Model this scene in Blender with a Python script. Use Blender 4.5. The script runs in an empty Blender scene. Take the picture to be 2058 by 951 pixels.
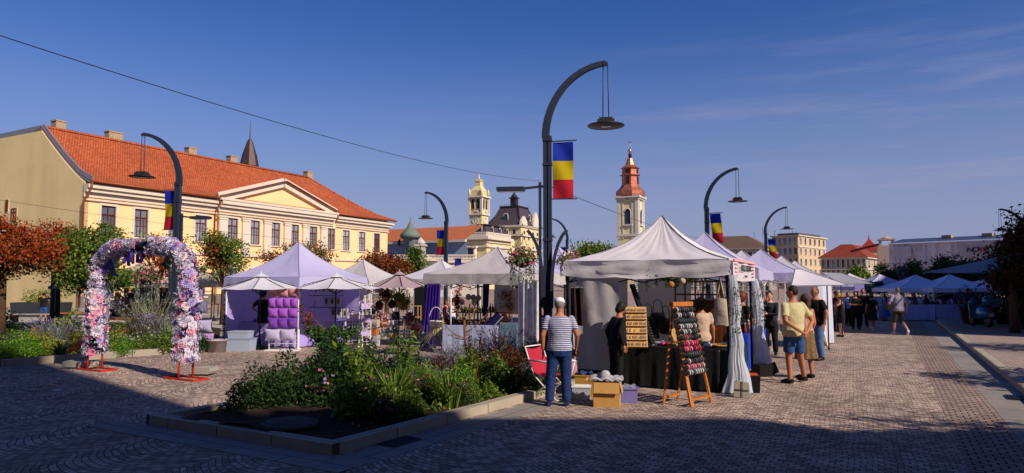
import bpy, math, random, bmesh
import numpy as np
from mathutils import Matrix, Vector, Euler
R = math.radians
random.seed(7); rng = np.random.default_rng(7)
sc = bpy.context.scene
COL = sc.collection
# ------------------------------------------------------------------ camera
FPX, CX, CY, CAMH = 1372.0, 1029.0, 475.5, 1.95
PITCH = math.atan((568 - CY) / FPX)
cam = bpy.data.cameras.new('camera'); camo = bpy.data.objects.new('camera', cam); COL.objects.link(camo)
cam.sensor_width = 36; cam.lens = 36 * FPX / 2058; cam.clip_end = 3000; cam.clip_start = .05
camo.location = (0, 0, CAMH); camo.rotation_euler = (R(90) + PITCH, 0, 0)
sc.camera = camo
# ------------------------------------------------------------------ light
SUN_EL, SUN_AZ = R(36), math.atan2(.735, -.68)      # azimuth from +Y towards +X
SUN_DIR = Vector((math.sin(SUN_AZ) * math.cos(SUN_EL), math.cos(SUN_AZ) * math.cos(SUN_EL), math.sin(SUN_EL)))
sd = bpy.data.lights.new('sun', 'SUN'); sd.energy = 5.0; sd.angle = R(.5); sd.color = (1, .87, .72)
so = bpy.data.objects.new('sun', sd); COL.objects.link(so)
so.rotation_euler = SUN_DIR.to_track_quat('Z', 'Y').to_euler(); so.location = (20, -20, 40)
W = bpy.data.worlds.new('World'); sc.world = W; W.use_nodes = True
nt = W.node_tree; nt.nodes.clear()
def nn(t, **k):
    n = nt.nodes.new(t)
    for a, b in k.items(): setattr(n, a, b)
    return n
sky = nn('ShaderNodeTexSky', sky_type='NISHITA', sun_disc=False, sun_elevation=SUN_EL, sun_rotation=SUN_AZ, altitude=200, air_density=1.0, dust_density=.25, ozone_density=3.5)
hs = nn('ShaderNodeHueSaturation'); hs.inputs['Saturation'].default_value = 1.3; hs.inputs['Hue'].default_value = .52
gm = nn('ShaderNodeGamma'); gm.inputs[1].default_value = 1.0
tc = nn('ShaderNodeTexCoord'); mp = nn('ShaderNodeMapping'); mp.inputs['Scale'].default_value = (1.4, 2.0, 17); mp.inputs['Rotation'].default_value = (0, R(-7), 0)
no = nn('ShaderNodeTexNoise'); no.inputs['Scale'].default_value = 2.1; no.inputs['Detail'].default_value = 7; no.inputs['Roughness'].default_value = .62
cr = nn('ShaderNodeValToRGB'); cr.color_ramp.elements[0].position = .50; cr.color_ramp.elements[1].position = .72
sp = nn('ShaderNodeSeparateXYZ')
el = nn('ShaderNodeMapRange'); el.inputs[1].default_value = .36; el.inputs[2].default_value = .06; el.inputs[3].default_value = 0; el.inputs[4].default_value = 1
az = nn('ShaderNodeMapRange'); az.inputs[1].default_value = -.25; az.inputs[2].default_value = .55; az.inputs[3].default_value = .05; az.inputs[4].default_value = .75
m1 = nn('ShaderNodeMath', operation='MULTIPLY'); m2 = nn('ShaderNodeMath', operation='MULTIPLY')
mx = nn('ShaderNodeMixRGB'); mx.inputs[2].default_value = (4.6, 4.2, 5.6, 1)
bg = nn('ShaderNodeBackground'); bg.inputs[1].default_value = .084
ow = nn('ShaderNodeOutputWorld')
L = nt.links.new
L(tc.outputs['Generated'], mp.inputs[0]); L(mp.outputs[0], no.inputs[0]); L(no.outputs[0], cr.inputs[0])
L(tc.outputs['Generated'], sp.inputs[0]); L(sp.outputs[2], el.inputs[0]); L(sp.outputs[0], az.inputs[0])
L(el.outputs[0], m1.inputs[0]); L(az.outputs[0], m1.inputs[1]); L(m1.outputs[0], m2.inputs[0]); L(cr.outputs[0], m2.inputs[1])
L(sky.outputs[0], hs.inputs['Color']); L(hs.outputs[0], gm.inputs[0]); L(gm.outputs[0], mx.inputs[1]); L(m2.outputs[0], mx.inputs[0])
hz = nn('ShaderNodeMapRange', interpolation_type='SMOOTHSTEP'); hz.inputs[1].default_value = .37; hz.inputs[2].default_value = .0; hz.inputs[3].default_value = 0; hz.inputs[4].default_value = .85
mh = nn('ShaderNodeMixRGB'); mh.inputs[2].default_value = (2.7, 2.85, 4.9, 1)
L(sp.outputs[2], hz.inputs[0]); L(hz.outputs[0], mh.inputs[0]); L(mx.outputs[0], mh.inputs[1]); L(mh.outputs[0], bg.inputs[0]); L(bg.outputs[0], ow.inputs[0])
sc.view_settings.view_transform = 'Standard'; sc.view_settings.look = 'None'; sc.view_settings.gamma = 1
sc.view_settings.exposure = 0.2
sc.cycles.use_denoising = True
sc.cycles.max_bounces = 6; sc.cycles.transparent_max_bounces = 8
# ------------------------------------------------------------------ pixel <-> world (photo pixels, real distances)
def ray(px, py):
    x = (px - CX) / FPX; y = -(py - CY) / FPX
    return Vector((x, math.cos(PITCH) - y * math.sin(PITCH), math.sin(PITCH) + y * math.cos(PITCH)))
def at(px, py, Y):
    r = ray(px, py); k = Y / r.y
    return Vector((r.x * k, Y, CAMH + r.z * k))
def gp(px, py, z=0.0):
    r = ray(px, py); k = (z - CAMH) / r.z
    return Vector((r.x * k, r.y * k, z))
A = R(26.5)
SA, CA = math.sin(A), math.cos(A)
DV = Vector((SA, CA, 0)); NV = Vector((CA, -SA, 0))     # along the promenade / across it to the right
RZ = -A
def on_line(P0, D, px, z=4.0):
    """distance t along P0 + t*D at which the point (height z) is seen in column px"""
    k = (px - CX) / FPX
    # X = k * depth ; depth = Y cosP + (z-h) sinP
    c = (z - CAMH) * math.sin(PITCH)
    return (k * (P0.y * math.cos(PITCH) + c) - P0.x) / (D.x - k * D.y * math.cos(PITCH))
# ------------------------------------------------------------------ objects
def tag(o, label=None, cat=None, group=None, kind=None):
    if label: o['label'] = label
    if cat: o['category'] = cat
    if group: o['group'] = group
    if kind: o['kind'] = kind
    return o
def thing(name, label, cat, loc=(0, 0, 0), rz=0.0, group=None):
    o = bpy.data.objects.new(name, None); COL.objects.link(o); o.empty_display_size = .2
    o.location = loc; o.rotation_euler = (0, 0, rz)
    return tag(o, label, cat, group)
class MB:
    def __init__(s): s.v = []; s.f = []; s.m = []; s.s = []
    def add(s, vs, fs, mi=0, smooth=False):
        b = len(s.v); s.v += [tuple(p) for p in vs]
        for f in fs: s.f.append(tuple(b + i for i in f)); s.m.append(mi); s.s.append(smooth)
        return s
    def box(s, c, d, rz=0, mi=0, mat=None):
        hx, hy, hz = d[0] / 2, d[1] / 2, d[2] / 2
        m = mat or (Matrix.Translation(c) @ Matrix.Rotation(rz, 4, 'Z'))
        vs = [m @ Vector((x * hx, y * hy, z * hz)) for z in (-1, 1) for y in (-1, 1) for x in (-1, 1)]
        return s.add(vs, [(0, 2, 3, 1), (4, 5, 7, 6), (0, 1, 5, 4), (2, 6, 7, 3), (0, 4, 6, 2), (1, 3, 7, 5)], mi)
    def bar(s, a, b, w, h=None, mi=0, up=(0, 0, 1)):
        a = Vector(a); b = Vector(b); h = h or w; d = b - a; L_ = d.length
        if L_ < 1e-6: return s
        z = d.normalized(); u = Vector(up)
        if abs(z.dot(u)) > .98: u = Vector((1, 0, 0))
        x = u.cross(z).normalized(); y = z.cross(x)
        m = Matrix((x, y, z)).transposed().to_4x4(); m.translation = (a + b) / 2
        return s.box(None, (w, h, L_), mat=m, mi=mi)
    def tube(s, pts, r, n=8, mi=0, caps=True, smooth=True, flat=1.0):
        pts = [Vector(p) for p in pts]; k = len(pts)
        rs = r if isinstance(r, (list, tuple)) else [r] * k
        vs = []; fs = []; x = None
        for i, p in enumerate(pts):
            d = (pts[min(i + 1, k - 1)] - pts[max(i - 1, 0)]).normalized()
            if x is None:
                x = d.orthogonal().normalized()
            x = (x - d * x.dot(d)); x = x.normalized() if x.length > 1e-5 else d.orthogonal().normalized()
            y = d.cross(x)
            for j in range(n):
                t = 2 * math.pi * j / n
                vs.append(p + (x * math.cos(t) + y * math.sin(t) * flat) * rs[i])
        for i in range(k - 1):
            for j in range(n):
                j2 = (j + 1) % n
                fs.append((i * n + j, i * n + j2, (i + 1) * n + j2, (i + 1) * n + j))
        s.add(vs, fs, mi, smooth)
        if caps:
            b = len(s.v) - len(vs)
            s.f.append(tuple(b + j for j in reversed(range(n)))); s.m.append(mi); s.s.append(False)
            s.f.append(tuple(b + (k - 1) * n + j for j in range(n))); s.m.append(mi); s.s.append(False)
        return s
    def loft(s, rings, n=16, mi=0, smooth=True):
        """rings: (centre, rx, ry [, rotation]) horizontal ellipses, closed ends"""
        vs = []; fs = []
        for rg in rings:
            c = Vector(rg[0]); ro = rg[3] if len(rg) > 3 else 0
            for j in range(n):
                t = 2 * math.pi * j / n; x = rg[1] * math.cos(t); y = rg[2] * math.sin(t)
                vs.append(c + Vector((x * math.cos(ro) - y * math.sin(ro), x * math.sin(ro) + y * math.cos(ro), 0)))
        k = len(rings)
        for i in range(k - 1):
            for j in range(n):
                j2 = (j + 1) % n
                fs.append((i * n + j, i * n + j2, (i + 1) * n + j2, (i + 1) * n + j))
        s.add(vs, fs, mi, smooth)
        b = len(s.v) - len(vs)
        s.f.append(tuple(b + j for j in reversed(range(n)))); s.m.append(mi); s.s.append(False)
        s.f.append(tuple(b + (k - 1) * n + j for j in range(n))); s.m.append(mi); s.s.append(False)
        return s
    def lathe(s, prof, c=(0, 0, 0), n=16, mi=0, smooth=True, rot=0, sx=1, sy=1):
        c = Vector(c); vs = []; fs = []
        for r, z in prof:
            for j in range(n):
                t = 2 * math.pi * j / n + rot
                vs.append(c + Vector((r * math.cos(t) * sx, r * math.sin(t) * sy, z)))
        for i in range(len(prof) - 1):
            for j in range(n):
                j2 = (j + 1) % n
                fs.append((i * n + j, i * n + j2, (i + 1) * n + j2, (i + 1) * n + j))
        s.add(vs, fs, mi, smooth)
        b = len(s.v) - len(vs); k = len(prof)
        if prof[0][0] > 1e-4: s.f.append(tuple(b + j for j in reversed(range(n)))); s.m.append(mi); s.s.append(False)
        if prof[-1][0] > 1e-4: s.f.append(tuple(b + (k - 1) * n + j for j in range(n))); s.m.append(mi); s.s.append(False)
        return s
    def ell(s, c, r, n=12, k=8, mi=0, mat=None):
        vs = []; fs = []; c = Vector(c)
        for i in range(k + 1):
            ph = math.pi * i / k
            for j in range(n):
                t = 2 * math.pi * j / n
                p = Vector((math.sin(ph) * math.cos(t) * r[0], math.sin(ph) * math.sin(t) * r[1], -math.cos(ph) * r[2]))
                if mat: p = mat @ p
                vs.append(c + p)
        for i in range(k):
            for j in range(n):
                j2 = (j + 1) % n
                fs.append((i * n + j, i * n + j2, (i + 1) * n + j2, (i + 1) * n + j))
        return s.add(vs, fs, mi, True)
    def prism(s, poly, ext, mi=0):
        ext = Vector(ext); n = len(poly); p = [Vector(q) for q in poly]
        vs = p + [q + ext for q in p]
        fs = [tuple(reversed(range(n))), tuple(range(n, 2 * n))] + [(i, (i + 1) % n, n + (i + 1) % n, n + i) for i in range(n)]
        return s.add(vs, fs, mi)
    def quad(s, *p, mi=0): return s.add(p, [tuple(range(len(p)))], mi)
    def grid(s, fn, nu, nv, mi=0, smooth=True):
        vs = [fn(i / nu, j / nv) for j in range(nv + 1) for i in range(nu + 1)]
        fs = [(j * (nu + 1) + i, j * (nu + 1) + i + 1, (j + 1) * (nu + 1) + i + 1, (j + 1) * (nu + 1) + i) for j in range(nv) for i in range(nu)]
        return s.add(vs, fs, mi, smooth)
    def mesh(s, name, mats):
        me = bpy.data.meshes.new(name); me.from_pydata(s.v, [], s.f)
        for m in (mats if isinstance(mats, (list, tuple)) else [mats]): me.materials.append(m)
        me.polygons.foreach_set('material_index', s.m); me.polygons.foreach_set('use_smooth', s.s)
        me.update(); return me
    def build(s, name, mats, parent=None, loc=(0, 0, 0), rz=0):
        return link(name, s.mesh(name, mats), parent, loc, rz)
def link(name, me, parent=None, loc=(0, 0, 0), rz=0, scale=None):
    o = bpy.data.objects.new(name, me); COL.objects.link(o); o.location = loc; o.rotation_euler = (0, 0, rz)
    if scale: o.scale = scale if isinstance(scale, tuple) else (scale,) * 3
    if parent: o.parent = parent
    return o
def struct(name, mb, mats, loc=(0, 0, 0), rz=0):
    o = mb.build(name, mats, None, loc, rz); o['kind'] = 'structure'; return o
def kids(o): return [c for c in COL.objects if c.parent == o]
def copy_tree(o, parent=None, ch=None):
    if ch is None:
        ch = {}
        for c in COL.objects:
            if c.parent: ch.setdefault(c.parent.name, []).append(c)
    c = o.copy(); COL.objects.link(c)
    if parent: c.parent = parent
    for k in ch.get(o.name, []): copy_tree(k, c, ch)
    return c
def clone(o, loc, rz=0, label=None, group=None, scale=None):
    c = copy_tree(o); c.location = loc; c.rotation_euler = (0, 0, rz)
    if scale: c.scale = (scale,) * 3
    if label: c['label'] = label
    if group: c['group'] = group
    return c
def remesh(mb, vox, smooth=2, extra=None, name='m', mats=None, sm=.5):
    me = mb.mesh('tmp', []) if False else mb.mesh('tmp', [MAT0])
    o = bpy.data.objects.new('tmp', me); COL.objects.link(o)
    r = o.modifiers.new('r', 'REMESH'); r.mode = 'VOXEL'; r.voxel_size = vox; r.use_smooth_shade = True
    if smooth: q = o.modifiers.new('s', 'SMOOTH'); q.iterations = smooth; q.factor = sm
    dg = bpy.context.evaluated_depsgraph_get()
    m2_ = bpy.data.meshes.new_from_object(o.evaluated_get(dg)); m2_.name = name
    bpy.data.objects.remove(o); bpy.data.meshes.remove(me)
    if extra is not None and extra.v:
        bm = bmesh.new(); bm.from_mesh(m2_); e = extra.mesh('e', [MAT0]); bm.from_mesh(e); bm.to_mesh(m2_); bm.free(); bpy.data.meshes.remove(e)
        m2_.polygons.foreach_set('use_smooth', [True] * len(m2_.polygons))
    m2_.materials.clear()
    for m in (mats if isinstance(mats, (list, tuple)) else [mats]): m2_.materials.append(m)
    return m2_
def npmesh(name, V, F, mats, mi=None):
    me = bpy.data.meshes.new(name); V = np.asarray(V, dtype=np.float32); F = np.asarray(F, dtype=np.int32)
    me.vertices.add(len(V)); me.vertices.foreach_set('co', V.ravel())
    me.loops.add(F.size); me.loops.foreach_set('vertex_index', F.ravel())
    me.polygons.add(len(F)); me.polygons.foreach_set('loop_start', np.arange(len(F), dtype=np.int32) * F.shape[1])
    for m in (mats if isinstance(mats, (list, tuple)) else [mats]): me.materials.append(m)
    if mi is not None: me.polygons.foreach_set('material_index', np.asarray(mi, dtype=np.int32))
    me.update(calc_edges=True); me.validate(); return me
# ------------------------------------------------------------------ materials
def lin(c):
    if isinstance(c, str):
        c = c.lstrip('#'); c = [int(c[i:i + 2], 16) / 255 for i in (0, 2, 4)]
        c = [x / 12.92 if x <= .04045 else ((x + .055) / 1.055) ** 2.4 for x in c]
    return (c[0], c[1], c[2], 1)
_mats = {}
def M(name, col='808080', rough=.75, var=None, bump=None, metal=0, isl=None, transl=0, spec=.3, coords='Object', emit=None, streak=None, alpha=None):
    if name in _mats: return _mats[name]
    m = bpy.data.materials.new(name); _mats[name] = m; m.use_nodes = True
    t = m.node_tree; N = t.nodes; K = t.links.new; b = N['Principled BSDF']; out = N['Material Output']
    b.inputs['Roughness'].default_value = rough; b.inputs['Metallic'].default_value = metal
    b.inputs['Specular IOR Level'].default_value = spec
    c = lin(col); b.inputs['Base Color'].default_value = c; src = None
    co = N.new('ShaderNodeTexCoord')
    if isl:
        g = N.new('ShaderNodeNewGeometry'); rp = N.new('ShaderNodeValToRGB'); K(g.outputs['Random Per Island'], rp.inputs[0])
        e = rp.color_ramp.elements
        while len(e) < len(isl): e.new(.5)
        for i, q in enumerate(isl): e[i].position = i / len(isl); e[i].color = lin(q)
        rp.color_ramp.interpolation = 'LINEAR'; src = rp.outputs[0]
    if var:
        no_ = N.new('ShaderNodeTexNoise'); no_.inputs['Scale'].default_value = var[0]; no_.inputs['Detail'].default_value = 6; no_.inputs['Roughness'].default_value = .65
        K(co.outputs[coords], no_.inputs[0])
        mr = N.new('ShaderNodeMapRange'); mr.inputs[1].default_value = .25; mr.inputs[2].default_value = .75; mr.inputs[3].default_value = 1 - var[1]; mr.inputs[4].default_value = 1 + var[1]
        K(no_.outputs[0], mr.inputs[0])
        mm = N.new('ShaderNodeMixRGB'); mm.blend_type = 'MULTIPLY'; mm.inputs[0].default_value = 1
        if src: K(src, mm.inputs[1])
        else: mm.inputs[1].default_value = c
        K(mr.outputs[0], mm.inputs[2]); src = mm.outputs[0]
    if streak:   # rain streaks / grime: (scale, amount)
        mp_ = N.new('ShaderNodeMapping'); mp_.inputs['Scale'].default_value = (1, 1, .12); K(co.outputs['Object'], mp_.inputs[0])
        n2 = N.new('ShaderNodeTexNoise'); n2.inputs['Scale'].default_value = streak[0]; n2.inputs['Detail'].default_value = 5; K(mp_.outputs[0], n2.inputs[0])
        mr2 = N.new('ShaderNodeMapRange'); mr2.inputs[1].default_value = .45; mr2.inputs[2].default_value = .75; mr2.inputs[3].default_value = 1; mr2.inputs[4].default_value = 1 - streak[1]; K(n2.outputs[0], mr2.inputs[0])
        m3 = N.new('ShaderNodeMixRGB'); m3.blend_type = 'MULTIPLY'; m3.inputs[0].default_value = 1
        if src: K(src, m3.inputs[1])
        else: m3.inputs[1].default_value = c
        K(mr2.outputs[0], m3.inputs[2]); src = m3.outputs[0]
    if src: K(src, b.inputs['Base Color'])
    if bump:
        nb = N.new('ShaderNodeTexNoise'); nb.inputs['Scale'].default_value = bump[0]; nb.inputs['Detail'].default_value = 4; K(co.outputs[coords], nb.inputs[0])
        bp = N.new('ShaderNodeBump'); bp.inputs['Strength'].default_value = bump[1]; bp.inputs['Distance'].default_value = bump[2] if len(bump) > 2 else .02
        K(nb.outputs[0], bp.inputs['Height']); K(bp.outputs[0], b.inputs['Normal'])
    if emit: b.inputs['Emission Color'].default_value = lin(emit[0]); b.inputs['Emission Strength'].default_value = emit[1]
    last = b.outputs[0]
    if transl:
        tr = N.new('ShaderNodeBsdfTranslucent'); tr.inputs[0].default_value = c
        if src: K(src, tr.inputs[0])
        ms = N.new('ShaderNodeMixShader'); ms.inputs[0].default_value = transl; K(b.outputs[0], ms.inputs[1]); K(tr.outputs[0], ms.inputs[2]); last = ms.outputs[0]
        K(last, out.inputs[0])
    if alpha is not None:
        tp = N.new('ShaderNodeBsdfTransparent'); ma = N.new('ShaderNodeMixShader'); ma.inputs[0].default_value = alpha
        K(tp.outputs[0], ma.inputs[1]); K(last, ma.inputs[2]); K(ma.outputs[0], out.inputs[0])
    return m
MAT0 = M('plain')
def nodes(m): return m.node_tree.nodes, m.node_tree.links.new, m.node_tree.nodes['Principled BSDF']
def brickmat(name, c1, c2, cm, scale_w, scale_h, mortar, rough=.85, bump=.4, arcs=None, var=(.4, .15), bias=0, offset=.5, axes=None, msm=.1):
    m = M(name, rough=rough); N, K, b = nodes(m)
    co = N.new('ShaderNodeTexCoord'); src = co.outputs['Object']
    if arcs or axes:
        s = N.new('ShaderNodeSeparateXYZ'); K(src, s.inputs[0]); cb = N.new('ShaderNodeCombineXYZ')
    if axes:   # which object axes become (u, v)
        K(s.outputs[axes[0]], cb.inputs[0]); K(s.outputs[axes[1]], cb.inputs[1]); src = cb.outputs[0]
    if arcs:
        wv, rise = arcs
        def ma(op, a, bb=None, cc=None):
            n = N.new('ShaderNodeMath'); n.operation = op
            for i, q in enumerate((a, bb, cc)):
                if q is None: continue
                if isinstance(q, (int, float)): n.inputs[i].default_value = q
                else: K(q, n.inputs[i])
            return n.outputs[0]
        xm = ma('FLOORED_MODULO', s.outputs[0], wv); xl = ma('SUBTRACT', xm, wv / 2); x2 = ma('MULTIPLY', xl, xl)
        # a little wobble so that the rows are hand laid
        nw = N.new('ShaderNodeTexNoise'); nw.inputs['Scale'].default_value = 1.7; nw.inputs['Detail'].default_value = 3; K(co.outputs['Object'], nw.inputs[0])
        wob = ma('MULTIPLY', nw.outputs[0], .11)
        yy = ma('ADD', ma('ADD', s.outputs[1], ma('MULTIPLY', x2, -rise / (wv / 2) ** 2)), wob)
        K(ma('ADD', s.outputs[0], wob), cb.inputs[0]); K(yy, cb.inputs[1]); src = cb.outputs[0]
    bt = N.new('ShaderNodeTexBrick'); K(src, bt.inputs['Vector']); bt.offset = offset
    bt.inputs['Color1'].default_value = lin(c1); bt.inputs['Color2'].default_value = lin(c2); bt.inputs['Mortar'].default_value = lin(cm)
    bt.inputs['Scale'].default_value = 1; bt.inputs['Brick Width'].default_value = scale_w; bt.inputs['Row Height'].default_value = scale_h
    bt.inputs['Mortar Size'].default_value = mortar; bt.inputs['Mortar Smooth'].default_value = msm; bt.inputs['Bias'].default_value = bias
    no_ = N.new('ShaderNodeTexNoise'); no_.inputs['Scale'].default_value = var[0]; no_.inputs['Detail'].default_value = 10; no_.inputs['Roughness'].default_value = .68; K(co.outputs['Object'], no_.inputs[0])
    mr = N.new('ShaderNodeMapRange'); mr.inputs[1].default_value = .3; mr.inputs[2].default_value = .7; mr.inputs[3].default_value = 1 - var[1]; mr.inputs[4].default_value = 1 + var[1]; K(no_.outputs[0], mr.inputs[0])
    mm = N.new('ShaderNodeMixRGB'); mm.blend_type = 'MULTIPLY'; mm.inputs[0].default_value = 1; K(bt.outputs['Color'], mm.inputs[1]); K(mr.outputs[0], mm.inputs[2]); K(mm.outputs[0], b.inputs['Base Color'])
    n3 = N.new('ShaderNodeTexNoise'); n3.inputs['Scale'].default_value = 14; n3.inputs['Detail'].default_value = 4; K(co.outputs['Object'], n3.inputs[0])
    ad = N.new('ShaderNodeMath'); ad.operation = 'MULTIPLY_ADD'; K(bt.outputs['Fac'], ad.inputs[0]); ad.inputs[1].default_value = -1; K(n3.outputs[0], ad.inputs[2])
    bp = N.new('ShaderNodeBump'); bp.inputs['Strength'].default_value = bump; bp.inputs['Distance'].default_value = .012; K(ad.outputs[0], bp.inputs['Height']); K(bp.outputs[0], b.inputs['Normal'])
    return m
def stripemat(name, cols, axis, period, phase=0, rough=.8, bump=None, soft=0, duty=None, coords='Object', transl=0):
    """cols: repeated bands along one object axis (duty: band ends 0..1)"""
    m = M(name, rough=rough, bump=bump, transl=transl, var=(1, 0.001)); N, K, b = nodes(m)
    co = N.new('ShaderNodeTexCoord'); s = N.new('ShaderNodeSeparateXYZ'); K(co.outputs[coords], s.inputs[0])
    a1 = N.new('ShaderNodeMath'); a1.operation = 'MULTIPLY_ADD'; K(s.outputs[axis], a1.inputs[0]); a1.inputs[1].default_value = 1 / period; a1.inputs[2].default_value = phase + 50
    a2 = N.new('ShaderNodeMath'); a2.operation = 'FRACT'; K(a1.outputs[0], a2.inputs[0])
    rp = N.new('ShaderNodeValToRGB'); rp.color_ramp.interpolation = 'CONSTANT'; e = rp.color_ramp.elements
    while len(e) < len(cols): e.new(.5)
    for i, q in enumerate(cols): e[i].position = (duty[i] if duty else i / len(cols)); e[i].color = lin(q)
    K(a2.outputs[0], rp.inputs[0])
    for n in N:
        if n.type == 'MIX_RGB': K(rp.outputs[0], n.inputs[1])
    return m
DARKMETAL = M('dark_metal', '343c50', rough=.45, metal=.3, var=(6, .15))
BLACKMETAL = M('black_metal', '101216', rough=.5)
WHITEMETAL = M('white_metal', 'd8d8d8', rough=.4)
GREYMETAL = M('grey_metal', '8a8d92', rough=.4, metal=.5)
WOOD = M('pine_wood', 'b0692a', rough=.6, var=(9, .25), streak=(20, .3))
DARKWOOD = M('dark_wood', '5a2c14', rough=.55, var=(9, .25))
PALEWOOD = M('pale_wood', 'c59a62', rough=.7, var=(12, .2))
CONCRETE = M('concrete', '9a948a', rough=.9, var=(5, .18), bump=(40, .3))
CARD = M('cardboard', 'b58a4e', rough=.9, var=(4, .14))
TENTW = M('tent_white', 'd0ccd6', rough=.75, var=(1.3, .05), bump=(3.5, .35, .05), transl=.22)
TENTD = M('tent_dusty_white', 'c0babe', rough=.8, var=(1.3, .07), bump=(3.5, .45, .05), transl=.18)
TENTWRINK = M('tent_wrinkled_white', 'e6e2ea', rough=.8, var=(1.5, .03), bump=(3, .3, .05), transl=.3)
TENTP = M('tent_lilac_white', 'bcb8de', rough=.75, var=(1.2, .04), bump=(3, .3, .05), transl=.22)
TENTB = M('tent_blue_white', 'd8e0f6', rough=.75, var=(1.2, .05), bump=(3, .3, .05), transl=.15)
CANVASBEIGE = M('umbrella_beige', 'c4b59e', rough=.8, var=(2, .08), transl=.2)
CANVASTAUPE = M('umbrella_taupe', 'a8929a', rough=.8, var=(2, .06), transl=.2)
CANVASWHITE = M('umbrella_white', 'd6d4e0', rough=.8, var=(2, .05), transl=.25)
CANVASGREY = M('umbrella_grey', '8a8c98', rough=.8, var=(2, .06), transl=.12)
PURPLEWALL = M('purple_wall', 'c4b0f4', rough=.8, var=(2, .06), bump=(5, .3, .03), transl=.4)
SKIN = M('skin', 'a86c52', rough=.55, var=(20, .06)); SKINP = M('pale_skin', 'c09080', rough=.55, var=(20, .05))
PLAST = M('clear_plastic', 'c8cad4', rough=.3, transl=.4, var=(9, .15))
BLACKCLOTH = M('black_cloth', '0b0c10', rough=.9, var=(4, .3), bump=(6, .4, .03))
TEALCLOTH = M('teal_cloth', '0d3038', rough=.85, var=(4, .2), bump=(6, .4, .03))
BLUECLOTH = M('blue_cloth', '1636b0', rough=.7, var=(3, .15), bump=(6, .4, .03))
WHITECLOTH = M('white_cloth', 'c4c8dc', rough=.85, var=(3, .08), bump=(6, .5, .03), transl=.1)
GREYCLOTH = M('grey_blue_cloth', '8a90ae', rough=.85, var=(3, .08), bump=(5, .5, .03))
GLASS = M('window_glass', '1a2230', rough=.08, spec=.8, var=(.7, .4))
GLASSL = M('window_glass_curtained', '66758a', rough=.15, spec=.7, var=(1.2, .5))
_N, _K, _b = nodes(GLASSL); _oi = _N.new('ShaderNodeObjectInfo'); _rp = _N.new('ShaderNodeValToRGB'); _K(_oi.outputs['Random'], _rp.inputs[0]); _rp.color_ramp.elements[0].color = lin('2a3442'); _rp.color_ramp.elements[1].color = lin('a8aeb8')
for _n in _N:
    if _n.type == 'MIX_RGB': _K(_rp.outputs[0], _n.inputs[1])
# ------------------------------------------------------------------ leaves
def leafmat(name, cols, transl=.3):
    return M(name, isl=cols, rough=.6, transl=transl, spec=.25)
LG = leafmat('leaf_green', ['2f4a16', '55702a', '3a5a1c', '7d8c34'])
LDG = leafmat('leaf_dark_green', ['12240c', '22381a', '1a3010', '34501e'])
LRB = leafmat('leaf_rust', ['7a2c12', 'a8481c', '6a2414', 'b86a30', '8a3a18'])
LRD = leafmat('leaf_wine', ['4c1410', '8a2a1c', '5a3018', 'a04a28', '6e5a28'])
LYG = leafmat('leaf_yellow_green', ['5a7020', '8a9a30', '6e8428', 'a8a848'])
LYW = leafmat('leaf_ochre', ['a07830', 'c09a48', '8a6a28', 'b88a50'])
LGY = leafmat('leaf_grey_green', ['6a7460', '8a907c', '5a6650', '7a7a88'])
LBR = leafmat('leaf_bronze', ['3a140e', '5e2414', '2c1a10', '4a3018'])
LLAV = leafmat('lavender_flower', ['6a5a88', '8a7aa8', '584a78', '9a90a8'])
LPK = leafmat('petal_pink', ['c83a70', 'e06a98', 'b02858', 'e890b0'])
LWH = leafmat('petal_white', ['d8d4dc', 'e8e4ec', 'c8c0d0', 'e0d8e8'])
LRED = leafmat('petal_red', ['b01818', 'd03828', '8a1020', 'e05a3a'])
TRUNK = M('bark', '4a3628', rough=.95, var=(9, .35), bump=(25, .8, .03))
BARKW = M('bark_warm', '7a4a26', rough=.9, var=(12, .3), bump=(30, .6, .02))
SOIL = M('soil', '2c2118', rough=1, var=(3, .35), bump=(18, 1, .05))
def leaf_arrays(P, size, aspect=.5, up=0.0, droop=None):
    n = len(P); d = rng.normal(size=(n, 3)); d[:, 2] += up; d /= np.linalg.norm(d, axis=1)[:, None]
    q = rng.normal(size=(n, 3)); s = np.cross(d, q); s /= np.linalg.norm(s, axis=1)[:, None]
    sz = size * (0.6 + .8 * rng.random(n))[:, None]
    V = np.empty((n, 4, 3)); V[:, 0] = P - d * sz * .5; V[:, 1] = P + s * sz * aspect * .5; V[:, 2] = P + d * sz * .5; V[:, 3] = P - s * sz * aspect * .5
    return V.reshape(-1, 3)
def quads(n): return np.arange(n * 4).reshape(-1, 4)
def leafmesh(name, P, size, mats, aspect=.5, up=0.0, mi=None):
    V = leaf_arrays(np.asarray(P), size, aspect, up); return npmesh(name, V, quads(len(P)), mats, mi)
def clumps(ells, nclump, per, cr, shell=.55):
    """leaf positions in clumps spread through ellipsoids [(cx,cy,cz,rx,ry,rz)]"""
    out = []; cs = []
    vol = np.array([e[3] * e[4] * e[5] for e in ells]); pr = vol / vol.sum()
    for _ in range(nclump):
        e = ells[rng.choice(len(ells), p=pr)]
        d = rng.normal(size=3); d /= np.linalg.norm(d); r = shell + (1 - shell) * rng.random() ** .6 if rng.random() < .8 else rng.random()
        c = np.array(e[:3]) + d * r * np.array(e[3:]); cs.append(c)
        k = int(per * (0.6 + .8 * rng.random()))
        out.append(c + rng.normal(size=(k, 3)) * cr * (.7 + .6 * rng.random()) * np.array([1, 1, .75]))
    return np.concatenate(out), cs
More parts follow.
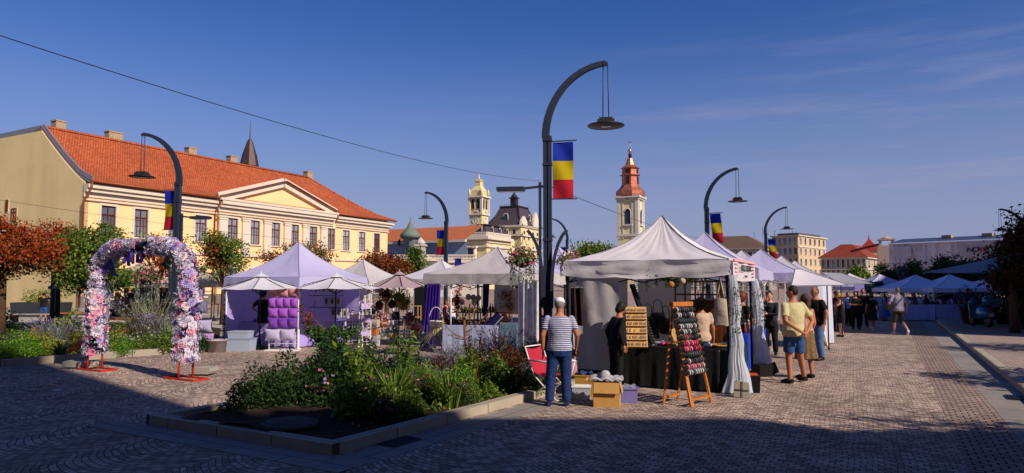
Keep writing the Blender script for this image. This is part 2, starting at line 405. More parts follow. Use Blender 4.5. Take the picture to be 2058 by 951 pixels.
def tree(label, loc, trunk_h, trunk_r, crowns, cat='tree', group=None, name='tree', lean=(0, 0), seed=1, limbs=9, bark=None):
    """crowns: list of (ellipsoids, material, nclump, per, clump_r, leafsize)"""
    t = thing(name, label, cat, loc, 0, group); tb = MB(); rr = random.Random(seed)
    top = Vector((lean[0], lean[1], trunk_h))
    tb.tube([(0, 0, -.05), (lean[0] * .2, lean[1] * .2, trunk_h * .35), (lean[0] * .6, lean[1] * .6, trunk_h * .7), top], [trunk_r * 1.25, trunk_r, trunk_r * .85, trunk_r * .7], 9)
    allc = []
    for els, mat, nc, per, cr, ls in crowns:
        P, cs = clumps(els, nc, per, cr); allc += cs
        link('crown', leafmesh('crown', P, ls, mat), t)
    for _ in range(min(limbs, len(allc))):
        c = Vector(allc[rr.randrange(len(allc))]); mid = top.lerp(c, .5) + Vector((rr.uniform(-.1, .1), rr.uniform(-.1, .1), rr.uniform(.0, .25))) * trunk_h * .2
        tb.tube([top - Vector((0, 0, trunk_h * .12)), mid, c], [trunk_r * .5, trunk_r * .3, trunk_r * .12], 6)
    tb.build('trunk', bark or TRUNK, t); return t
# text as flat extruded mesh, lies in local XZ plane facing -Y
def textmesh(s, size, mat, depth=.01, align='CENTER', bold=0.0, name='lettering', sx=1.0):
    cu = bpy.data.curves.new('t', 'FONT'); cu.body = s; cu.size = size; cu.extrude = depth / 2; cu.align_x = align; cu.align_y = 'CENTER'; cu.offset = bold
    o = bpy.data.objects.new('t', cu); COL.objects.link(o)
    dg = bpy.context.evaluated_depsgraph_get(); me = bpy.data.meshes.new_from_object(o.evaluated_get(dg)); bpy.data.objects.remove(o)
    me.transform(Matrix.Diagonal((sx, 1, 1, 1))); me.transform(Matrix.Rotation(R(90), 4, 'X')); me.materials.clear(); me.materials.append(mat); me.name = name
    return me
# ================================================================== ground
COBBLE = brickmat('cobbles', 'b8a294', '76645c', '463a32', .122, .088, .008, arcs=(1.6, .40), bump=.5, var=(.45, .30), bias=-.05, msm=.3)
PAVER = brickmat('pavers', 'a8928a', '94827a', '342c28', .20, .10, .008, bump=.4, var=(.3, .2))
ROWS = brickmat('gutter_rows', 'a08a80', '857068', '241d1a', .16, .11, .012, bump=.5, var=(.4, .2))
SLAB = brickmat('gutter_slabs', '88807a', '7c7672', '35302c', .95, 3.0, .008, axes=(1, 0), var=(1.2, .16), bump=.2)
KERB = brickmat('kerbstones', 'a09686', '958c80', '4a443c', 1.0, 5.0, .008, axes=(1, 0), var=(1.6, .18), bump=.25, offset=0)
TERR = brickmat('terrace_slabs', 'b0a498', 'a0968c', '6a6258', .6, .6, .008, var=(.5, .12), bump=.2)
g = MB(); g.quad((-500, -300, 0), (500, -300, 0), (500, 900, 0), (-500, 900, 0))
struct('plaza_paving', g, COBBLE, rz=RZ)
K0 = gp(2058, 792); K1 = gp(1882, 646); KD = (K1 - K0).normalized(); KN = Vector((KD.y, -KD.x, 0)); KZ = math.atan2(-KD.x, KD.y)
kl = (K1 - K0).length
def kf(u, v, z=0): p = K0 + KD * v + KN * u; return (p.x, p.y, z)
H2 = .12
g = MB(); g.box((14.2, kl / 2 - 15, H2 / 2), (28, kl + 30, H2)); struct('pavement', g, PAVER, loc=K0, rz=KZ)
g = MB(); g.box((.08, kl / 2 - 15, H2 / 2 + .006), (.2, kl + 30.05, H2 + .012)); struct('kerb', g, KERB, loc=K0, rz=KZ)
g = MB(); g.box((14.2, kl + .08, H2 / 2 + .006), (28.4, .2, H2 + .012)); struct('kerb_end', g, KERB, loc=K0, rz=KZ)
g = MB(); g.box((-.34, kl / 2 - 15, .003), (.62, kl + 30, .006)); struct('gutter_slabs', g, SLAB, loc=K0, rz=KZ)
g = MB(); g.box((-1.0, kl / 2 - 15, .002), (.69, kl + 30, .004)); struct('gutter_rows', g, ROWS, loc=K0, rz=KZ)
# drain grate in the gutter
def grate(loc, rz, lab):
    t = thing('drain_grate', lab, 'drain grate', loc, rz)
    m = MB(); m.box((0, 0, .004), (.5, .28, .008)); m.build('frame', BLACKMETAL, t)
    m = MB()
    for i in range(7): m.bar((-.21 + i * .07, -.11, .013), (-.18 + i * .07, .11, .013), .02, .01)
    m.build('grille', DARKMETAL, t)
# flower bed in front
BF = gp(668, 912); BL = gp(312, 852); BR = gp(1062, 803)
BD = (BR - BF).normalized(); BN = Vector((BL - BF).normalized()); BW = (BL - BF).length; BLEN = 10.2
BZ = math.atan2(-BD.x, BD.y)
def bed(u, v, z=0.0):
    """u: 0 at the right kerb .. 1 at the left kerb, v metres from the front corner"""
    p = BF + BN * (u * BW) + BD * v; return Vector((p.x, p.y, z))
def kerbrun(name, a, b, w=.17, h=.13, mat=KERB, ext=0):
    a = Vector(a); b = Vector(b); d = (b - a); m = MB(); m.box((0, d.length / 2, h / 2), (w, d.length + ext, h))
    return struct(name, m, mat, loc=(a.x, a.y, 0), rz=math.atan2(-d.x, d.y))
kerbrun('bed_kerb', bed(0, 0), bed(0, BLEN)); kerbrun('bed_kerb', bed(-.026, 0), bed(1, 0), h=.131); kerbrun('bed_kerb', bed(1, -.08), bed(1, BLEN), h=.129)
kerbrun('bed_kerb', bed(0, BLEN), bed(1, BLEN), h=.128)
g = MB(); a, b, c, d = bed(0, 0, .05), bed(0, BLEN, .05), bed(1, BLEN, .05), bed(1, 0, .05)
def soilf(u, v):
    p = bed(u, v * BLEN, 0); return (p.x, p.y, .06 + .10 * math.sin(math.pi * u) + .03 * math.sin(u * 17 + v * 23))
g.grid(lambda u, v: soilf(u, v), 14, 40); struct('soil', g, SOIL)
for nm, a, b, w in (('edging_slabs', bed(-.13, -.4), bed(-.13, BLEN), .5), ('edging_slabs', bed(-.2, -.34), bed(1.2, -.34), .46)):
    a_, b_ = Vector(a), Vector(b); d = b_ - a_; m = MB(); zz = .004 if w == .5 else .008
    m.box((0, d.length / 2, zz / 2), (w, d.length, zz)); struct(nm, m, SLAB, loc=(a_.x, a_.y, 0), rz=math.atan2(-d.x, d.y))
q = gp(803, 889); grate((q.x, q.y, .008), BZ + R(90), 'black slotted drain grate in the slabs beside the flower bed kerb')
q = gp(2040, 801); grate((q.x, q.y, .008), KZ + R(90), 'dark drain grate in the gutter slabs beside the pavement kerb')
t = thing('manhole_cover', 'round concrete manhole cover lying in the soil at the front of the flower bed', 'manhole cover', (*gp(582, 853, .14).xy, .12))
m = MB(); m.lathe([(.36, 0), (.36, .05), (.34, .06)], n=28); m.build('rim', M('old_concrete', '4c4a48', rough=.95, var=(6, .3)), t)
m = MB(); m.lathe([(.3, .05), (.3, .068), (.02, .07)], n=28); m.build('lid', M('old_concrete'), t)
# left flower bed and terrace behind it
LBp = [gp(-250, 752), gp(0, 737.5), gp(190, 722), gp(380, 708.5), gp(432, 706)]
def leftkerb():
    m = MB()
    for i in range(len(LBp) - 1): m.bar(LBp[i] + Vector((0, 0, .075)), LBp[i + 1] + Vector((0, 0, .075)), .15, .18, up=(0, 0, 1))
    return m
struct('garden_kerb', leftkerb(), KERB)
LBb = [gp(-260, 655), gp(0, 655), gp(190, 650), gp(380, 655), gp(445, 664)]
m = MB()
for i in range(4): m.quad(LBp[i] + Vector((0, .1, .08)), LBp[i + 1] + Vector((0, .1, .08)), LBb[i + 1] + Vector((0, 0, .08)), LBb[i] + Vector((0, 0, .08)))
struct('garden_soil', m, SOIL)
m = MB(); m.quad(LBb[0] + Vector((-5, -.5, .05)), gp(-100, 656, .05), gp(480, 664, .05), gp(560, 632, .05), gp(0, 628, .05), gp(-400, 628, .05)); struct('terrace', m, TERR)
# ================================================================== buildings
_wc = {}
def winmesh(w, h, mats, style):
    key = (round(w, 2), round(h, 2), style)
    if key in _wc: return _wc[key]
    fr, sf, gl, sur = mats
    m = MB(); b = .07 if w < 1.5 else .09; y = .1
    m.box((-w / 2 + b / 2, y, 0), (b, .08, h)); m.box((w / 2 - b / 2, y, 0), (b, .08, h))
    m.box((0, y, h / 2 - b / 2), (w - 2 * b, .08, b)); m.box((0, y, -h / 2 + b / 2), (w - 2 * b, .08, b))
    if style != 'plain':
        m.box((0, y - .005, 0), (b, .09, h - 2 * b)); m.box((0, y - .003, h * .2), (w - 2 * b, .1, b))
    if style == 'case':
        for sx in (-1, 1): m.box((sx * w * .25, y, -h * .15), (b * .5, .06, h * .62)); m.box((sx * w * .25, y, -h * .1), (w * .4, .05, b * .5))
    f = m.mesh('window', [fr])
    p = MB(); p.quad((-w / 2, y + .02, -h / 2), (w / 2, y + .02, -h / 2), (w / 2, y + .02, h / 2), (-w / 2, y + .02, h / 2)); pm = p.mesh('pane', [gl])
    s = None
    if sur:
        m = MB(); t = .16
        m.box((-w / 2 - t / 2, -.03, 0), (t, .06, h + 2 * t)); m.box((w / 2 + t / 2, -.03, 0), (t, .06, h + 2 * t)); m.box((0, -.03, h / 2 + t / 2), (w, .06, t))
        m.box((0, -.06, -h / 2 - .06), (w + .5, .16, .12)); s = m.mesh('window_surround', [sur])
    _wc[key] = (f, pm, s); return _wc[key]
def facade(parent, name, O, ang, Ln, z0, z1, wins, wmat, wmats, style='case', depth=.22, mats2=None):
    """wall from O along angle ang (local), outward normal is to the right of the direction; wins: (uc, zc, w, h)"""
    O = Vector(O); d = Vector((math.cos(ang), math.sin(ang), 0)); inn = Vector((-d.y, d.x, 0))
    us = sorted({0, Ln} | {round(a, 4) for w in wins for a in (w[0] - w[2] / 2, w[0] + w[2] / 2)}); zs = sorted({z0, z1} | {round(a, 4) for w in wins for a in (w[1] - w[3] / 2, w[1] + w[3] / 2)})
    m = MB(); P = lambda u, z, k=0: O + d * u + inn * k + Vector((0, 0, z))
    for i in range(len(us) - 1):
        for j in range(len(zs) - 1):
            uc, zc = (us[i] + us[i + 1]) / 2, (zs[j] + zs[j + 1]) / 2
            if any(abs(uc - w[0]) < w[2] / 2 and abs(zc - w[1]) < w[3] / 2 for w in wins): continue
            m.quad(P(us[i], zs[j]), P(us[i + 1], zs[j]), P(us[i + 1], zs[j + 1]), P(us[i], zs[j + 1]))
    for (uc, zc, w, h) in wins:
        a, b, c, e = uc - w / 2, uc + w / 2, zc - h / 2, zc + h / 2
        m.quad(P(a, c), P(a, e), P(a, e, depth), P(a, c, depth)); m.quad(P(b, c), P(b, c, depth), P(b, e, depth), P(b, e))
        m.quad(P(a, c), P(a, c, depth), P(b, c, depth), P(b, c)); m.quad(P(a, e), P(b, e), P(b, e, depth), P(a, e, depth))
    m.build(name, wmat, parent)
    for (uc, zc, w, h) in wins:
        f, pm, s = winmesh(w, h, wmats, style)
        p = P(uc, zc); wo = link('window', f, parent, p, ang); link('pane', pm, wo)
        if s: link('window_surround', s, wo)
YEL = M('ochre_plaster', 'f0c894', rough=.9, var=(.35, .06), streak=(.6, .08), bump=(8, .15)); OLV = M('olive_plaster', 'e8d298', rough=.95, var=(.3, .10), streak=(.5, .14), bump=(6, .2))
CREAM = M('cream_trim', 'cfc2b2', rough=.85, var=(.7, .06), streak=(1.2, .06)); REDWIN = M('red_brown_window', '5e2018', rough=.5)
TILE = brickmat('roof_tiles', 'c0643a', 'a84e2c', '5a2a18', .22, .17, .02, axes=(1, 0), bump=.9, var=(.25, .16))
TILE2 = brickmat('far_roof_tiles', '9a4020', '7a3018', '4a2010', .5, .4, .05, bump=.9, var=(.3, .2))
GUT = M('copper_gutter', '8a4a2c', rough=.5, metal=.3); LEAD = M('zinc_flashing', '8c8e94', rough=.5, metal=.4, var=(2, .1))
BRK = M('chimney_brick', 'a08c74', rough=.9, var=(4, .25))
def main_house():
    Yc = 52.2
    C0 = at(162, 560, Yc); C0.z = 0
    t = thing('market_house', 'long two storey yellow building with orange tiled roof and central pediment', 'building', C0, RZ)
    # local: +y along facade, +x out of it
    tp = lambda px, z=6.5: on_line(C0, DV, px, z)
    Ln = tp(779, 9); EZ = 9.7
    wpx = [217, 283, 350, 403, 461.5, 506.5, 548, 586.6, 624, 660.5, 695, 727, 757]
    us = [tp(p) for p in wpx]
    wins = [(u, 6.85, 1.2, 2.35) for u in us] + [(u, 2.0, 1.3, 2.6) for u in us]
    WM = (REDWIN, None, GLASSL, CREAM)
    pa, pb = tp(434, 7), tp(662, 7)
    seg = lambda a, b, xo, nm: facade(t, nm, (xo, a, 0), R(90), b - a, 0, EZ, [(u - a, z, w, h) for u, z, w, h in wins if a < u < b], YEL, WM)
    seg(0, pa, 0, 'wall'); seg(pa, pb, .35, 'portico_wall'); seg(pb, Ln, 0, 'wall')
    m = MB()
    m.quad((0, pa, 0), (.35, pa, 0), (.35, pa, EZ), (0, pa, EZ)); m.build('portico_return', YEL, t); m = MB(); m.quad((.35, pb, 0), (0, pb, 0), (0, pb, EZ), (.35, pb, EZ)); m.build('portico_return', YEL, t)
    # gable end (near) with its curved slope
    ga = on_line(C0, -NV, 83, 14.0); gz = at(83, 254, C0.y + ga * SA).z - .35; D_ = 16.0
    RZ_ = gz
    prof = [(0, EZ + .0)] + [(s * ga, EZ + (RZ_ - EZ) * (s ** 1.18 * .93 + .07 * s)) for s in (.12, .25, .4, .55, .7, .85, 1.0)]
    m = MB(); m.prism([(-x, 0, z) for x, z in [(0, 0)] + prof + [(D_, RZ_ - .15), (D_, 0)]], (0, .35, 0))
    m.build('gable_wall', OLV, t)
    m = MB(); m.quad((0, Ln, 0), (-D_, Ln, 0), (-D_, Ln, EZ), (0, Ln, EZ)); m.build('end_wall', YEL, t)
    for (px, py, w_, h_) in ((27, 432, .75, 1.1), (12, 414, .35, 1.0)):
        s_ = on_line(C0, -NV, px, 6.2); pz = at(px, py, C0.y + s_ * SA).z
        f, pm, q_ = winmesh(w_, h_, (DARKWOOD, None, GLASS, None), 'mid'); wo = link('window', f, t, (-s_, -.13, pz), 0); link('pane', pm, wo)
        m = MB(); m.box((0, .115, 0), (w_ + .16, .02, h_ + .16)); m.build('window_frame', OLV, wo)
    # roof with bell-cast slope, hipped at the far end
    rp = [(.75, EZ + .1)] + [(-x, z + .32) for x, z in prof[1:]]
    hip = tp(620, 14) if False else on_line(C0 - NV * ga, DV, 620, 14.5)
    def rf(u, v):
        k = v * (len(rp) - 1); i = min(int(k), len(rp) - 2); f = k - i
        x = rp[i][0] + (rp[i + 1][0] - rp[i][0]) * f; z = rp[i][1] + (rp[i + 1][1] - rp[i][1]) * f
        yend = (Ln + .75) + (hip - Ln - .75) * max(0, (x - .75) / (rp[-1][0] - .75))
        return (x, .02 + (yend - .02) * u, z)
    m = MB(); m.grid(rf, 1, len(rp) - 1, smooth=True)
    # hip end
    def hf(u, v):
        k = v * (len(rp) - 1); i = min(int(k), len(rp) - 2); f = k - i
        x = rp[i][0] + (rp[i + 1][0] - rp[i][0]) * f; z = rp[i][1] + (rp[i + 1][1] - rp[i][1]) * f
        s = max(0, (x - .75) / (rp[-1][0] - .75)); y = (Ln + .75) + (hip - Ln - .75) * s
        return (x - u * (2 * (ga + x) if True else 0), y, z)
    m.grid(hf, 1, len(rp) - 1)
    m.quad((rp[-1][0], 0, rp[-1][1]), (rp[-1][0], hip, rp[-1][1]), (-2 * ga - .7, Ln + .75, EZ), (-D_, 0, EZ + 2)); ro = m.build('roof', TILE, t)
    m = MB(); m.tube([(rp[-1][0], .3, rp[-1][1] + .05), (rp[-1][0], hip, rp[-1][1] + .05)], .13, 8)
    m.tube([rf(1, v / 7) for v in range(8)], .13, 8); m.build('ridge_tiles', TILE, ro)
    m = MB()
    for i in range(len(rp) - 1): m.bar((rp[i][0], .1, rp[i][1] + .03), (rp[i + 1][0], .1, rp[i + 1][1] + .03), .55, .10, up=(0, 1, 0))
    m.bar((rp[-1][0], .1, rp[-1][1] - .05), (-D_, .1, RZ_ + .05), .4, .12, up=(0, 1, 0)); m.build('verge_flashing', LEAD, ro)
    for px, py, w in ((122, 262, .8), (233, 287, 1.3), (387, 320, .9), (470, 332, .9), (623, 364, .9)):
        u = on_line(C0 - NV * ga, DV, px, 15); c = MB(); c.box((-ga - .3, u, RZ_ + .4), (.7, w, 1.3)); c.box((-ga - .3, u, RZ_ + 1.1), (.8, w + .1, .1)); c.build('chimney', BRK, ro)
    # cornices, string course, plinth
    def runs(z, h, out, mat, nm):
        m = MB()
        for a, b, xo in ((-.06, pa, 0), (pa - .12, pb + .12, .37), (pb, Ln + out, 0)): m.box((xo + out / 2, (a + b) / 2, z), (out, b - a, h))
        m.build(nm, mat, t)
    runs(9.38, .3, .62, CREAM, 'cornice'); runs(9.08, .3, .42, CREAM, 'cornice'); runs(8.72, .34, .12, CREAM, 'frieze'); runs(8.35, .12, .18, CREAM, 'frieze')
    runs(4.55, .22, .16, CREAM, 'string_course'); runs(.45, .9, .1, M('plinth', '6c665e', rough=.95, var=(2, .15)), 'plinth')
    m = MB(); m.tube([(.82, 0, EZ + .02), (.82, pa, EZ + .02)], .09, 8); m.build('gutter', GUT, ro); m = MB(); m.tube([(.82, pb, EZ + .02), (.82, Ln + .8, EZ + .02)], .09, 8); m.build('gutter', GUT, ro)
    for u in (-.0, pa - .25, pb + .5):
        m = MB(); m.tube([(.8, u, EZ), (.8, u, EZ - .4), (.12, u, EZ - 1.3), (.12, u, .2)] if u > .1 else [(.8, .1, EZ), (.8, .05, EZ - .5), (.16, -.12, EZ - 1.5), (.16, -.12, .2)], .075, 8); m.build('downpipe', GUT, t)
    # pilasters
    for px in (441, 487.6, 530.5, 571, 608, 644):
        u = tp(px, 6.5); m = MB(); m.box((.47, u, 6.35), (.16, .95, 3.5)); m.box((.5, u, 8.1), (.22, 1.15, .16)); m.box((.5, u, 4.75), (.22, 1.1, .2)); m.box((.5, u, 7.85), (.2, 1.0, .08)); m.build('pilaster', CREAM, t)
    # pediment
    um = (pa + pb) / 2; ap = at(563, 366, (C0 + DV * um).y).z - .1; hw = (pb - pa) / 2 + .35
    m = MB(); m.prism([(.36, um - hw + .8, EZ - .02), (.36, um + hw - .8, EZ - .02), (.36, um, ap - .35)], (-1.5, 0, 0)); m.build('tympanum', YEL, t)
    m = MB(); m.box((.62, um, EZ - .02), (.85, 2 * hw, .22))
    for s in (-1, 1):
        m.bar((.6, um + s * hw, EZ + .1), (.6, um, ap), .9, .26, up=(1, 0, 0)); m.bar((.45, um + s * (hw - .7), EZ + .12), (.45, um, ap - .3), .5, .2, up=(1, 0, 0))
    m.build('pediment_moulding', CREAM, t)
    m = MB()
    for s in (-1, 1): m.quad((1.1, um + s * hw, EZ + .25), (1.1, um, ap + .16), (-3.2, um, ap + .16), (-.6, um + s * hw, EZ + .42))
    m.build('pediment_roof', TILE, t)
    # shop canopy / doors of the ground floor
    return C0, Ln
C0, HLn = main_house()
# spire behind the ridge
def spire():
    t = thing('roof_turret', 'slender dark metal spire standing behind the orange roof ridge', 'spire', (*at(495, 560, 92).xy, 0), RZ)
    z = lambda py: at(495, py, 92).z
    c = M('slate_metal', '4a3a3a', rough=.5, metal=.4, var=(1, .2))
    m = MB(); m.lathe([(1.15, z(352) - 14), (1.15, z(338)), (1.25, z(334)), (.95, z(312)), (.35, z(284)), (.2, z(283))], n=8, smooth=False); m.build('tower', c, t)
    m = MB(); m.lathe([(.28, z(285)), (.28, z(282)), (.08, z(279)), (.05, z(262)), (.01, z(240))], n=8); m.build('finial', c, t)
spire()
# ---- pale building with orange roof and copper oriel turret
PALEB = M('pale_blue_plaster', '8694b0', rough=.9, var=(.2, .05)); ORTILE = M('orange_tiles_far', 'a85e3a', rough=.85, var=(1, .12)); VERD = M('verdigris_copper', '667068', rough=.75, var=(1.5, .2))
PWHT = M('stone_white', 'bdb6ae', rough=.9, var=(.5, .1), streak=(.8, .12)); CRST = M('cream_stone', 'd0c090', rough=.9, var=(.25, .1), streak=(.5, .15)); SLATE = M('slate_roof', '453c44', rough=.55, var=(.8, .2), bump=(4, .5, .1))
def pale_house():
    Y = 108; a = at(740, 560, Y + 4); b = at(938, 560, Y - 5); t = thing('palace', 'pale blue rendered building with a low orange roof beyond the tents', 'building', (a.x, a.y, 0), math.atan2(b.y - a.y, b.x - a.x))
    Ln = (b - a).length; zt = at(860, 486, Y).z; zr = at(860, 471, Y).z
    facade(t, 'wall', (0, 0, 0), 0, Ln, 0, zt, [(u, 4.2, 1.3, 2.6) for u in (8.5, 10.8)], PALEB, (DARKWOOD, None, GLASS, PWHT), 'mid')
    m = MB(); m.quad((-1, -.6, zt), (Ln, -.6, zt), (Ln, 5, zr + 1.4), (-1, 5, zr + 1.4)); m.build('roof', ORTILE, t)
    m = MB(); m.box((Ln / 2, -.3, zt - .15), (Ln, .6, .35)); m.build('cornice', PWHT, t)
    for px, py in ((784, 487), (862, 497)):
        p = at(px, py, Y - 1); u = (p.xy - a.xy).length; l = MB(); l.bar((u, 0, p.z + .6), (u, -.5, p.z + .6), .08); l.lathe([(.12, -.5), (.28, -.2), (.28, .2), (.1, .5)], c=(u, -.5, p.z), n=6); l.build('wall_lantern', BLACKMETAL, t)
    p = at(813, 480, Y - 2.5); u = (p.xy - a.xy).length
    z = lambda py: at(813, py, Y - 2.5).z
    o = MB(); o.lathe([(1.55, z(478)), (1.6, z(472)), (1.2, z(466)), (.55, z(456)), (.15, z(445)), (.1, z(442)), (.02, z(432))], c=(u, -1.4, 0), n=10); tr = o.build('turret_roof', VERD, t)
    o = MB(); o.lathe([(.25, z(520)), (.7, z(500)), (1.15, z(482)), (1.6, z(477.5))], c=(u, -1.2, 0), n=10, smooth=False); o.build('oriel', M('oriel_metal', '6a7880', rough=.6, var=(2, .2)), t)
pale_house()
def pavilion():
    Y = 95; a = at(790, 560, Y); t = thing('balustraded_pavilion', 'low white stone pavilion with balustrade and small pediment', 'building', (a.x, a.y, 0), 0)
    w = at(958, 560, Y).x - a.x; zt = at(870, 513, Y).z; sx = lambda px: at(px, 560, Y).x - a.x
    m = MB(); m.box((w / 2, 3, (zt - .9) / 2), (w, 6, zt - .9)); m.build('wall', PWHT, t)
    m = MB(); m.box((w / 2, -.1, zt - .95), (w + .3, .4, .2)); m.box((w / 2, 0, zt), (w, .3, .14)); m.box((w / 2, 0, zt - .78), (w, .3, .12)); m.build('cornice', CREAM, t)
    m = MB()
    for i in range(60): m.lathe([(.05, zt - .72), (.1, zt - .55), (.05, zt - .3), (.06, zt - .07)], c=(w * (i + .5) / 60, 0, 0), n=6)
    m.build('balustrade', CREAM, t)
    c = MB(); x = sx(845); zz = at(845, 490, Y).z; c.box((x, -.2, zz - 2), (1.3, 1.2, 3.4)); c.box((x, -.2, zz - .25), (1.7, 1.5, .25)); c.lathe([(.6, 0), (.7, .25), (.3, .7), (.05, .95)], c=(x, -.2, zz - .1), n=10); c.build('pier', PWHT, t)
    c = MB(); x = sx(850); c.prism([(x - 2.6, -.3, zt - 1.1), (x + 2.6, -.3, zt - 1.1), (x, -.3, zt + .3)], (0, .5, 0)); c.build('pediment', CREAM, t)
    for px in (900, 918, 936):
        x = sx(px); c = MB(); c.tube([(x - .7, -.02, 1), (x - .7, -.02, 3), (x - .5, -.02, 3.6), (x, -.02, 3.8), (x + .5, -.02, 3.6), (x + .7, -.02, 3), (x + .7, -.02, 1)], .12, 6); c.build('arch_moulding', CREAM, t)
pavilion()
def arch_windows(m, x0, x1, n, z, w, h):
    for i in range(n):
        x = x0 + (x1 - x0) * (i + .5) / n; m.box((x, 0, z), (w, .2, h)); m.lathe([(w / 2, -.1), (w / 2, .1)], c=(x, 0, z + h / 2), n=12)
def lanc(parent, P, ang, w, h, mat, nm='window'):
    m = MB(); pts = [(-w / 2, 0, -h / 2), (w / 2, 0, -h / 2), (w / 2, 0, h / 2 - w / 2)] + [(w / 2 * math.cos(a), 0, h / 2 - w / 2 + w / 2 * math.sin(a)) for a in (R(30), R(60), R(90), R(120), R(150))] + [(-w / 2, 0, h / 2 - w / 2)]
    m.prism(pts, (0, .06, 0)); o = m.build(nm, mat, parent, P, ang); q = MB()
    q.tube([Vector(p) * 1.08 + Vector((0, -.05, 0)) for p in pts], w * .09, 5); q.build('window_surround', CREAM, o)
    return o
def clock(parent, P, ang, r, face, hands, ring):
    m = MB(); m.lathe([(r, 0), (r, .06)], n=28); m2_ = m.mesh('clock_face', [face]); m2_.transform(Matrix.Rotation(R(90), 4, 'X')); o = link('clock_face', m2_, parent, P, ang)
    m = MB()
    for i in range(12):
        a = i * R(30); m.bar((math.sin(a) * r * .72, -.1, math.cos(a) * r * .72), (math.sin(a) * r * .92, -.1, math.cos(a) * r * .92), r * .08, .03, up=(0, 1, 0))
    m.build('hour_mark', hands, o)
    m = MB(); m.bar((0, -.12, 0), (-r * .25, -.12, r * .75), r * .09, .03, up=(0, 1, 0)); m.bar((0, -.14, 0), (-r * .3, -.14, -r * .4), r * .12, .03, up=(0, 1, 0)); m.build('clock_hand', hands, o)
    m = MB(); m.tube([(math.cos(a) * r, -.05, math.sin(a) * r) for a in [R(i * 15) for i in range(25)]], r * .1, 6); m.build('clock_rim', ring, o)
def town_hall():
    Y = 200; c = at(978, 560, Y); t = thing('town_hall', 'cream town hall with clock tower and dark mansard roofs behind the white tents', 'town hall', (c.x, c.y, 0), RZ)
    WM = (DARKWOOD, None, GLASS, CREAM)
    Z = lambda py, Y_=200: at(1000, py, Y_).z
    zt = Z(478); zb = Z(467)
    wl = on_line(c, -NV, 880, 12); wr = on_line(c, DV, 1026, 12)
    # left (south) face along -x local, outward -y ; right face along +y, outward +x
    facade(t, 'wall', (-wl, 0, 0), 0, wl, 0, zt, [(wl - x, z, 1.9, 3.6) for x in (5.5, 9.5, 13.5, 17.5) for z in (5.2, 10.5)], CRST, WM, 'mid')
    facade(t, 'wall', (0, 0, 0), R(90), wr, 0, zt, [(u, z, 1.2, 2.4) for u in (3, 6.5, 10, 14, 18) for z in (5.2, 10.6)], CRST, WM, 'mid')
    m = MB()
    for z, h, o in ((zt, .9, 1.1), (zt - 3.2 + 2, .3, .4), (Z(495), .5, .5)): m.box((-wl / 2 + o / 2, -o / 2 + .2, z), (wl + o, o + .4, h)); m.box((o / 2 - .2, wr / 2, z), (o + .4, wr, h))
    m.box((-wl / 2, 0, zb), (wl, .5, .3)); m.box((0, wr / 2, zb), (.5, wr, .3)); m.build('cornice', CREAM, t)
    m = MB()
    for i in range(34): m.box((-wl * (i + .5) / 34, 0, (zt + zb) / 2), (.35, .35, zb - zt - .2))
    for i in range(30): m.box((0, wr * (i + .5) / 30, (zt + zb) / 2), (.35, .35, zb - zt - .2))
    m.build('balustrade', CREAM, t)
    m = MB()
    for x in (3.4, 7.5, 11.5, 15.5, 19.5): m.lathe([(.55, 4), (.5, zt - 3)], c=(-x, -.9, 0), n=10); m.box((-x, -.9, zt - 2.7), (1.4, 1.4, .6))
    m.build('column', CREAM, t)
    # small mansard
    a = on_line(c, -NV, 948, 17); zr = Z(450)
    m = MB(); b = [(-a - .5, 1.5, zb), (-.8, 1.5, zb), (-.8, wr * .95, zb), (-a - .5, wr * .95, zb)]; tp_ = [(-a + .9, 3, zr), (-2.4, 3, zr), (-2.4, wr * .95, zr), (-a + .9, wr * .95, zr)]
    m.add(b + tp_, [(0, 1, 5, 4), (1, 2, 6, 5), (2, 3, 7, 6), (3, 0, 4, 7), (4, 5, 6, 7)]); mr = m.build('mansard_roof', SLATE, t)
    m = MB(); m.box((-a / 2 - .8, (3 + wr * .95) / 2, zr + .12), (a - 3 + 1.2, wr * .95 - 3 + .8, .3)); m.build('roof_rail', M('dark_lead', '2c2628', rough=.6), mr)
    lanc(mr, (-a / 2 - .8, 1.7, (zb + zr) / 2), 0, 1.5, 2, GLASS, 'dormer')
    for u in (6, 11, 16): lanc(mr, (-1.3, u, (zb + zr) / 2), R(90), 1.1, 1.6, GLASS, 'dormer')
    # main block with the big dome
    Yb = 222; p = at(1047, 560, Yb); lp = Vector((p.x - c.x, p.y - c.y, 0)); bx, by = lp.dot(NV), lp.dot(DV)
    z1 = at(1030, 454, Yb).z
    W1 = 13.0; W2 = 16.0
    facade(t, 'block_wall', (bx - W1, by, 0), 0, W1, 0, z1, [(W1 - x, z, 1.2, 2.6) for x in (2.5, 6, 9.5) for z in (12, 18)], CRST, WM, 'mid')
    facade(t, 'block_wall', (bx, by, 0), R(90), W2, 0, z1, [(u, z, 1.3, 2.8) for u in (2.5, 6, 9.5, 13) for z in (8, 12.5, 17.5)], CRST, WM, 'mid')
    m = MB()
    for z in (z1, z1 - 3, z1 - 7.5): m.box((bx - W1 / 2, by, z), (W1 + 1, 1, .6)); m.box((bx, by + W2 / 2, z), (1, W2, .6))
    m.build('block_cornice', CREAM, t)
    for u, h in ((2.2, 3.4), (11.5, 5.5)):   # ornate gables on the right face
        m = MB(); m.prism([(bx + .3, by + u - 2.4, z1), (bx + .3, by + u + 2.4, z1), (bx + .3, by + u + 2.0, z1 + h * .5), (bx + .3, by + u + .9, z1 + h * .8), (bx + .3, by + u, z1 + h), (bx + .3, by + u - .9, z1 + h * .8), (bx + .3, by + u - 2.0, z1 + h * .5)], (-.8, 0, 0)); m.build('ornate_gable', CREAM, t)
    zt2 = at(1040, 417, Yb + 8).z; cx, cy = bx - 6.4, by + 8
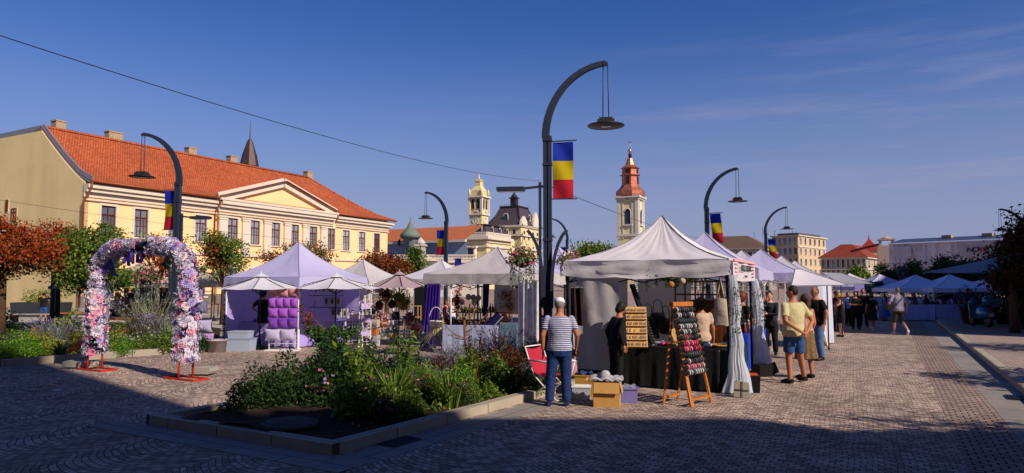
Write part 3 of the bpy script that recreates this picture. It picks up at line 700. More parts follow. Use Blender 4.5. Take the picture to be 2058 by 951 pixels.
    m = MB(); B = [(cx - 7, cy - 8, z1), (cx + 7, cy - 8, z1), (cx + 7, cy + 8, z1), (cx - 7, cy + 8, z1)]; Tq = [(cx - 3.2, cy - 3.6, zt2), (cx + 3.2, cy - 3.6, zt2), (cx + 3.2, cy + 3.6, zt2), (cx - 3.2, cy + 3.6, zt2)]
    Md = [((b[0] * .42 + q_[0] * .58) * 1.0 - (.35 if b[0] < cx else -.35) * -1, b[1] * .42 + q_[1] * .58, z1 + (zt2 - z1) * .52) for b, q_ in zip(B, Tq)]
    m.add(B + Md + Tq, [(0, 1, 5, 4), (1, 2, 6, 5), (2, 3, 7, 6), (3, 0, 4, 7), (4, 5, 9, 8), (5, 6, 10, 9), (6, 7, 11, 10), (7, 4, 8, 11), (8, 9, 10, 11)]); dr = m.build('dome_roof', SLATE, t)
    m = MB(); m.box((cx, cy, zt2 + .15), (7.2, 8, .4))
    for i in range(9): m.box((cx - 3.4 + i * .85, cy - 4, zt2 + .6), (.12, .12, .7))
    for s in (0, 1, 2, 3): m.tube([B[s], Md[s], Tq[s]], .3, 6)
    m.build('roof_cresting', M('dark_lead'), dr)
    lanc(dr, (cx, cy - 6.3, z1 + 3.3), 0, 1.6, 2.2, GLASS, 'dormer'); lanc(dr, (cx + 5.8, cy, z1 + 3.3), R(90), 1.3, 2, GLASS, 'dormer')
    zc = at(1040, 397, Yb + 8).z
    m = MB(); m.box((cx, cy, (zt2 + zc) / 2), (2.0, 2.0, zc - zt2)); m.box((cx, cy, zc), (2.8, 2.8, .35)); m.lathe([(1.3, zc + .2), (.9, zc + 1), (.3, zc + 1.7), (.25, zc + 2.2), (.35, zc + 2.5), (.05, zc + 3.6)], c=(cx, cy, 0), n=8)
    m.build('lantern_turret', M('dark_lead'), dr)
    # clock tower
    Yt = 226; p = at(962, 560, Yt); lp = Vector((p.x - c.x, p.y - c.y, 0)); tx, ty = lp.dot(NV), lp.dot(DV)
    z = lambda py: at(962, py, Yt).z
    S = 4.6
    m = MB(); m.box((tx, ty, z(396) / 2), (S, S, z(396))); tw = m.build('clock_tower', CRST, t)
    m = MB()
    for zz, s, h in ((z(397), S + 1.5, .5), (z(432), S + .9, .5), (z(453), S + .5, .4)): m.box((tx, ty, zz), (s, s, h))
    for sx in (-1, 1):
        for sy in (-1, 1): m.box((tx + sx * S / 2, ty + sy * S / 2, z(414)), (.7, .7, z(398) - z(431)))
    m.build('tower_cornice', CREAM, tw)
    m = MB(); m.box((tx, ty, (z(396) + z(384)) / 2), (S * .84, S * .84, z(384) - z(396))); m.lathe([(S * .60, z(384)), (S * .46, z(379)), (S * .32, z(375)), (S * .31, z(366)), (S * .36, z(365.5))], c=(tx, ty, 0), n=4, smooth=False, rot=R(45))
    for i in range(4):
        for j in range(4):
            if i in (0, 3) or j in (0, 3): m.box((tx - .9 + i * .6, ty - .9 + j * .6, z(364.5)), (.3, .3, 1.0))
    for sx in (-1, 1):
        for sy in (-1, 1): m.lathe([(.5, 0), (.35, .9), (.45, 1.2), (.1, 2.2)], c=(tx + sx * S * .5, ty + sy * S * .5, z(394)), n=8)
    m.build('tower_crown', CRST, tw)
    m = MB(); m.tube([(tx, ty, z(366)), (tx, ty, z(349))], .12, 6); m.ell((tx, ty, z(358)), (.35, .35, .6)); m.build('tower_finial', CREAM, tw)
    for k, (ax, ay, an) in enumerate(((0, -1, 0), (1, 0, R(90)))):
        ox, oy = tx + ax * (S / 2 + .06), ty + ay * (S / 2 + .06)
        for s in (-1, 1): lanc(tw, (ox + (s * .95 if ay else 0), oy + (s * .95 if ax else 0), z(411)), an, 1.2, 3.2, M('belfry_shade', '3c3024', rough=1), 'belfry_opening')
        clock(tw, (ox, oy, z(444.5)), an, 1.05, M('clock_white', 'd8d8d4'), BLACKMETAL, CREAM)
        m = MB(); m.tube([(-1.9 + i * .38, 0, 1.1 * math.sin(math.pi * i / 10)) for i in range(11)], .22, 6); m.build('arched_moulding', CREAM, tw, (ox, oy, z(432)), an)
town_hall()
def church():
    Y = 150; c = at(1269, 560, Y); t = thing('church_tower', 'tall cream church tower with a copper baroque spire and a clock', 'church tower', (c.x, c.y, 0), RZ)
    z = lambda py: at(1269, py, Y).z
    S = 4.5; COP = M('copper', 'b06a52', rough=.42, metal=.55, var=(1.2, .35), bump=(2, .3, .1)); CDK = M('copper_dark', '4a2a22', rough=.5, metal=.5)
    CH = M('church_plaster', 'd8cc9c', rough=.9, var=(.3, .07), streak=(.6, .1))
    m = MB(); m.box((0, 0, z(398) / 2), (S, S, z(398)))
    m.build('tower_wall', CH, t)
    m = MB()
    for sx in (-1, 1):
        for sy in (-1, 1): m.box((sx * S * .46, sy * S * .46, z(440)), (.75, .75, z(399) - z(481)))
    for s, q_ in ((0, -1), (1, 0)):
        for k in (-1, 1): m.box((k * S * .23 if not s else S / 2, k * S * .23 if s else -S / 2, z(440)), (.3, .3, z(399) - z(481)))
    m.box((0, 0, z(398)), (S + 1.2, S + 1.2, .45)); m.box((0, 0, z(402)), (S + .7, S + .7, .3)); m.box((0, 0, z(474)), (S + .5, S + .5, .5)); m.box((0, 0, z(498)), (S + .6, S + .6, .4))
    m.build('stone_trim', M('church_trim', 'c4beb4', rough=.85, var=(1, .08)), t)
    m = MB(); hw = S / 2
    m.lathe([(hw * 1.38, z(397)), (hw * 1.42, z(393)), (hw * 1.42, z(386)), (hw * 1.02, z(378)), (hw * .82, z(372)), (hw * .8, z(355)), (hw * 1.0, z(353.5)), (hw * 1.0, z(352)), (hw * .78, z(351)), (hw * .76, z(341)), (hw * .95, z(339)), (hw * .8, z(337)), (hw * .45, z(332)), (hw * .3, z(322)), (hw * .26, z(319)), (hw * .1, z(317)), (hw * .1, z(309))], n=8, smooth=False, rot=R(22.5))
    m.build('copper_spire', COP, t)
    m = MB()
    for k in range(4):
        a = k * R(90); m.box((math.cos(a) * hw * .76, math.sin(a) * hw * .76, z(364)), (.25, .7, 1.5), rz=a); m.box((math.cos(a) * hw * .72, math.sin(a) * hw * .72, z(346)), (.12, 1.2, .8), rz=a)
    m.lathe([(hw * .16, z(318)), (hw * .16, z(311)), (hw * .22, z(310))], n=8); m.build('spire_opening', CDK, t)
    m = MB(); m.ell((0, 0, z(304)), (.42, .42, .6)); m.tube([(0, 0, z(309)), (0, 0, z(281))], .07, 6); m.box((0, 0, z(287)), (.9, .1, .12)); m.box((0, 0, z(290.5)), (.55, .1, .1)); m.build('cross', M('gilt', 'a8a098', rough=.3, metal=.8), t)
    for an, ox, oy in ((0, 0, -S / 2 - .06), (R(90), S / 2 + .06, 0)):
        lanc(t, (ox, oy, z(437)), an, 1.3, 3.2, M('louvre_blue', '2a3448', rough=.6)); clock(t, (ox * 1.12, oy * 1.12, z(396.5)), an, .72, M('clock_dark', '14181e'), M('gold_hand', 'c0a050', metal=.6, rough=.4), M('church_trim'))
        q_ = MB(); q_.tube([(-1.35 + i * .27, 0, 1.35 * math.sin(math.pi * i / 10)) for i in range(11)], .2, 6); q_.build('clock_arch', M('church_trim'), t, (ox * 1.1, oy * 1.1, z(399)), an)
        q_ = MB(); q_.box((0, -.1, 0), (2.2, .4, .25)); q_.build('ledge', M('church_trim'), t, (ox, oy, z(454)), an)
    n = on_line(c, DV, 1320, 5)
    m = MB(); m.box((0, 8 + S / 2, z(505) / 2), (S + 3, 16, z(505))); m.build('nave_wall', CH, t)
    m = MB(); m.prism([(-S / 2 - 2, S / 2, z(506)), (S / 2 + 2, S / 2, z(506)), (0, S / 2, z(484))], (0, 16, 0)); m.build('nave_roof', TILE2, t)
church()
# ---- right background row
def block(name, label, px0, pxc, px1, pyt, Yc, wallm, roofm=None, pyr=None, floors=4, nl=5, nr=5, ww=1.3, wh=1.7, cat='building', hipin=4, style='mid', ang=A, trim=CREAM):
    """building whose nearest corner is seen at column pxc; left face runs away to px0, right face to px1"""
    c = at(pxc, 560, Yc); c.z = 0; t = thing(name, label, cat, c, -ang); zt = at(pxc, pyt, Yc).z
    dv = Vector((math.sin(ang), math.cos(ang), 0)); nv = Vector((math.cos(ang), -math.sin(ang), 0))
    wl = on_line(c, -nv, px0, zt * .7); wr = on_line(c, dv, px1, zt * .7)
    WM = (REDWIN if False else DARKWOOD, None, GLASSL, trim)
    fh = zt / floors
    wz = [fh * (i + .55) for i in range(floors)]
    facade(t, 'wall', (-wl, 0, 0), 0, wl, 0, zt, [(wl * (i + .5) / nl, z, min(ww, wl / nl * .55), wh) for i in range(nl) for z in wz], wallm, WM, style)
    facade(t, 'wall', (0, 0, 0), R(90), wr, 0, zt, [(wr * (i + .5) / nr, z, min(ww, wr / nr * .55), wh) for i in range(nr) for z in wz], wallm, WM, style)
    m = MB(); m.box((-wl / 2, wr / 2, zt + .15), (wl + 1, wr + 1, .3)); m.box((-wl / 2, -.12, zt - fh), (wl, .3, .3)); m.box((.12, wr / 2, zt - fh), (.3, wr, .3)); m.build('cornice', trim, t)
    if roofm:
        zr = at(pxc, pyr, Yc + wr * .3).z; k = min(hipin, wl * .45, wr * .45); e = .6
        m = MB(); b = [(-wl - e, -e, zt + .3), (e, -e, zt + .3), (e, wr + e, zt + .3), (-wl - e, wr + e, zt + .3)]; q_ = [(-wl + k, k, zr), (-k, k, zr), (-k, wr - k, zr), (-wl + k, wr - k, zr)]
        m.add(b + q_, [(0, 1, 5, 4), (1, 2, 6, 5), (2, 3, 7, 6), (3, 0, 4, 7), (4, 5, 6, 7)]); m.build('roof', roofm, t)
    return t, zt, wl, wr
GREYB = M('grey_render', '908a80', rough=.9, var=(.2, .08), streak=(.4, .12)); BEIG = M('beige_render', 'c2a888', rough=.9, var=(.2, .06), streak=(.4, .08)); BRWN = M('brown_roof', '5e4a40', rough=.8, var=(.5, .12), bump=(3, .4, .1))
RED2 = M('red_roof', '7c3424', rough=.8, var=(.5, .15), bump=(4, .5, .1))
block('brown_roofed_house', 'grey house with a broad brown hipped roof above the tents', 1380, 1535, 1560, 500, 165, GREYB, BRWN, 476, 3, 9, 2)
t5, zt, wl, wr = block('office_block', 'beige five storey block with rows of windows and a flat roof', 1552, 1606, 1660, 474, 215, BEIG, None, None, 5, 5, 6, 1.5, 2.1, style='mid', ang=R(44))
m = MB(); m.box((-wl / 2, wr / 2, zt + .6), (wl * .8, wr * .8, 1.1)); m.build('roof_house', M('roof_dark', '4a4648', rough=.8), t5)
m = MB()
for x, h in ((-14, 4), (-12.5, 3), (-10, 2.6), (-17, 2.2), (-4, 2.2)): m.tube([(x, 6, zt), (x, 6, zt + h)], .06, 5); m.bar((x - .5, 6, zt + h * .8), (x + .5, 6, zt + h * .8), .05)
m.build('antenna', BLACKMETAL, t5)
block('red_roofed_house', 'pale grey house with a long red tiled roof right of the office block', 1650, 1742, 1782, 519, 168, M('greyish_plaster', 'a89a8a', rough=.9, var=(.2, .08), streak=(.3, .1)), RED2, 492, 3, 9, 4, 1.0, 2.0, ang=R(38))
def red_turret():
    Y = 185; c = at(1749, 560, Y); t = thing('corner_turret', 'small corner tower with a pointed red roof and spike', 'tower', (c.x, c.y, 0), RZ); z = lambda py: at(1749, py, Y).z
    m = MB(); m.box((0, 0, z(503) / 2), (5.4, 5.4, z(503))); m.build('wall', CRST, t)
    m = MB(); m.lathe([(4.3, z(503)), (2.6, z(495)), (1.2, z(488)), (.2, z(480)), (.1, z(472))], n=4, rot=R(45), smooth=False); m.build('roof', M('red_sheet_roof', '8c2a1c', rough=.6, var=(1, .1)), t)
    t = thing('belfry', 'pale open belfry on top of the building beside the scaffolding sheets', 'tower', (*at(1784, 560, 150).xy, 0), RZ); z = lambda py: at(1784, py, 150).z
    ST = M('pinkish_stone', 'a89084', rough=.9, var=(1, .15))
    m = MB(); m.box((0, 0, z(494) / 2), (3.6, 3.6, z(494))); m.build('wall', ST, t)
    for sx in (-1, 1):
        for sy in (-1, 1): m = MB(); m.box((sx * 1.2, sy * 1.2, z(488)), (.45, .45, z(482) - z(494))); m.build('column', ST, t)
    m = MB(); m.box((0, 0, z(482)), (3.4, 3.4, .3)); m.lathe([(1.6, z(481)), (.8, z(478)), (.1, z(475)), (.05, z(469))], n=8); m.build('cap', ST, t)
    m = MB(); m.bar((-7, 3, z(503)), (-1.5, 1, z(491)), .6, .5); m.build('roof_slope', M('red_sheet_roof'), t)
red_turret()
def wrapped():
    a = at(1790, 560, 132); b = at(2120, 560, 112); t = thing('wrapped_building', 'long building covered in grey scaffolding sheets with a dark roof', 'building', (a.x, a.y, 0), math.atan2(b.y - a.y, b.x - a.x))
    Ln = (b - a).length; zt = at(1800, 491, 131).z
    SH = M('scaffold_sheet', 'd4ced6', rough=.8, var=(.35, .2), streak=(.5, .3), bump=(.9, .9, .4)); ST = M('sheet_seam', 'd8d0d2', rough=.8)
    def w(u, v):
        x = u * Ln; z = v * zt; return (x, .28 * math.sin(x * 2.1 + z * .3) * math.sin(z * .7 + x * .2) + .12 * math.sin(x * 7), z)
    m = MB(); m.grid(w, 180, 14); m.quad((0, 0, 0), (0, 0, zt), (-.6, 9, zt), (-.6, 9, 0)); m.build('scaffold_sheet', SH, t)
    m = MB()
    for i in range(15): x = 1 + i * (Ln - 2) / 14; m.box((x + math.sin(i * 5) * .4, -.38, zt * .5), (.09, .08, zt))
    for z in (.3, .55, .8): m.box((Ln / 2, -.34, zt * z), (Ln, .06, .06))
    m.box((Ln / 2, -.2, zt), (Ln, .7, .18)); m.build('scaffold_seam', ST, t)
    m = MB(); m.quad((0, -.5, zt + .2), (Ln, -.5, zt + .2), (Ln, 4, zt + 1.15), (.8, 4, zt + 1.15)); m.build('roof', M('blue_grey_roof', '3c4660', rough=.5, var=(1, .15)), t)
    for u in (9, 15.5, 22): m = MB(); m.box((u, 3, zt + 1.2), (1.6, 1, .5)); m.build('chimney', BRK, t)
    # banner with company lettering near the right end
    pz = at(1975, 499, 120).z
    fx = lambda px: on_line(a, Vector((math.cos(t.rotation_euler.z), math.sin(t.rotation_euler.z), 0)), px, pz)
    m = MB(); m.grid(lambda u, v: (fx(1928) + u * (fx(2030) - fx(1928)), -.55 + .08 * math.sin(u * 24 + v * 5), zt - 3.1 + v * 3.0), 40, 4); bn = m.build('advertising_banner', M('banner_grey', 'a8a2aa', rough=.7, var=(.8, .1)), t)
    TX = M('banner_black', '14141c', rough=.7)
    for ch, px in (('N', 1953), ('O', 1964), ('R', 1986), ('T', 1997)):
        link('letter', textmesh(ch, 1.15, TX, .05, bold=.012, sx=1.25), bn, (fx(px), -.72, zt - 1.6))
    m = MB(); [m.bar((fx(1971.5) + k * .48, -.72, zt - 1.2), (fx(1976.5) + k * .48, -.72, zt - 2.05), .24, .05, up=(0, 1, 0)) for k in (0, 1)]; m.build('letter', M('banner_red', '9c2848', rough=.7), bn)
    m = MB(); m.grid(lambda u, v: (fx(1800) + u * (fx(1834) - fx(1800)), -.6 - .1 * math.sin(u * 9), zt - 2.3 + v * 1.9 - .7 * math.sin(math.pi * u) * (1 - v)), 20, 3); m.build('loose_sheet', M('pale_sheet', 'b4b2be', rough=.7, var=(1, .1)), t)
wrapped()
# ---- street row behind the photographer, whose shadow lies across the square
SHH = M('shade_house', 'a89878', rough=.9, var=(.3, .1))
def rear_house(nm, lab, x0, x1, y0, h, d=14, roof=True):
    t = thing(nm, lab, 'building', (x0, y0, 0)); w = x1 - x0; n = max(2, int(w / 3.4)); fl = int(h / 3.6)
    facade(t, 'wall', (w, 0, 0), R(180), w, 0, h, [(w * (i + .5) / n, 3.6 * (j + .5), 1.2, 2.0) for i in range(n) for j in range(fl)], SHH, (DARKWOOD, None, GLASS, CREAM), 'mid')
    m = MB(); m.quad((0, 0, 0), (0, -d, 0), (0, -d, h), (0, 0, h)); m.quad((w, 0, 0), (w, -d, 0), (w, -d, h), (w, 0, h)); m.quad((0, -d, 0), (w, -d, 0), (w, -d, h), (0, -d, h)); m.build('side_wall', SHH, t)
    m = MB(); m.quad((0, 0, h), (w, 0, h), (w, -d, h), (0, -d, h)); m.build('roof', BRWN, t)
    return t
def sh(X, Y, H): k = H / math.tan(SUN_EL); return X + k * math.sin(SUN_AZ), Y + k * math.cos(SUN_AZ)
# the tall house: end of its shadow edge at (-11.6,17.2); lower row: roof shadow through (0.2,10.6) .. (2.6,9.9)
HT = 27.0; xt, yt = sh(-11.7, 17.1, HT); rear_house('tall_rear_house', 'tall plain house behind the photographer', xt - 60, xt, yt, HT)
HS = 19.0; xs, ys = sh(1.0, 10.0, HS); rear_house('lower_rear_house', 'lower plain house behind the photographer', xt + .02, xs + 2.4, ys, HS)
xs2, ys2 = sh(3, 9.2, HS - .6); rear_house('end_rear_house', 'plain house at the end of the row behind the photographer', xs + 2.5, xs + 42, ys2, HS - .6)
xr, yr = 35.0, 6.7
t = thing('side_street_house', 'plain house across the street beside the cafe terrace', 'building', (xr, yr, 0), RZ)
m = MB(); m.prism([(0, 0, 0), (30, 15, 0), (30, 80, 0), (0, 80, 0)], (0, 0, 22.5)); m.build('wall', SHH, t)
# ================================================================== street lamps
FLAGB = M('flag_blue', '0c2aa0', rough=.8, var=(3, .06), transl=.15); FLAGY = M('flag_yellow', 'b8a000', rough=.8, var=(3, .06), transl=.15); FLAGR = M('flag_red', 'b01830', rough=.8, var=(3, .06), transl=.15)
LENS = M('lamp_lens', 'b8bcc4', rough=.2)
def lamp(label, loc, arm=1, rz=RZ, flood=0, basket=(), group='arched street lamps of the square'):
    """arm: +1 arches to local +x, -1 to local -x ; flood: side of the square flood light post"""
    t = thing('street_lamp', label, 'street lamp', loc, rz, group)
    m = MB(); s = .088
    m.box((-s * .62, 0, 2.62), (.08, .13, 5.24)); m.box((s * .62, 0, 2.62), (.08, .13, 5.24)); m.box((0, 0, 2.6), (.06, .08, 5.1))
    for z in (.12, 1.4, 2.9, 4.6, 5.15): m.box((0, 0, z), (.215, .16, .06))
    m.box((0, 0, .05), (.42, .42, .1)); m.build('pole', DARKMETAL, t)
    rx, rz_ = 1.35 * arm, 1.66; P = []
    for i in range(17):
        a = i / 16 * R(84); P.append((rx * (1 - math.cos(a)) / (1 - math.cos(R(84))) - .04 * arm, 0, 5.2 + rz_ * math.sin(a) / math.sin(R(84))))
    m = MB()
    for i in range(16):
        w = .17 - .07 * i / 16
        for o in (-.045, .045): m.bar((P[i][0], o, P[i][2]), (P[i + 1][0], o, P[i + 1][2]), .03, w, up=(0, 1, 0)) if False else m.bar((P[i][0], o, P[i][2]), (P[i + 1][0], o, P[i + 1][2]), w, .03, up=(0, 1, 0))
        if i % 4 == 0: m.box((P[i][0], 0, P[i][2]), (.06, .08, .06))
    m.box((P[-1][0], 0, P[-1][2] - .02), (.1, .14, .07)); m.build('arm', DARKMETAL, t)
    tip = P[-1]; m = MB()
    for o in (-.05, .05): m.tube([(tip[0] + o, 0, tip[2]), (tip[0] + o * 1.3, 0, tip[2] - 1.28)], .012, 6)
    m.build('hanger_rod', DARKMETAL, t)
    z = tip[2] - 1.28; m = MB(); m.box((tip[0], 0, z), (.3, .26, .05)); m.box((tip[0], 0, z - .05), (.38, .3, .06))
    m.lathe([(.05, z - .08), (.40, z - .13), (.415, z - .145), (.4, z - .155), (.0, z - .155)], c=(tip[0], 0, 0), n=32); h = m.build('lamp_head', M('lamp_grey', '34363c', rough=.5, metal=.4), t)
    m = MB(); m.box((tip[0], 0, z - .162), (.2, .12, .012)); m.build('lens', LENS, h)
    if flood:
        fx = -.17 * arm; m = MB(); m.box((fx, 0, 2.4), (.06, .06, 3.6)); m.box((fx / 2, 0, 4.1), (abs(fx), .05, .05)); m.box((fx / 2, 0, 1.2), (abs(fx), .05, .05)); m.build('side_post', DARKMETAL, t)
        m = MB(); m.bar((fx, 0, 4.1), (fx + flood * .4, 0, 4.06), .06, .05); m.box((fx + flood * .66, 0, 4.05), (.62, .28, .09)); f = m.build('floodlight', DARKMETAL, t)
        m = MB(); m.box((fx + flood * .66, 0, 4.0), (.5, .2, .012)); m.build('lens', LENS, f)
    for bx in basket:
        m = MB(); Q = [(bx * .1, -.12, 1.4)] + [(bx * (.1 + .46 * (1 - math.cos(a))), -.12, 1.9 + 1.25 * math.sin(a)) for a in [R(15 * i) for i in range(6)]]
        for i in range(len(Q) - 1): m.bar(Q[i], Q[i + 1], .07, .05, up=(0, 1, 0))
        m.build('basket_arm', DARKMETAL, t)
    return t
def flag(label, loc, rz=RZ, side=1, w=.46, h=1.27, group='flag banners on the street lamps', cols=None, lean=0):
    """hangs beside a lamp pole; local x runs along the top bar"""
    t = thing('flag_banner', label, 'flag', loc, rz, group); cols = cols or (FLAGB, FLAGY, FLAGR)
    m = MB(); x0, x1 = side * .12, side * (.12 + w)
    for i, c in enumerate(cols):
        q = MB(); a, b = -i / len(cols), -(i + 1) / len(cols)
        q.grid(lambda u, v: (x0 + (x1 - x0) * u + lean * (a + (b - a) * v), .025 * math.sin(u * 5 + (a + (b - a) * v) * 6), (a + (b - a) * v) * h), 6, 6); q.build('flag_stripe', c, t)
    for z in (.02, -h - .01):
        m = MB(); m.bar((0, 0, z), (side * (.2 + w), 0, z + (.02 if z > 0 else 0)), .025); m.build('banner_bar', DARKMETAL, t)
    return t
L1 = at(1101, 560, 15.2); L1.z = 0
lamp('tall arched street lamp towering over the striped shirt man', L1, 1, R(-8), flood=-1, basket=(-1, 1))
flag('large blue, yellow and red flag on the tallest street lamp', (L1.x, L1.y, at(1100, 287, 15.2).z), R(-8), 1)
D0 = 15.2; lo = at(1423, 560, 29.8); lo.z = 0; lamp('arched street lamp rising behind the wrinkled white tent', lo, 1)
flag('blue, yellow and red flag on the lamp behind the wrinkled white tent', (lo.x, lo.y, at(1423, 430, 29.8).z), RZ, 1, lean=-.12)
lo = at(1541, 560, 45); lo.z = 0; lamp('arched street lamp standing before the beige office block', lo, 1)
flag('blue, yellow and red flag hanging before the office block', (lo.x, lo.y, at(1541, 481, 45).z), RZ, 1, lean=-.1)
lo = at(352, 560, 22.2); lo.z = 0; lamp('arched street lamp behind the flower arch', lo, -1, R(-8), flood=1, basket=(-1,)); LL = lo
flag('narrow blue, yellow and red flag on the lamp behind the flower arch', (lo.x, lo.y, at(352, 383, 22.2).z), R(-18), -1, w=.4)
lo = at(896, 560, 36.5); lo.z = 0; lamp('arched street lamp between the pale palace and the town hall', lo, -1)
flag('blue, yellow and red flag on the lamp before the pale palace', (lo.x, lo.y, at(896, 463, 36.5).z), RZ, -1, h=1.3)
flag('small blue and yellow flag in front of the town hall columns', (*at(911, 560, 46).xy, at(911, 520, 46).z), RZ, 1, w=.5, h=.9, cols=(FLAGB, FLAGY))
lo = at(1140, 560, 52); lo.z = 0; lamp('small distant arched street lamp left of the church tower', lo, -1)
flag('half hidden blue and yellow flag left of the church tower', (lo.x, lo.y, at(1140, 497, 52).z), RZ, -1, h=1.3)
lo = at(2064, 560, 45); lo.z = 0; lamp('arched street lamp above the dark tree at the cafe terrace', lo, -1)
def cable(label, pts, r=.012):
    m = MB(); m.tube(pts, r, 6, mi=0); o = m.build('overhead_cable', BLACKMETAL); tag(o, label, 'cable')
def sagline(a, b, s, n=24): return [a.lerp(b, i / n) - Vector((0, 0, s * 4 * (i / n) * (1 - i / n))) for i in range(n + 1)]
cable('long thin black cable sloping across the sky above the orange roof', sagline(at(-60, 52, 12), at(1088, 364, 46), .55, 40), .011)
cable('thin cable running from the tall lamp towards the church tower', sagline(at(1108, 376, 15.3), at(1470, 480, 60), .5), .008)
cable('thin wire stretched along the upper windows of the yellow house', sagline(at(0, 402, 30), at(790, 500, 60), .25, 30), .008)
# ================================================================== market tents
SEAM = M('seam_grey', '8a88a0', rough=.9)
def tent(label, c, rz=RZ, sx=3.15, sy=3.15, eave=2.3, peak=3.25, val=.27, mat=TENTW, legs='abcd', legm=WHITEMETAL, name='market_tent', group=None, wrinkle=0, conc=.62, walls=(), truss=True, sag=0.0, prow=1.6, legsc=1.0):
    """pop-up tent: canopy, valance, frame, legs. local a=(-,-) b=(+,-) c=(+,+) d=(-,+) corners"""
    t = thing(name, label, 'tent', (c[0], c[1], 0), rz, group); hx, hy = sx / 2, sy / 2; N = 28 if wrinkle else 16
    def cz(u, v):
        r = max(abs(u), abs(v)); k = 1 - r; z = eave + (peak - eave) * (conc * k + (1 - conc) * k ** prow * k)
        if wrinkle:
            th = math.atan2(v, u); z += wrinkle * (math.sin(th * 19) * .5 + math.sin(th * 31 + 1)) * k * (1 - k) ** .5 * 1.2 + wrinkle * .3 * math.sin(u * 14 + v * 9)
        z -= sag * (1 - min(1, abs(abs(u) - abs(v)) * 1.0)) * 0
        z -= .05 * math.sin(math.pi * k) * (1 - abs(min(abs(u), abs(v)) / max(r, 1e-3)))
        return z
    def fn(a, b): u, v = 2 * a - 1, 2 * b - 1; return (u * hx, v * hy, cz(u, v))
    m = MB(); CQ = [(-1, -1), (1, -1), (1, 1), (-1, 1)]
    for i in range(4):
        (x0, y0), (x1, y1) = CQ[i], CQ[(i + 1) % 4]
        def sf(a, b): u, v = (x0 + (x1 - x0) * a) * (1 - b), (y0 + (y1 - y0) * a) * (1 - b); return (u * hx, v * hy, cz(u, v) + .008 * math.sin(a * 23 + b * 7 + i) * (1 - b))
        m.grid(sf, N, N // 2 + 2)
    cn = m.build('canopy', mat, t); m = MB()
    for x0, y0 in CQ: m.tube([(x0 * hx * k, y0 * hy * k, cz(x0 * k, y0 * k) + .006) for k in (1, .85, .7, .55, .4, .25, .1, 0)], .011, 4)
    m.build('seam', SEAM, cn)
    m = MB()
    for (p, q) in (((-1, -1), (1, -1)), ((1, -1), (1, 1)), ((1, 1), (-1, 1)), ((-1, 1), (-1, -1))):
        def vf(a, b, p=p, q=q):
            x = p[0] + (q[0] - p[0]) * a; y = p[1] + (q[1] - p[1]) * a; ox = (abs(x) > .999) * math.copysign(1, x); oy = (abs(y) > .999) * math.copysign(1, y)
            fl = .014 * math.sin(a * 37 + p[0] * 3) * b + .01 * b; dz = -val * b - .035 * b * abs(math.sin(a * math.pi * 3)) + .02 * math.sin(a * 3.1) * b
            if wrinkle: fl += .02 * math.sin(a * 11 + b * 9) + .012 * math.sin(b * 13 + a * 3); dz -= .06 * b * math.sin(a * math.pi)
            return (x * hx + ox * fl, y * hy + oy * fl, eave + dz)
        m.grid(vf, 24, 4)
    m.build('valance', mat, t)
    cs = {'a': (-1, -1), 'b': (1, -1), 'c': (1, 1), 'd': (-1, 1)}
    for k in legs:
        x, y = cs[k]; q = MB(); X, Y = x * (hx - .05), y * (hy - .05)
        q.box((X, Y, eave / 2), (.045, .045, eave - .04)); q.box((X, Y, .012), (.12, .12, .024)); q.box((X, Y, eave - .35), (.06, .06, .1)); q.build('leg', legm, t)
    if truss:
        m = MB(); z1, z0 = eave - .08, eave - .42
        for (x0, y0, x1, y1) in ((-hx, -hy, hx, -hy), (hx, -hy, hx, hy), (hx, hy, -hx, hy), (-hx, hy, -hx, -hy)):
            f = .96; a = Vector((x0 * f, y0 * f, 0)); b = Vector((x1 * f, y1 * f, 0))
            for i in range(2):
                p = a.lerp(b, i / 2); q = a.lerp(b, (i + 1) / 2)
                m.bar(p + Vector((0, 0, z1)), q + Vector((0, 0, z0)), .022); m.bar(p + Vector((0, 0, z0)), q + Vector((0, 0, z1)), .022)
        m.build('frame', legm, t)
    for w in walls:   # (side, a, b, z0, z1, material)
        sd, a, b, z0, z1, wm = w[:6]; P, Q = {'f': ((-1, -1), (1, -1)), 'r': ((1, -1), (1, 1)), 'k': ((1, 1), (-1, 1)), 'l': ((-1, 1), (-1, -1))}[sd]
        def wf(i, j):
            k = a + (b - a) * i; x = (P[0] + (Q[0] - P[0]) * k) * (hx - .03); y = (P[1] + (Q[1] - P[1]) * k) * (hy - .03)
            o = .025 * math.sin(k * 23) * (1 - j * .6) + .015 * math.sin(k * 51 + j * 5)
            return (x + (o if sd in 'lr' else 0), y + (o if sd in 'fk' else 0), z0 + (z1 - z0) * j)
        m = MB(); m.grid(wf, 30, 5); m.build('side_wall', wm, t)
    return t
def TF(c, rz):
    """point in a tent's frame -> world"""
    m = Matrix.Translation((c[0], c[1], 0)) @ Matrix.Rotation(rz, 4, 'Z'); return lambda x, y, z=0: tuple((m @ Vector((x, y, z))))
S_ = 3.15
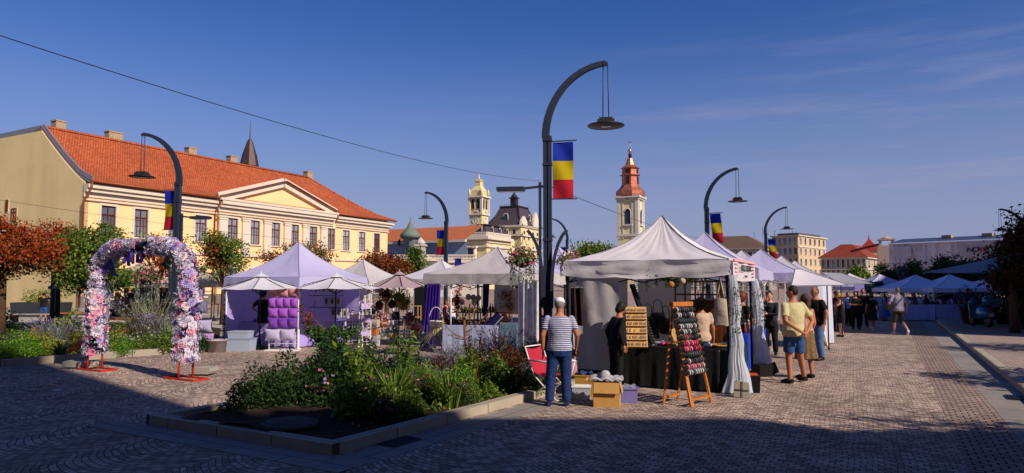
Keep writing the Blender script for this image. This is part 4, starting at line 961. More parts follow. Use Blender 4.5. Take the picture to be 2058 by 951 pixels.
# main tent: front right corner seen at (1467, 515)
cr_ = at(1466, 560, 12.1); TA = cr_ - NV * (S_ / 2) + DV * (S_ / 2); ta = TF(TA, RZ)
TENTWALL = M('tent_wall_grey', 'b8b4b8', rough=.85, var=(1.2, .08), bump=(4, .4, .04), transl=.15)
tent('wrinkled white market tent with tall peak beside the striped shirt man', TA, mat=TENTWRINK, eave=2.37, peak=3.35, val=.28, wrinkle=.022, legs='abcd', legm=BLACKMETAL, conc=.42, prow=1.9,
     walls=[('l', .02, .98, .25, 2.1, TENTWALL), ('f', .07, .35, .28, 2.1, TENTWALL), ('k', .42, .82, .6, 2.15, TENTWALL), ('k', .9, 1, .2, 2.15, TENTWALL)])
def rowtent(px, py, Y, label, mat=TENTP, **k):
    p = at(px, py, Y); a = dict(eave=p.z - .98, peak=p.z, val=.26); a.update(k)
    return tent(label, p, mat=mat, **a), p
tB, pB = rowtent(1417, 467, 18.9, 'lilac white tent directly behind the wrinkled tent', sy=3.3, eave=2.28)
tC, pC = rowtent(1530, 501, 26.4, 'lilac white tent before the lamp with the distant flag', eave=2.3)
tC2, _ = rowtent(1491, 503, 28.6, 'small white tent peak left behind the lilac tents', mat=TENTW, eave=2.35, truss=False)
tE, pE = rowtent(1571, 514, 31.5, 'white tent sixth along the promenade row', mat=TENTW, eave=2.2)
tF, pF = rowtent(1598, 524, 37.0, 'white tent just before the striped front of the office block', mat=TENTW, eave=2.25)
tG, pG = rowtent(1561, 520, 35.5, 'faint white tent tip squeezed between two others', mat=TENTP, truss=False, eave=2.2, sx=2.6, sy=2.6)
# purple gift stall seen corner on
cP = at(599, 560, 22.4); tp_ = TF(cP, RZ)
tP = tent('lilac tent of the gift stall with purple inner walls', cP, mat=TENTP, eave=2.12, peak=3.28, val=.3, conc=.5, prow=1.5,
     walls=[('k', 0, 1, .1, 1.9, PURPLEWALL), ('l', 0, 1, .1, 1.9, PURPLEWALL)])
rowtent(730, 521, 28.5, 'dusty white tent right behind the gift stall', mat=TENTD, eave=1.95)
pW = at(1000, 497, 21.3)
tW = tent('dusty white tent of the purple curtained stall', pW, mat=TENTD, eave=2.2, peak=pW.z + .0, val=.3, legm=BLACKMETAL, conc=.5, sx=3.3, sy=3.3, walls=[('k', .35, .8, .9, 1.95, TENTWALL)])
rowtent(887, 522, 31, 'small white tent under the lamp beside the pale palace', mat=TENTW, eave=2.1)
rowtent(1120, 497, 34, 'lilac tent behind the hanging flower baskets', mat=TENTP, eave=2.2, sx=4.2, sy=4.2, peak=3.8)
tent('far lilac tent between the tall lamp and the poplars', at(1060, 520, 30), mat=TENTP, eave=2.3, peak=3.2)
# the blue shaded tents across the promenade
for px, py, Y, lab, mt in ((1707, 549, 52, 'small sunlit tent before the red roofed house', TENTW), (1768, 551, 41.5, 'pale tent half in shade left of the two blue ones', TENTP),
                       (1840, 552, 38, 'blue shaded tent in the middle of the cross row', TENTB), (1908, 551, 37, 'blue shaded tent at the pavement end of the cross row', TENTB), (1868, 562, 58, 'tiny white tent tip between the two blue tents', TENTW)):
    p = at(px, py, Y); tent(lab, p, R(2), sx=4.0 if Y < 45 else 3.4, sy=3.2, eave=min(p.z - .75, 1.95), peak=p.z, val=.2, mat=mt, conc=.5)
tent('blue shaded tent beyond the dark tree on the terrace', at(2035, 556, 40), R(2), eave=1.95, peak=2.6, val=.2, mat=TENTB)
# lean-to awnings
def awning(label, pts, mat, t_=.03, cat='awning', legs=()):
    t = thing('awning', label, cat, (0, 0, 0)); c = Vector(pts[0]); m = MB()
    a, b, c_, d = [Vector(p) for p in pts]
    m.grid(lambda u, v: (a.lerp(b, u)).lerp(d.lerp(c_, u), v) - Vector((0, 0, .06 * math.sin(math.pi * u) * math.sin(math.pi * v))), 10, 8)
    m.build('canvas', mat, t); m = MB()
    for p, q in ((a, b), (b, c_), (c_, d), (d, a)): m.bar(p, q, .03)
    m.build('edge_tube', GREYMETAL, t)
    for p in legs: m = MB(); m.tube([p, (p[0], p[1], 0)], .02, 6); m.build('leg', BLACKMETAL, t)
    return t
pG = at(1604, 545, 23.0)
def umbrella(label, base, z_rim, z_top, r, mat, n=8, rz=0, pole=BLACKMETAL, square=False, vent=True, tilt=0, name='parasol', group=None, zbase=0.0, val=.0):
    t = thing(name, label, 'parasol', (base[0], base[1], zbase), rz, group); z_rim -= zbase; z_top -= zbase
    m = MB(); prof = lambda k: z_rim + (z_top - z_rim) * (1 - k) + .04 * math.sin(math.pi * k) * (-1)
    for j in range(n):
        a0, a1 = 2 * math.pi * j / n, 2 * math.pi * (j + 1) / n; rr = r * (1.414 if square else 1)
        if square: a0 += R(45); a1 += R(45)
        p0 = Vector((math.cos(a0) * rr, math.sin(a0) * rr, 0)); p1 = Vector((math.cos(a1) * rr, math.sin(a1) * rr, 0))
        def f(u, v):
            e = p0.lerp(p1, u) * v; inw = 1 - .07 * math.sin(math.pi * u) * v * (0 if square else 1); return (e.x * inw, e.y * inw, prof(v) - .03 * math.sin(math.pi * u) * v)
        m.grid(f, 5, 7, smooth=False)
        if val: m.grid(lambda u, v: (*((p0.lerp(p1, u)).xy), z_rim - val * v), 4, 1)
    cn = m.build('canopy', mat, t)
    if vent:
        m = MB(); m.lathe([(r * .2, z_top - (z_top - z_rim) * .12), (.02, z_top + .06)], n=n, smooth=False, rot=R(45) if square else 0); m.tube([(0, 0, z_top), (0, 0, z_top + .12)], .015, 6); m.build('vent_cap', mat, cn)
    m = MB(); m.tube([(0, 0, 0), (0, 0, z_top - .02)], .022, 8); m.build('pole', pole, t)
    m = MB()
    for j in range(n):
        a = 2 * math.pi * j / n + (R(45) if square else 0); rr = r * (1.414 if square else 1); m.bar((0, 0, z_top - .03), (math.cos(a) * rr, math.sin(a) * rr, z_rim - .01), .016); m.bar((0, 0, z_top - (z_top - z_rim) * 1.5), (math.cos(a) * rr * .5, math.sin(a) * rr * .5, (z_top + z_rim) / 2 - .02), .012)
    m.build('rib', pole, t)
    m = MB(); m.lathe([(.26, 0), (.26, .06), (.05, .1), (.04, .3)], n=16); m.build('base', pole, t)
    return t
q = gp(521, 702); umbrella('low white parasol shading the left side of the gift stall', q, at(520, 580, q.y).z, at(520, 553, q.y).z, 1.2, CANVASWHITE, rz=R(10))
q = gp(673, 700); umbrella('low white parasol shading the right side of the gift stall', q, at(672, 579, q.y).z, at(672, 554, q.y).z, 1.35, CANVASWHITE, rz=R(5))
q = gp(801, 692); umbrella('taupe parasol between the gift stall and the purple curtained stall', q, at(801, 577, q.y).z, at(797, 549, q.y).z, 1.05, CANVASTAUPE, rz=R(15))
awning('white canvas awning sloping down over the bald man in black', [at(1598, 541, 21.5), at(1608, 541, 22.2), at(1704, 573, 20.6), at(1590, 575, 18.6)], TENTW, legs=[at(1662, 574, 19.9)])
q = at(1700, 552, 27); awning('dark grey awning sloping behind the white square parasol', [at(1650, 548, 27), at(1690, 549, 31), at(1752, 570, 29), at(1690, 571, 24.5)], CANVASGREY, legs=[at(1690, 571, 24.5)])
q = at(286, 560, 36); umbrella('large beige cafe parasol seen through the flower arch', q, at(286, 570, 36).z, at(286, 528, 36).z, 2.1, CANVASBEIGE, n=4, square=True, rz=RZ, val=.2)
q = at(432, 560, 34); umbrella('beige cafe parasol just right of the flower arch', q, at(432, 570, 34).z, at(432, 547, 34).z, 1.6, CANVASBEIGE, n=4, square=True, rz=RZ, val=.18)
q = at(240, 560, 40); umbrella('pale cafe parasol hidden behind the left leg of the arch', q, at(240, 572, 40).z, at(240, 548, 40).z, 1.6, CANVASBEIGE, n=4, square=True, rz=RZ, val=.18)
q = at(2052, 548, 27); umbrella('large grey cafe parasol beneath the dark tree on the terrace', (q.x, q.y), at(1932, 547, 27).z, at(2040, 505, 27).z, 2.4, CANVASGREY, n=4, square=True, rz=R(20), zbase=H2)
# ================================================================== trees
def E(px, py, Y, rw, rh, base, rd=None):
    """ellipsoid seen at (px,py) with half width rw / half height rh in photo pixels, relative to the tree's base"""
    p = at(px, py, Y); k = Y / FPX; return (p.x - base[0], p.y - base[1], p.z, rw * k, (rd or rw) * k, rh * k)
def tr(label, px, Y, th, trr, cl, **k):
    b = at(px, 560, Y); base = (b.x, b.y, 0)
    return tree(label, base, th, trr, [([E(*e[:2], e[4] if len(e) > 4 else Y, e[2], e[3], base) for e in els], m, nc, per, cr, ls) for els, m, nc, per, cr, ls in cl], **k)
tr('rust leaved tree at the olive gable wall', 6, 24.5, 2.5, .14, [([(62, 497, 52, 34), (10, 480, 48, 40), (-40, 500, 45, 40)], LRB, 120, 55, .20, .13), ([(20, 525, 60, 30), (95, 535, 30, 18)], leafmat('leaf_rust_green', ['5a4a1c', '7a4018', '46501c', '8a5428']), 45, 45, .18, .13)], seed=3)
tr('rust and green tree between the gable wall and the green tree', 118, 28, 2.3, .1, [([(108, 487, 38, 40), (120, 520, 25, 28)], LRB, 70, 50, .18, .12)], seed=5)
tr('bushy green tree left of the flower arch', 186, 26.5, 2.0, .13, [([(172, 520, 60, 55), (200, 490, 45, 38), (215, 560, 50, 30), (150, 565, 38, 25)], LG, 210, 55, .19, .13)], seed=6)
tr('rust coloured tree behind the arched lamp', 318, 33, 2.2, .1, [([(322, 520, 38, 40), (300, 495, 30, 18)], LRB, 70, 45, .2, .14), ([(330, 488, 45, 14)], LG, 20, 30, .2, .14)], seed=7)
tr('rust and green tree right of the flower arch', 450, 31, 2.0, .12, [([(437, 508, 24, 30)], LRB, 50, 50, .17, .12), ([(470, 520, 30, 32), (445, 490, 42, 22), (425, 535, 30, 20)], LG, 90, 45, .18, .12)], seed=8)
tr('sparse wine red tree tips left behind the gift stall roof', 560, 34, 2.0, .1, [([(553, 520, 42, 14), (592, 504, 22, 12)], LRD, 45, 26, .2, .13)], seed=9)
tr('sparse yellowing tree tips right behind the gift stall roof', 640, 35, 2.0, .1, [([(628, 505, 28, 16), (650, 516, 26, 12)], leafmat('leaf_olive', ['6a6028', '8a7434', '5a5424', '7a4a28']), 38, 26, .2, .13)], seed=10)
tr('wine red tree behind the taupe parasol', 778, 38, 1.8, .12, [([(770, 535, 42, 26), (752, 528, 25, 18), (800, 540, 25, 20)], LRD, 130, 50, .22, .14)], seed=11)
tr('slim bright green tree beside the wine red tree', 834, 38.5, 1.8, .1, [([(834, 520, 14, 22), (838, 540, 18, 18)], LG, 60, 45, .2, .14)], seed=12)
for px, py, rw, rh, l in ((1172, 508, 16, 16, 'broad'), (1191, 503, 12, 16, 'tallest'), (1216, 508, 10, 13, 'slim')):
    tr(f'{l} one of three green trees left of the church tower', px, 78, 3, .2, [([(px, py, rw, rh), (px, py + 14, rw, rh)], LG, 45, 45, .4, .3)], seed=px)
for px, py, rw, rh, m, l in ((1775, 556, 17, 28, LDG, 'dark cone shaped tree left before the scaffolding sheets'), (1812, 556, 15, 24, LGY, 'greyish cone shaped tree before the scaffolding sheets'), (1836, 550, 15, 28, LG, 'green cone shaped tree right before the scaffolding sheets'), (1895, 548, 18, 30, LDG, 'green pointed tree beside the great dark crown'), (1721, 553, 18, 14, LG, 'small green tree before the red roofed house')):
    tr(l, px, 64, 1.5, .15, [([(px, py + rh * .5, rw, rh * .6), (px, py - rh * .2, rw * .6, rh * .6), (px, py - rh * .7, rw * .25, rh * .35)], m, 80, 45, .3, .26)], seed=px)
tr('great dark domed tree before the company banner', 1925, 60, 3, .3, [([(1930, 562, 60, 38), (1900, 572, 60, 24), (1975, 568, 50, 34)], LDG, 260, 55, .5, .3)], seed=31)
tr('dark tree overhanging the grey terrace parasol', 2034, 25, 2.2, .16, [([(2047, 500, 35, 52), (2068, 470, 45, 48), (2030, 560, 38, 25), (2075, 560, 60, 50)], leafmat('leaf_dark_mixed', ['16200c', '2a2810', '1a2a12', '4a2a16']), 190, 55, .2, .14)], seed=32)
tr('dark leafy tree hanging over the cafe terrace plants', 2120, 30, 3, .2, [([(2100, 540, 90, 60)], LDG, 120, 60, .4, .2)], seed=33)
for x, y, h, r, s in ((11.5, 3.0, 5.6, 1.9, 40), (17.5, 3.4, 6.0, 2.2, 41), (13.4, 10.4, 3.6, 1.3, 42), (18.6, 15.5, 4.4, 1.5, 43)):
    tree('street tree on the pavement close by the photographer', (x, y, H2), h * .5, .13, [([(0, 0, h * .85, r, r, h * .3)], LG, 90, 40, .25, .16)], seed=s, group='street trees out of the photograph')
# ================================================================== plants
def blades(n, r, h, w, spread=.5, seed=0, curve=.5, top=None):
    rg = np.random.default_rng(seed); V = []; tips = []
    for i in range(n):
        a = rg.random() * 6.283; b = r * math.sqrt(rg.random()) * .35; x, y = math.cos(a) * b, math.sin(a) * b
        hh = h * (.6 + .5 * rg.random()); o = spread * r * (.3 + rg.random()); dx, dy = math.cos(a) * o, math.sin(a) * o
        px_, py_ = -math.sin(a) * w, math.cos(a) * w; mx_, my_, mz = x + dx * (1 - curve) * .5, y + dy * (1 - curve) * .5, hh * .55
        V += [(x - px_ * .5, y - py_ * .5, 0), (x + px_ * .5, y + py_ * .5, 0), (mx_ + px_ * .4, my_ + py_ * .4, mz), (mx_ - px_ * .4, my_ - py_ * .4, mz)]
        V += [(mx_ - px_ * .4, my_ - py_ * .4, mz), (mx_ + px_ * .4, my_ + py_ * .4, mz), (x + dx + px_ * .12, y + dy + py_ * .12, hh), (x + dx - px_ * .12, y + dy - py_ * .12, hh)]
        tips.append((x + dx, y + dy, hh, mx_, my_, mz))
    return V, tips
def dome(n, r, h, seed):
    rg = np.random.default_rng(seed); d = rg.normal(size=(n, 3)); d[:, 2] = abs(d[:, 2]); d /= np.linalg.norm(d, axis=1)[:, None]
    k = (rg.random(n) ** .45)[:, None]; lump = 1 + .18 * np.sin(d[:, :1] * 5 + seed) + .15 * np.sin(d[:, 1:2] * 7 + seed * 2)
    return d * k * np.array([r, r, h]) * lump + np.array([0, 0, .02])
PK = {}
def pkind(kind, s):
    key = (kind, s)
    if key in PK: return PK[key]
    parts = []; K = lambda n, P, sz, m, **k: parts.append((n, leafmesh(n, P, sz, m, **k)))
    def B(n, V, m): parts.append((n, npmesh(n, V, quads(len(V) // 4), m)))
    def dots(n, P, sz, m): K(n, P, sz, m, aspect=.95)
    if kind == 'dense': K('foliage', dome(1900, .42, .62, s), .075, LDG, aspect=.35, up=.4)
    if kind == 'green': K('foliage', dome(1500, .38, .6, s), .085, LG, aspect=.4, up=.4)
    if kind == 'bright': K('foliage', dome(1700, .38, .62, s), .07, leafmat('leaf_bright', ['3a6a14', '5a8c20', '2c5410', '78a030']), aspect=.35, up=.6)
    if kind == 'ochre': K('foliage', dome(1100, .34, .45, s), .07, LYG, aspect=.4, up=.5); dots('blossom', dome(160, .36, .5, s + 5)[:, :] + [0, 0, .05], .05, LYW)
    if kind == 'bronze': K('foliage', dome(1800, .4, .58, s), .09, LBR, aspect=.18, up=.8)
    if kind == 'sedum': K('foliage', dome(500, .34, .3, s), .08, LYG); P = dome(900, .36, .42, s); P = P[P[:, 2] > .2]; dots('blossom', P, .045, leafmat('sedum_ochre', ['a86c38', 'c08848', '8a5a30', 'b89858']))
    if kind == 'lavender':
        V, tp = blades(170, .5, .62, .012, .9, s, .3); B('foliage', V, LGY); K('foliage', dome(500, .28, .3, s), .07, LGY, aspect=.25, up=1.2)
        rg = np.random.default_rng(s); P = np.concatenate([np.linspace((t[0], t[1], t[2]), (t[0] * .8 + t[3] * .2, t[1] * .8 + t[4] * .2, t[2] * .8 + t[5] * .2), 5) + rg.normal(size=(5, 3)) * .006 for t in tp]); dots('blossom', P, .026, LLAV)
    if kind == 'tallgrass': V, tp = blades(150, .6, .85, .014, 1.0, s, .5); B('foliage', V, leafmat('dry_grass', ['7a7a58', '9a9a78', '6a7450', '8c8470'])); dots('blossom', np.array([t[:3] for t in tp]), .03, LLAV)
    if kind == 'stems':
        rg = np.random.default_rng(s); V, tp = blades(34, .34, .95, .016, .7, s, .2); B('stem', V, LG); P = []
        for t in tp:
            for k in np.linspace(.25, 1, 12): P.append(np.array([t[0] * k * k + t[3] * (1 - k) * k, t[1] * k * k + t[4] * (1 - k) * k, t[2] * k]) + rg.normal(size=3) * .025)
        K('foliage', np.array(P), .11, LG, aspect=.3)
    if kind == 'daisy': K('foliage', dome(1200, .38, .5, s), .08, LG, aspect=.25, up=.8); P = dome(420, .4, .56, s + 3); P = P[P[:, 2] > .28]; dots('blossom', P[:70], .035, LWH)
    if kind == 'pink': K('foliage', dome(700, .3, .42, s), .08, LDG, aspect=.3, up=.8); P = dome(300, .32, .5, s + 3); P = P[P[:, 2] > .25]; dots('blossom', P[:34], .055, LPK); dots('blossom', P[34:50], .05, LLAV)
    if kind == 'redflower': K('foliage', dome(700, .3, .45, s), .08, LG, aspect=.3, up=.8); P = dome(300, .32, .5, s + 3); P = P[P[:, 2] > .25]; dots('blossom', P[:26], .06, LRED)
    if kind == 'spiky': V, tp = blades(90, .42, .5, .03, 1.0, s, .7); B('foliage', V, LG)
    if kind == 'darkspike':
        V, tp = blades(16, .2, .8, .02, .5, s, .1); B('stem', V, LBR); P = np.concatenate([np.linspace(t[:3], (t[3], t[4], t[5]), 9) for t in tp]); K('foliage', P, .09, LBR, aspect=.35)
    PK[key] = parts; return parts
PN = {'dense': ('bush', 'bush'), 'green': ('bush', 'bush'), 'bright': ('bush', 'bush'), 'ochre': ('flowering_plant', 'plant'), 'bronze': ('bronze_grass_plant', 'plant'), 'sedum': ('sedum_plant', 'plant'), 'lavender': ('lavender_plant', 'lavender'), 'tallgrass': ('ornamental_grass_plant', 'ornamental grass'),
      'stems': ('leafy_perennial', 'plant'), 'daisy': ('daisy_plant', 'flowers'), 'pink': ('aster_plant', 'flowers'), 'redflower': ('red_flower_plant', 'flowers'), 'spiky': ('iris_plant', 'plant'), 'darkspike': ('dark_spiked_plant', 'plant')}
def plant(kind, p, s, label, group=None, hs=1.0, z=None):
    v = random.randrange(2); nm, cat = PN[kind]; t = thing(nm, label, cat, (p[0], p[1], p[2] if z is None else z), random.uniform(0, 6.28), group)
    t.scale = (s, s, s * hs)
    for n, me in pkind(kind, v): link(n, me, t)
    return t
DESC = {'dense': 'dense dark green bush', 'green': 'rounded mid green bush', 'bright': 'bright green feathery bush', 'ochre': 'yellow green plant with ochre heads', 'bronze': 'dark red bronze bush', 'sedum': 'sedum with ochre flower heads', 'lavender': 'grey green lavender with faded purple spikes', 'tallgrass': 'tall dry grass with greyish plumes',
        'stems': 'tall leafy green perennial', 'daisy': 'green plant dotted with small white flowers', 'pink': 'low plant with pink and mauve flowers', 'redflower': 'green plant with red and salmon flowers', 'spiky': 'tuft of arching strap leaves', 'darkspike': 'upright dark red spiked plant'}
zones = [('front left corner', 'at the bed\'s shaded corner', lambda u, v: v < 3.4 and u > .55), ('front', 'near the bed\'s front point', lambda u, v: v < 3.4), ('mid', 'in the middle of the bed', lambda u, v: v < 6.4), ('far', 'at the bed\'s far end', lambda u, v: True)]
rr = random.Random(11)
def pick(u, v):
    if v < 1.9: return rr.choice(['pink', 'dense', 'green']) if u < .55 else 'dense'
    if v < 3.4: return 'dense' if u > .5 else rr.choice(['stems', 'green', 'ochre', 'spiky', 'green', 'pink'])
    if v < 5.2: return rr.choice(['stems', 'dense', 'lavender']) if u > .6 else rr.choice(['ochre', 'green', 'bright', 'lavender', 'bronze', 'stems', 'spiky'])
    if v < 7.2: return rr.choice(['lavender', 'tallgrass', 'daisy', 'ochre']) if u > .6 else rr.choice(['bright', 'ochre', 'daisy', 'green', 'redflower', 'bronze'])
    return rr.choice(['bright', 'bright', 'daisy', 'green', 'lavender', 'redflower'])
v = .8
while v < BLEN - .3:
    for iu in range(6):
        u = .1 + iu * .165 + rr.uniform(-.05, .05); vv = v + rr.uniform(-.22, .22)
        if v < 1.2 and (.05 < u < .55 or u > .95): continue
        if v < 1.75 and .3 < u < .6: continue
        if u > .97 or (v < 2.2 and u > .88): continue
        k = pick(u, vv); s = rr.uniform(.75, 1.1) * (1.0 if k != 'lavender' else 1.0)
        if u < .22: s *= .72
        if u > .72 and v > 3.5: s *= .8
        if v < 3.4 and u > .5: s *= 1.12
        if v > 3.2: s *= .8 if k != 'stems' else .66
        zn = next(z for z in zones if z[2](u, vv))
        x = soilf(u, vv / BLEN); plant(k, x, s, DESC[k] + ' ' + zn[1], group=DESC[k] + ' ' + zn[1], z=x[2] - .02)
    v += .52
for k, u, vv, s, lab in (('dense', .84, 1.7, 1.15, 'dark bush nearest the left corner of the kerbed bed'), ('dense', .84, 2.6, 1.25, 'tall dark bush second from the bed\'s left corner'), ('dense', .72, 2.7, 1.0, 'dark bush in front of the standard rose'), ('dense', .62, 2.2, 1.2, 'dark bush behind the manhole cover'), ('bronze', .28, 5.0, 1.25, 'large dark bronze bush before the striped shirt man'), ('bright', .12, 7.4, 1.25, 'big bright green bush beside the red folding chair'), ('darkspike', .30, 4.2, 1.1, 'upright dark red spiked plant beside the large bronze bush'), ('stems', .62, 3.6, .95, 'tall leafy plant growing in front of the standard rose'), ('spiky', .1, 2.6, 1.0, 'tuft of strap leaves leaning over the kerb near the drain'),
                         ('redflower', .25, 7.0, 1.0, 'salmon and red flowers glowing before the grey table'), ('pink', .55, 1.55, .9, 'pink and mauve asters at the manhole cover'), ('green', .05, 4.6, .7, 'small round green plant at the right hand kerb'), ('lavender', .8, 6.6, 1.0, 'wide lavender clump at the plaza side kerb'), ('lavender', .9, 8.0, 1.2, 'lavender clump nearest the purple curtain'), ('tallgrass', .2, 9.0, 1.0, 'seed heads and grasses before the white curtain')):
    x = soilf(u, vv / BLEN); plant(k, x, s, lab, z=x[2] - .02)
# standard rose and bare young tree
def rose():
    p = soilf(.78, 4.0 / BLEN); b = gp(678, 765, .1); t = thing('rose_tree', 'small standard rose tree with glossy round crown on a thin stem', 'rose', (b.x, b.y, .1)); Y = b.y
    base = (b.x, b.y); e = lambda px, py, rw, rh: (lambda q: (q.x - b.x, q.y - b.y, q.z - .1, rw * Y / FPX, rw * Y / FPX, rh * Y / FPX))(at(px, py, Y))
    P, cs = clumps([e(645, 668, 30, 16), e(690, 672, 30, 18), e(665, 690, 36, 20)], 62, 26, .055); link('crown', leafmesh('crown', P, .062, leafmat('rose_leaf', ['1c3812', '3a5c22', '5c7a34', '284a18']), aspect=.65), t)
    P, _ = clumps([e(622, 640, 12, 18), e(606, 618, 13, 10)], 16, 14, .04); link('shoot', leafmesh('shoot', P, .05, LRD, aspect=.5), t)
    m = MB(); top = Vector(e(672, 690, 1, 1)[:3]); m.tube([(0, 0, 0), (.01, 0, .3), top], [.022, .018, .016], 8)
    for c in cs[:14]: m.tube([top, (top + Vector(c)) / 2 + Vector((0, 0, .03)), c], [.010, .008, .004], 5)
    m.tube([top, e(640, 650, 1, 1)[:3], e(612, 622, 1, 1)[:3]], [.010, .007, .004], 5); m.build('trunk', BARKW, t)
rose()
def bare():
    b = gp(938, 735, .1); t = thing('young_tree', 'thin nearly bare young tree with orange bark before the grey table', 'tree', (b.x, b.y, .1)); Y = b.y
    f = lambda px, py: tuple(at(px, py, Y) - Vector((b.x, b.y, .1)))
    m = MB(); m.tube([(0, 0, 0), f(936, 700), f(934, 665), f(933, 640)], [.04, .034, .03, .02], 8); m.build('trunk', BARKW, t)
    br = [[(934, 680), (915, 672), (898, 655), (893, 635)], [(934, 670), (950, 660), (968, 642), (980, 630)], [(933, 650), (925, 640), (908, 612)], [(933, 645), (938, 620), (930, 598)], [(934, 660), (945, 640), (958, 618)], [(934, 683), (918, 681), (902, 675)], [(933, 640), (942, 625), (950, 605)]]
    tips = []
    for i, q in enumerate(br):
        m = MB(); pts = [Vector(f(*a)) + Vector((0, (i % 3 - 1) * .12 * j, 0)) for j, a in enumerate(q)]; m.tube(pts, [.014 - .010 * j / len(q) for j in range(len(q))], 5); m.build('branch', BARKW, t); tips += pts[1:]
    P = np.concatenate([np.array(p) + rng.normal(size=(9, 3)) * .05 for p in tips]); link('foliage', leafmesh('foliage', P, .055, LYG, aspect=.35), t)
bare()
def cover(name, label, fn, n, size, mats, aspect=.4):
    us = rng.random((n, 2)); P = np.array([fn(a, b) for a, b in us]); P[:, 2] += rng.random(n) ** 2 * .16
    o = link(name, leafmesh(name, P, size, mats, aspect=aspect, up=.5)); tag(o, label, 'ground cover', kind='stuff')
cover('undergrowth', 'low mixed undergrowth between the plants of the kerbed bed', lambda a, b: soilf(.06 + a * .86, .17 + b * .8), 9000, .07, LG)
cover('fallen_leaves', 'dry fallen leaves and petals on the bare soil', lambda a, b: (lambda q: (q[0], q[1], q[2] - .0))(soilf(.03 + a * .94, .02 + b * .96)), 900, .03, LYW, .8)
LBs = lambda px, py: gp(px, py, .1)
def lbed(a, b):
    k = a * 3.999; i = int(k); f = k - i; A_ = LBp[i].lerp(LBp[i + 1], f) + Vector((0, .25, 0)); B_ = LBb[i].lerp(LBb[i + 1], f); q = A_.lerp(B_, b); return (q.x, q.y, .08)
cover('undergrowth', 'low green undergrowth in the garden behind the flower arch', lambda a, b: lbed(.12 + .72 * a, b * .9), 8000, .1, LG)
for k, px, py, s, lab in (('bright', 20, 722, 1.1, 'bright grassy bush at the shaded kerb corner'), ('dense', -15, 715, 1.2, 'dark bush at the very edge of the garden'), ('bright', 60, 717, 1.2, 'bright green bush in front of the ochre flowers'), ('ochre', 98, 712, 1.3, 'ochre headed plant behind the garden kerb'), ('lavender', 112, 700, 1.7, 'large grey lavender left of the flower arch'),
                          ('green', 135, 690, 1.9, 'tall yellow green bush behind the grey lavender'), ('ochre', 128, 690, 1.7, 'yellowish bush top under the dark lamp post'), ('bronze', 158, 710, 1.1, 'dark red bronze bush at the left foot of the arch'), ('spiky', 120, 718, 1.0, 'strap leaved tuft beside the dark red bush'), ('bright', 182, 708, 1.0, 'green bush hidden behind the left arch leg'),
                          ('redflower', 8, 665, 2.2, 'big rose bush with pale blooms at the garden edge'), ('sedum', 240, 690, 1.3, 'broad ochre sedum seen through the arch'), ('sedum', 270, 688, 1.3, 'second ochre sedum in the middle of the arch opening'), ('green', 215, 708, 1.2, 'dark green bush right of the left arch leg'), ('daisy', 262, 708, 1.2, 'white flowering plant low in the arch opening'),
                          ('daisy', 300, 706, 1.3, 'white flowering plant before the tall grasses'), ('bright', 245, 712, .9, 'bright green tuft at the kerb under the arch'), ('tallgrass', 310, 690, 2.2, 'huge grey plumed grass in the middle of the arch'), ('tallgrass', 285, 688, 1.9, 'grey plumed grass leaning left in the arch opening'), ('lavender', 335, 694, 1.9, 'tall lavender before the arched lamp pole'), ('green', 340, 705, 1.3, 'green bush at the foot of the arched lamp'),
                          ('dense', 400, 703, 1.0, 'dark green plant behind the right arch leg'), ('spiky', 352, 706, 1.1, 'strap leaves left of the right arch leg'), ('ochre', 75, 690, 1.3, 'ochre plant in the middle of the left garden'), ('bronze', 90, 703, .8, 'small bronze plant between ochre plants')):
    q = gp(px, py, .08); plant(k, q, s * .78, lab)
# hanging baskets
def basket(label, p, s=1.0, trail=True, drop=.75):
    t = thing('hanging_basket', label, 'hanging basket', p, random.random() * 6); m = MB(); m.lathe([(.02, -.2), (.14, -.16), (.22, 0), (.23, .02), (.2, .02)], n=16); m.build('pot', BLACKMETAL, t)
    m = MB()
    for k in range(3): a = k * 2.09; m.tube([(.28 * math.cos(a), .28 * math.sin(a), .02), (0, 0, .62)], .005, 4)
    m.build('chain', BLACKMETAL, t)
    P = dome(700, .38, .36, 3) - [0, 0, .1]; link('foliage', leafmesh('foliage', P, .07, LG), t)
    Q = dome(600, .43, .46, 8) - [0, 0, .14]; A_ = Q[Q[:, 0] < 0]; B_ = Q[Q[:, 0] >= 0]; link('blossom', leafmesh('blossom', A_[:150], .06, LPK, aspect=.9), t); link('blossom', leafmesh('blossom', B_[:140], .06, leafmat('petal_salmon', ['d88a90', 'e8b0a8', 'b04a60', 'f0c8c0']), aspect=.9), t)
    if trail:
        P = []
        for i in range(46):
            a = rng.random() * 6.28; r = .24 + rng.random() * .08; x, y = r * math.cos(a), r * math.sin(a); L_ = drop * (.4 + .6 * rng.random())
            for z in np.arange(0, L_, .035): P.append((x + rng.normal() * .012, y + rng.normal() * .012, -z + .02))
        link('trailing_plant', leafmesh('trailing_plant', np.array(P), .06, leafmat('trailer', ['8a9484', 'a0a898', '76806c']), aspect=.45), t)
    for c in kids(t): pass
    t.scale = (s,) * 3; return t
M4 = Matrix.Translation(L1) @ Matrix.Rotation(R(-8), 4, 'Z')
bp_ = M4 @ Vector((-.56, -.12, 2.46)); basket('flower basket hanging left of the tall lamp with long grey trailers', bp_, .95)
bp_ = M4 @ Vector((.5, .12, 2.42)); basket('flower basket hanging right of the tall lamp behind the cap man', bp_, .8, drop=.5)
M4 = Matrix.Translation(LL) @ Matrix.Rotation(R(-8), 4, 'Z'); bp_ = M4 @ Vector((-.9, -.12, 2.1)); basket('pink and yellow flower basket seen through the flower arch', bp_, 1.15, drop=1.1)
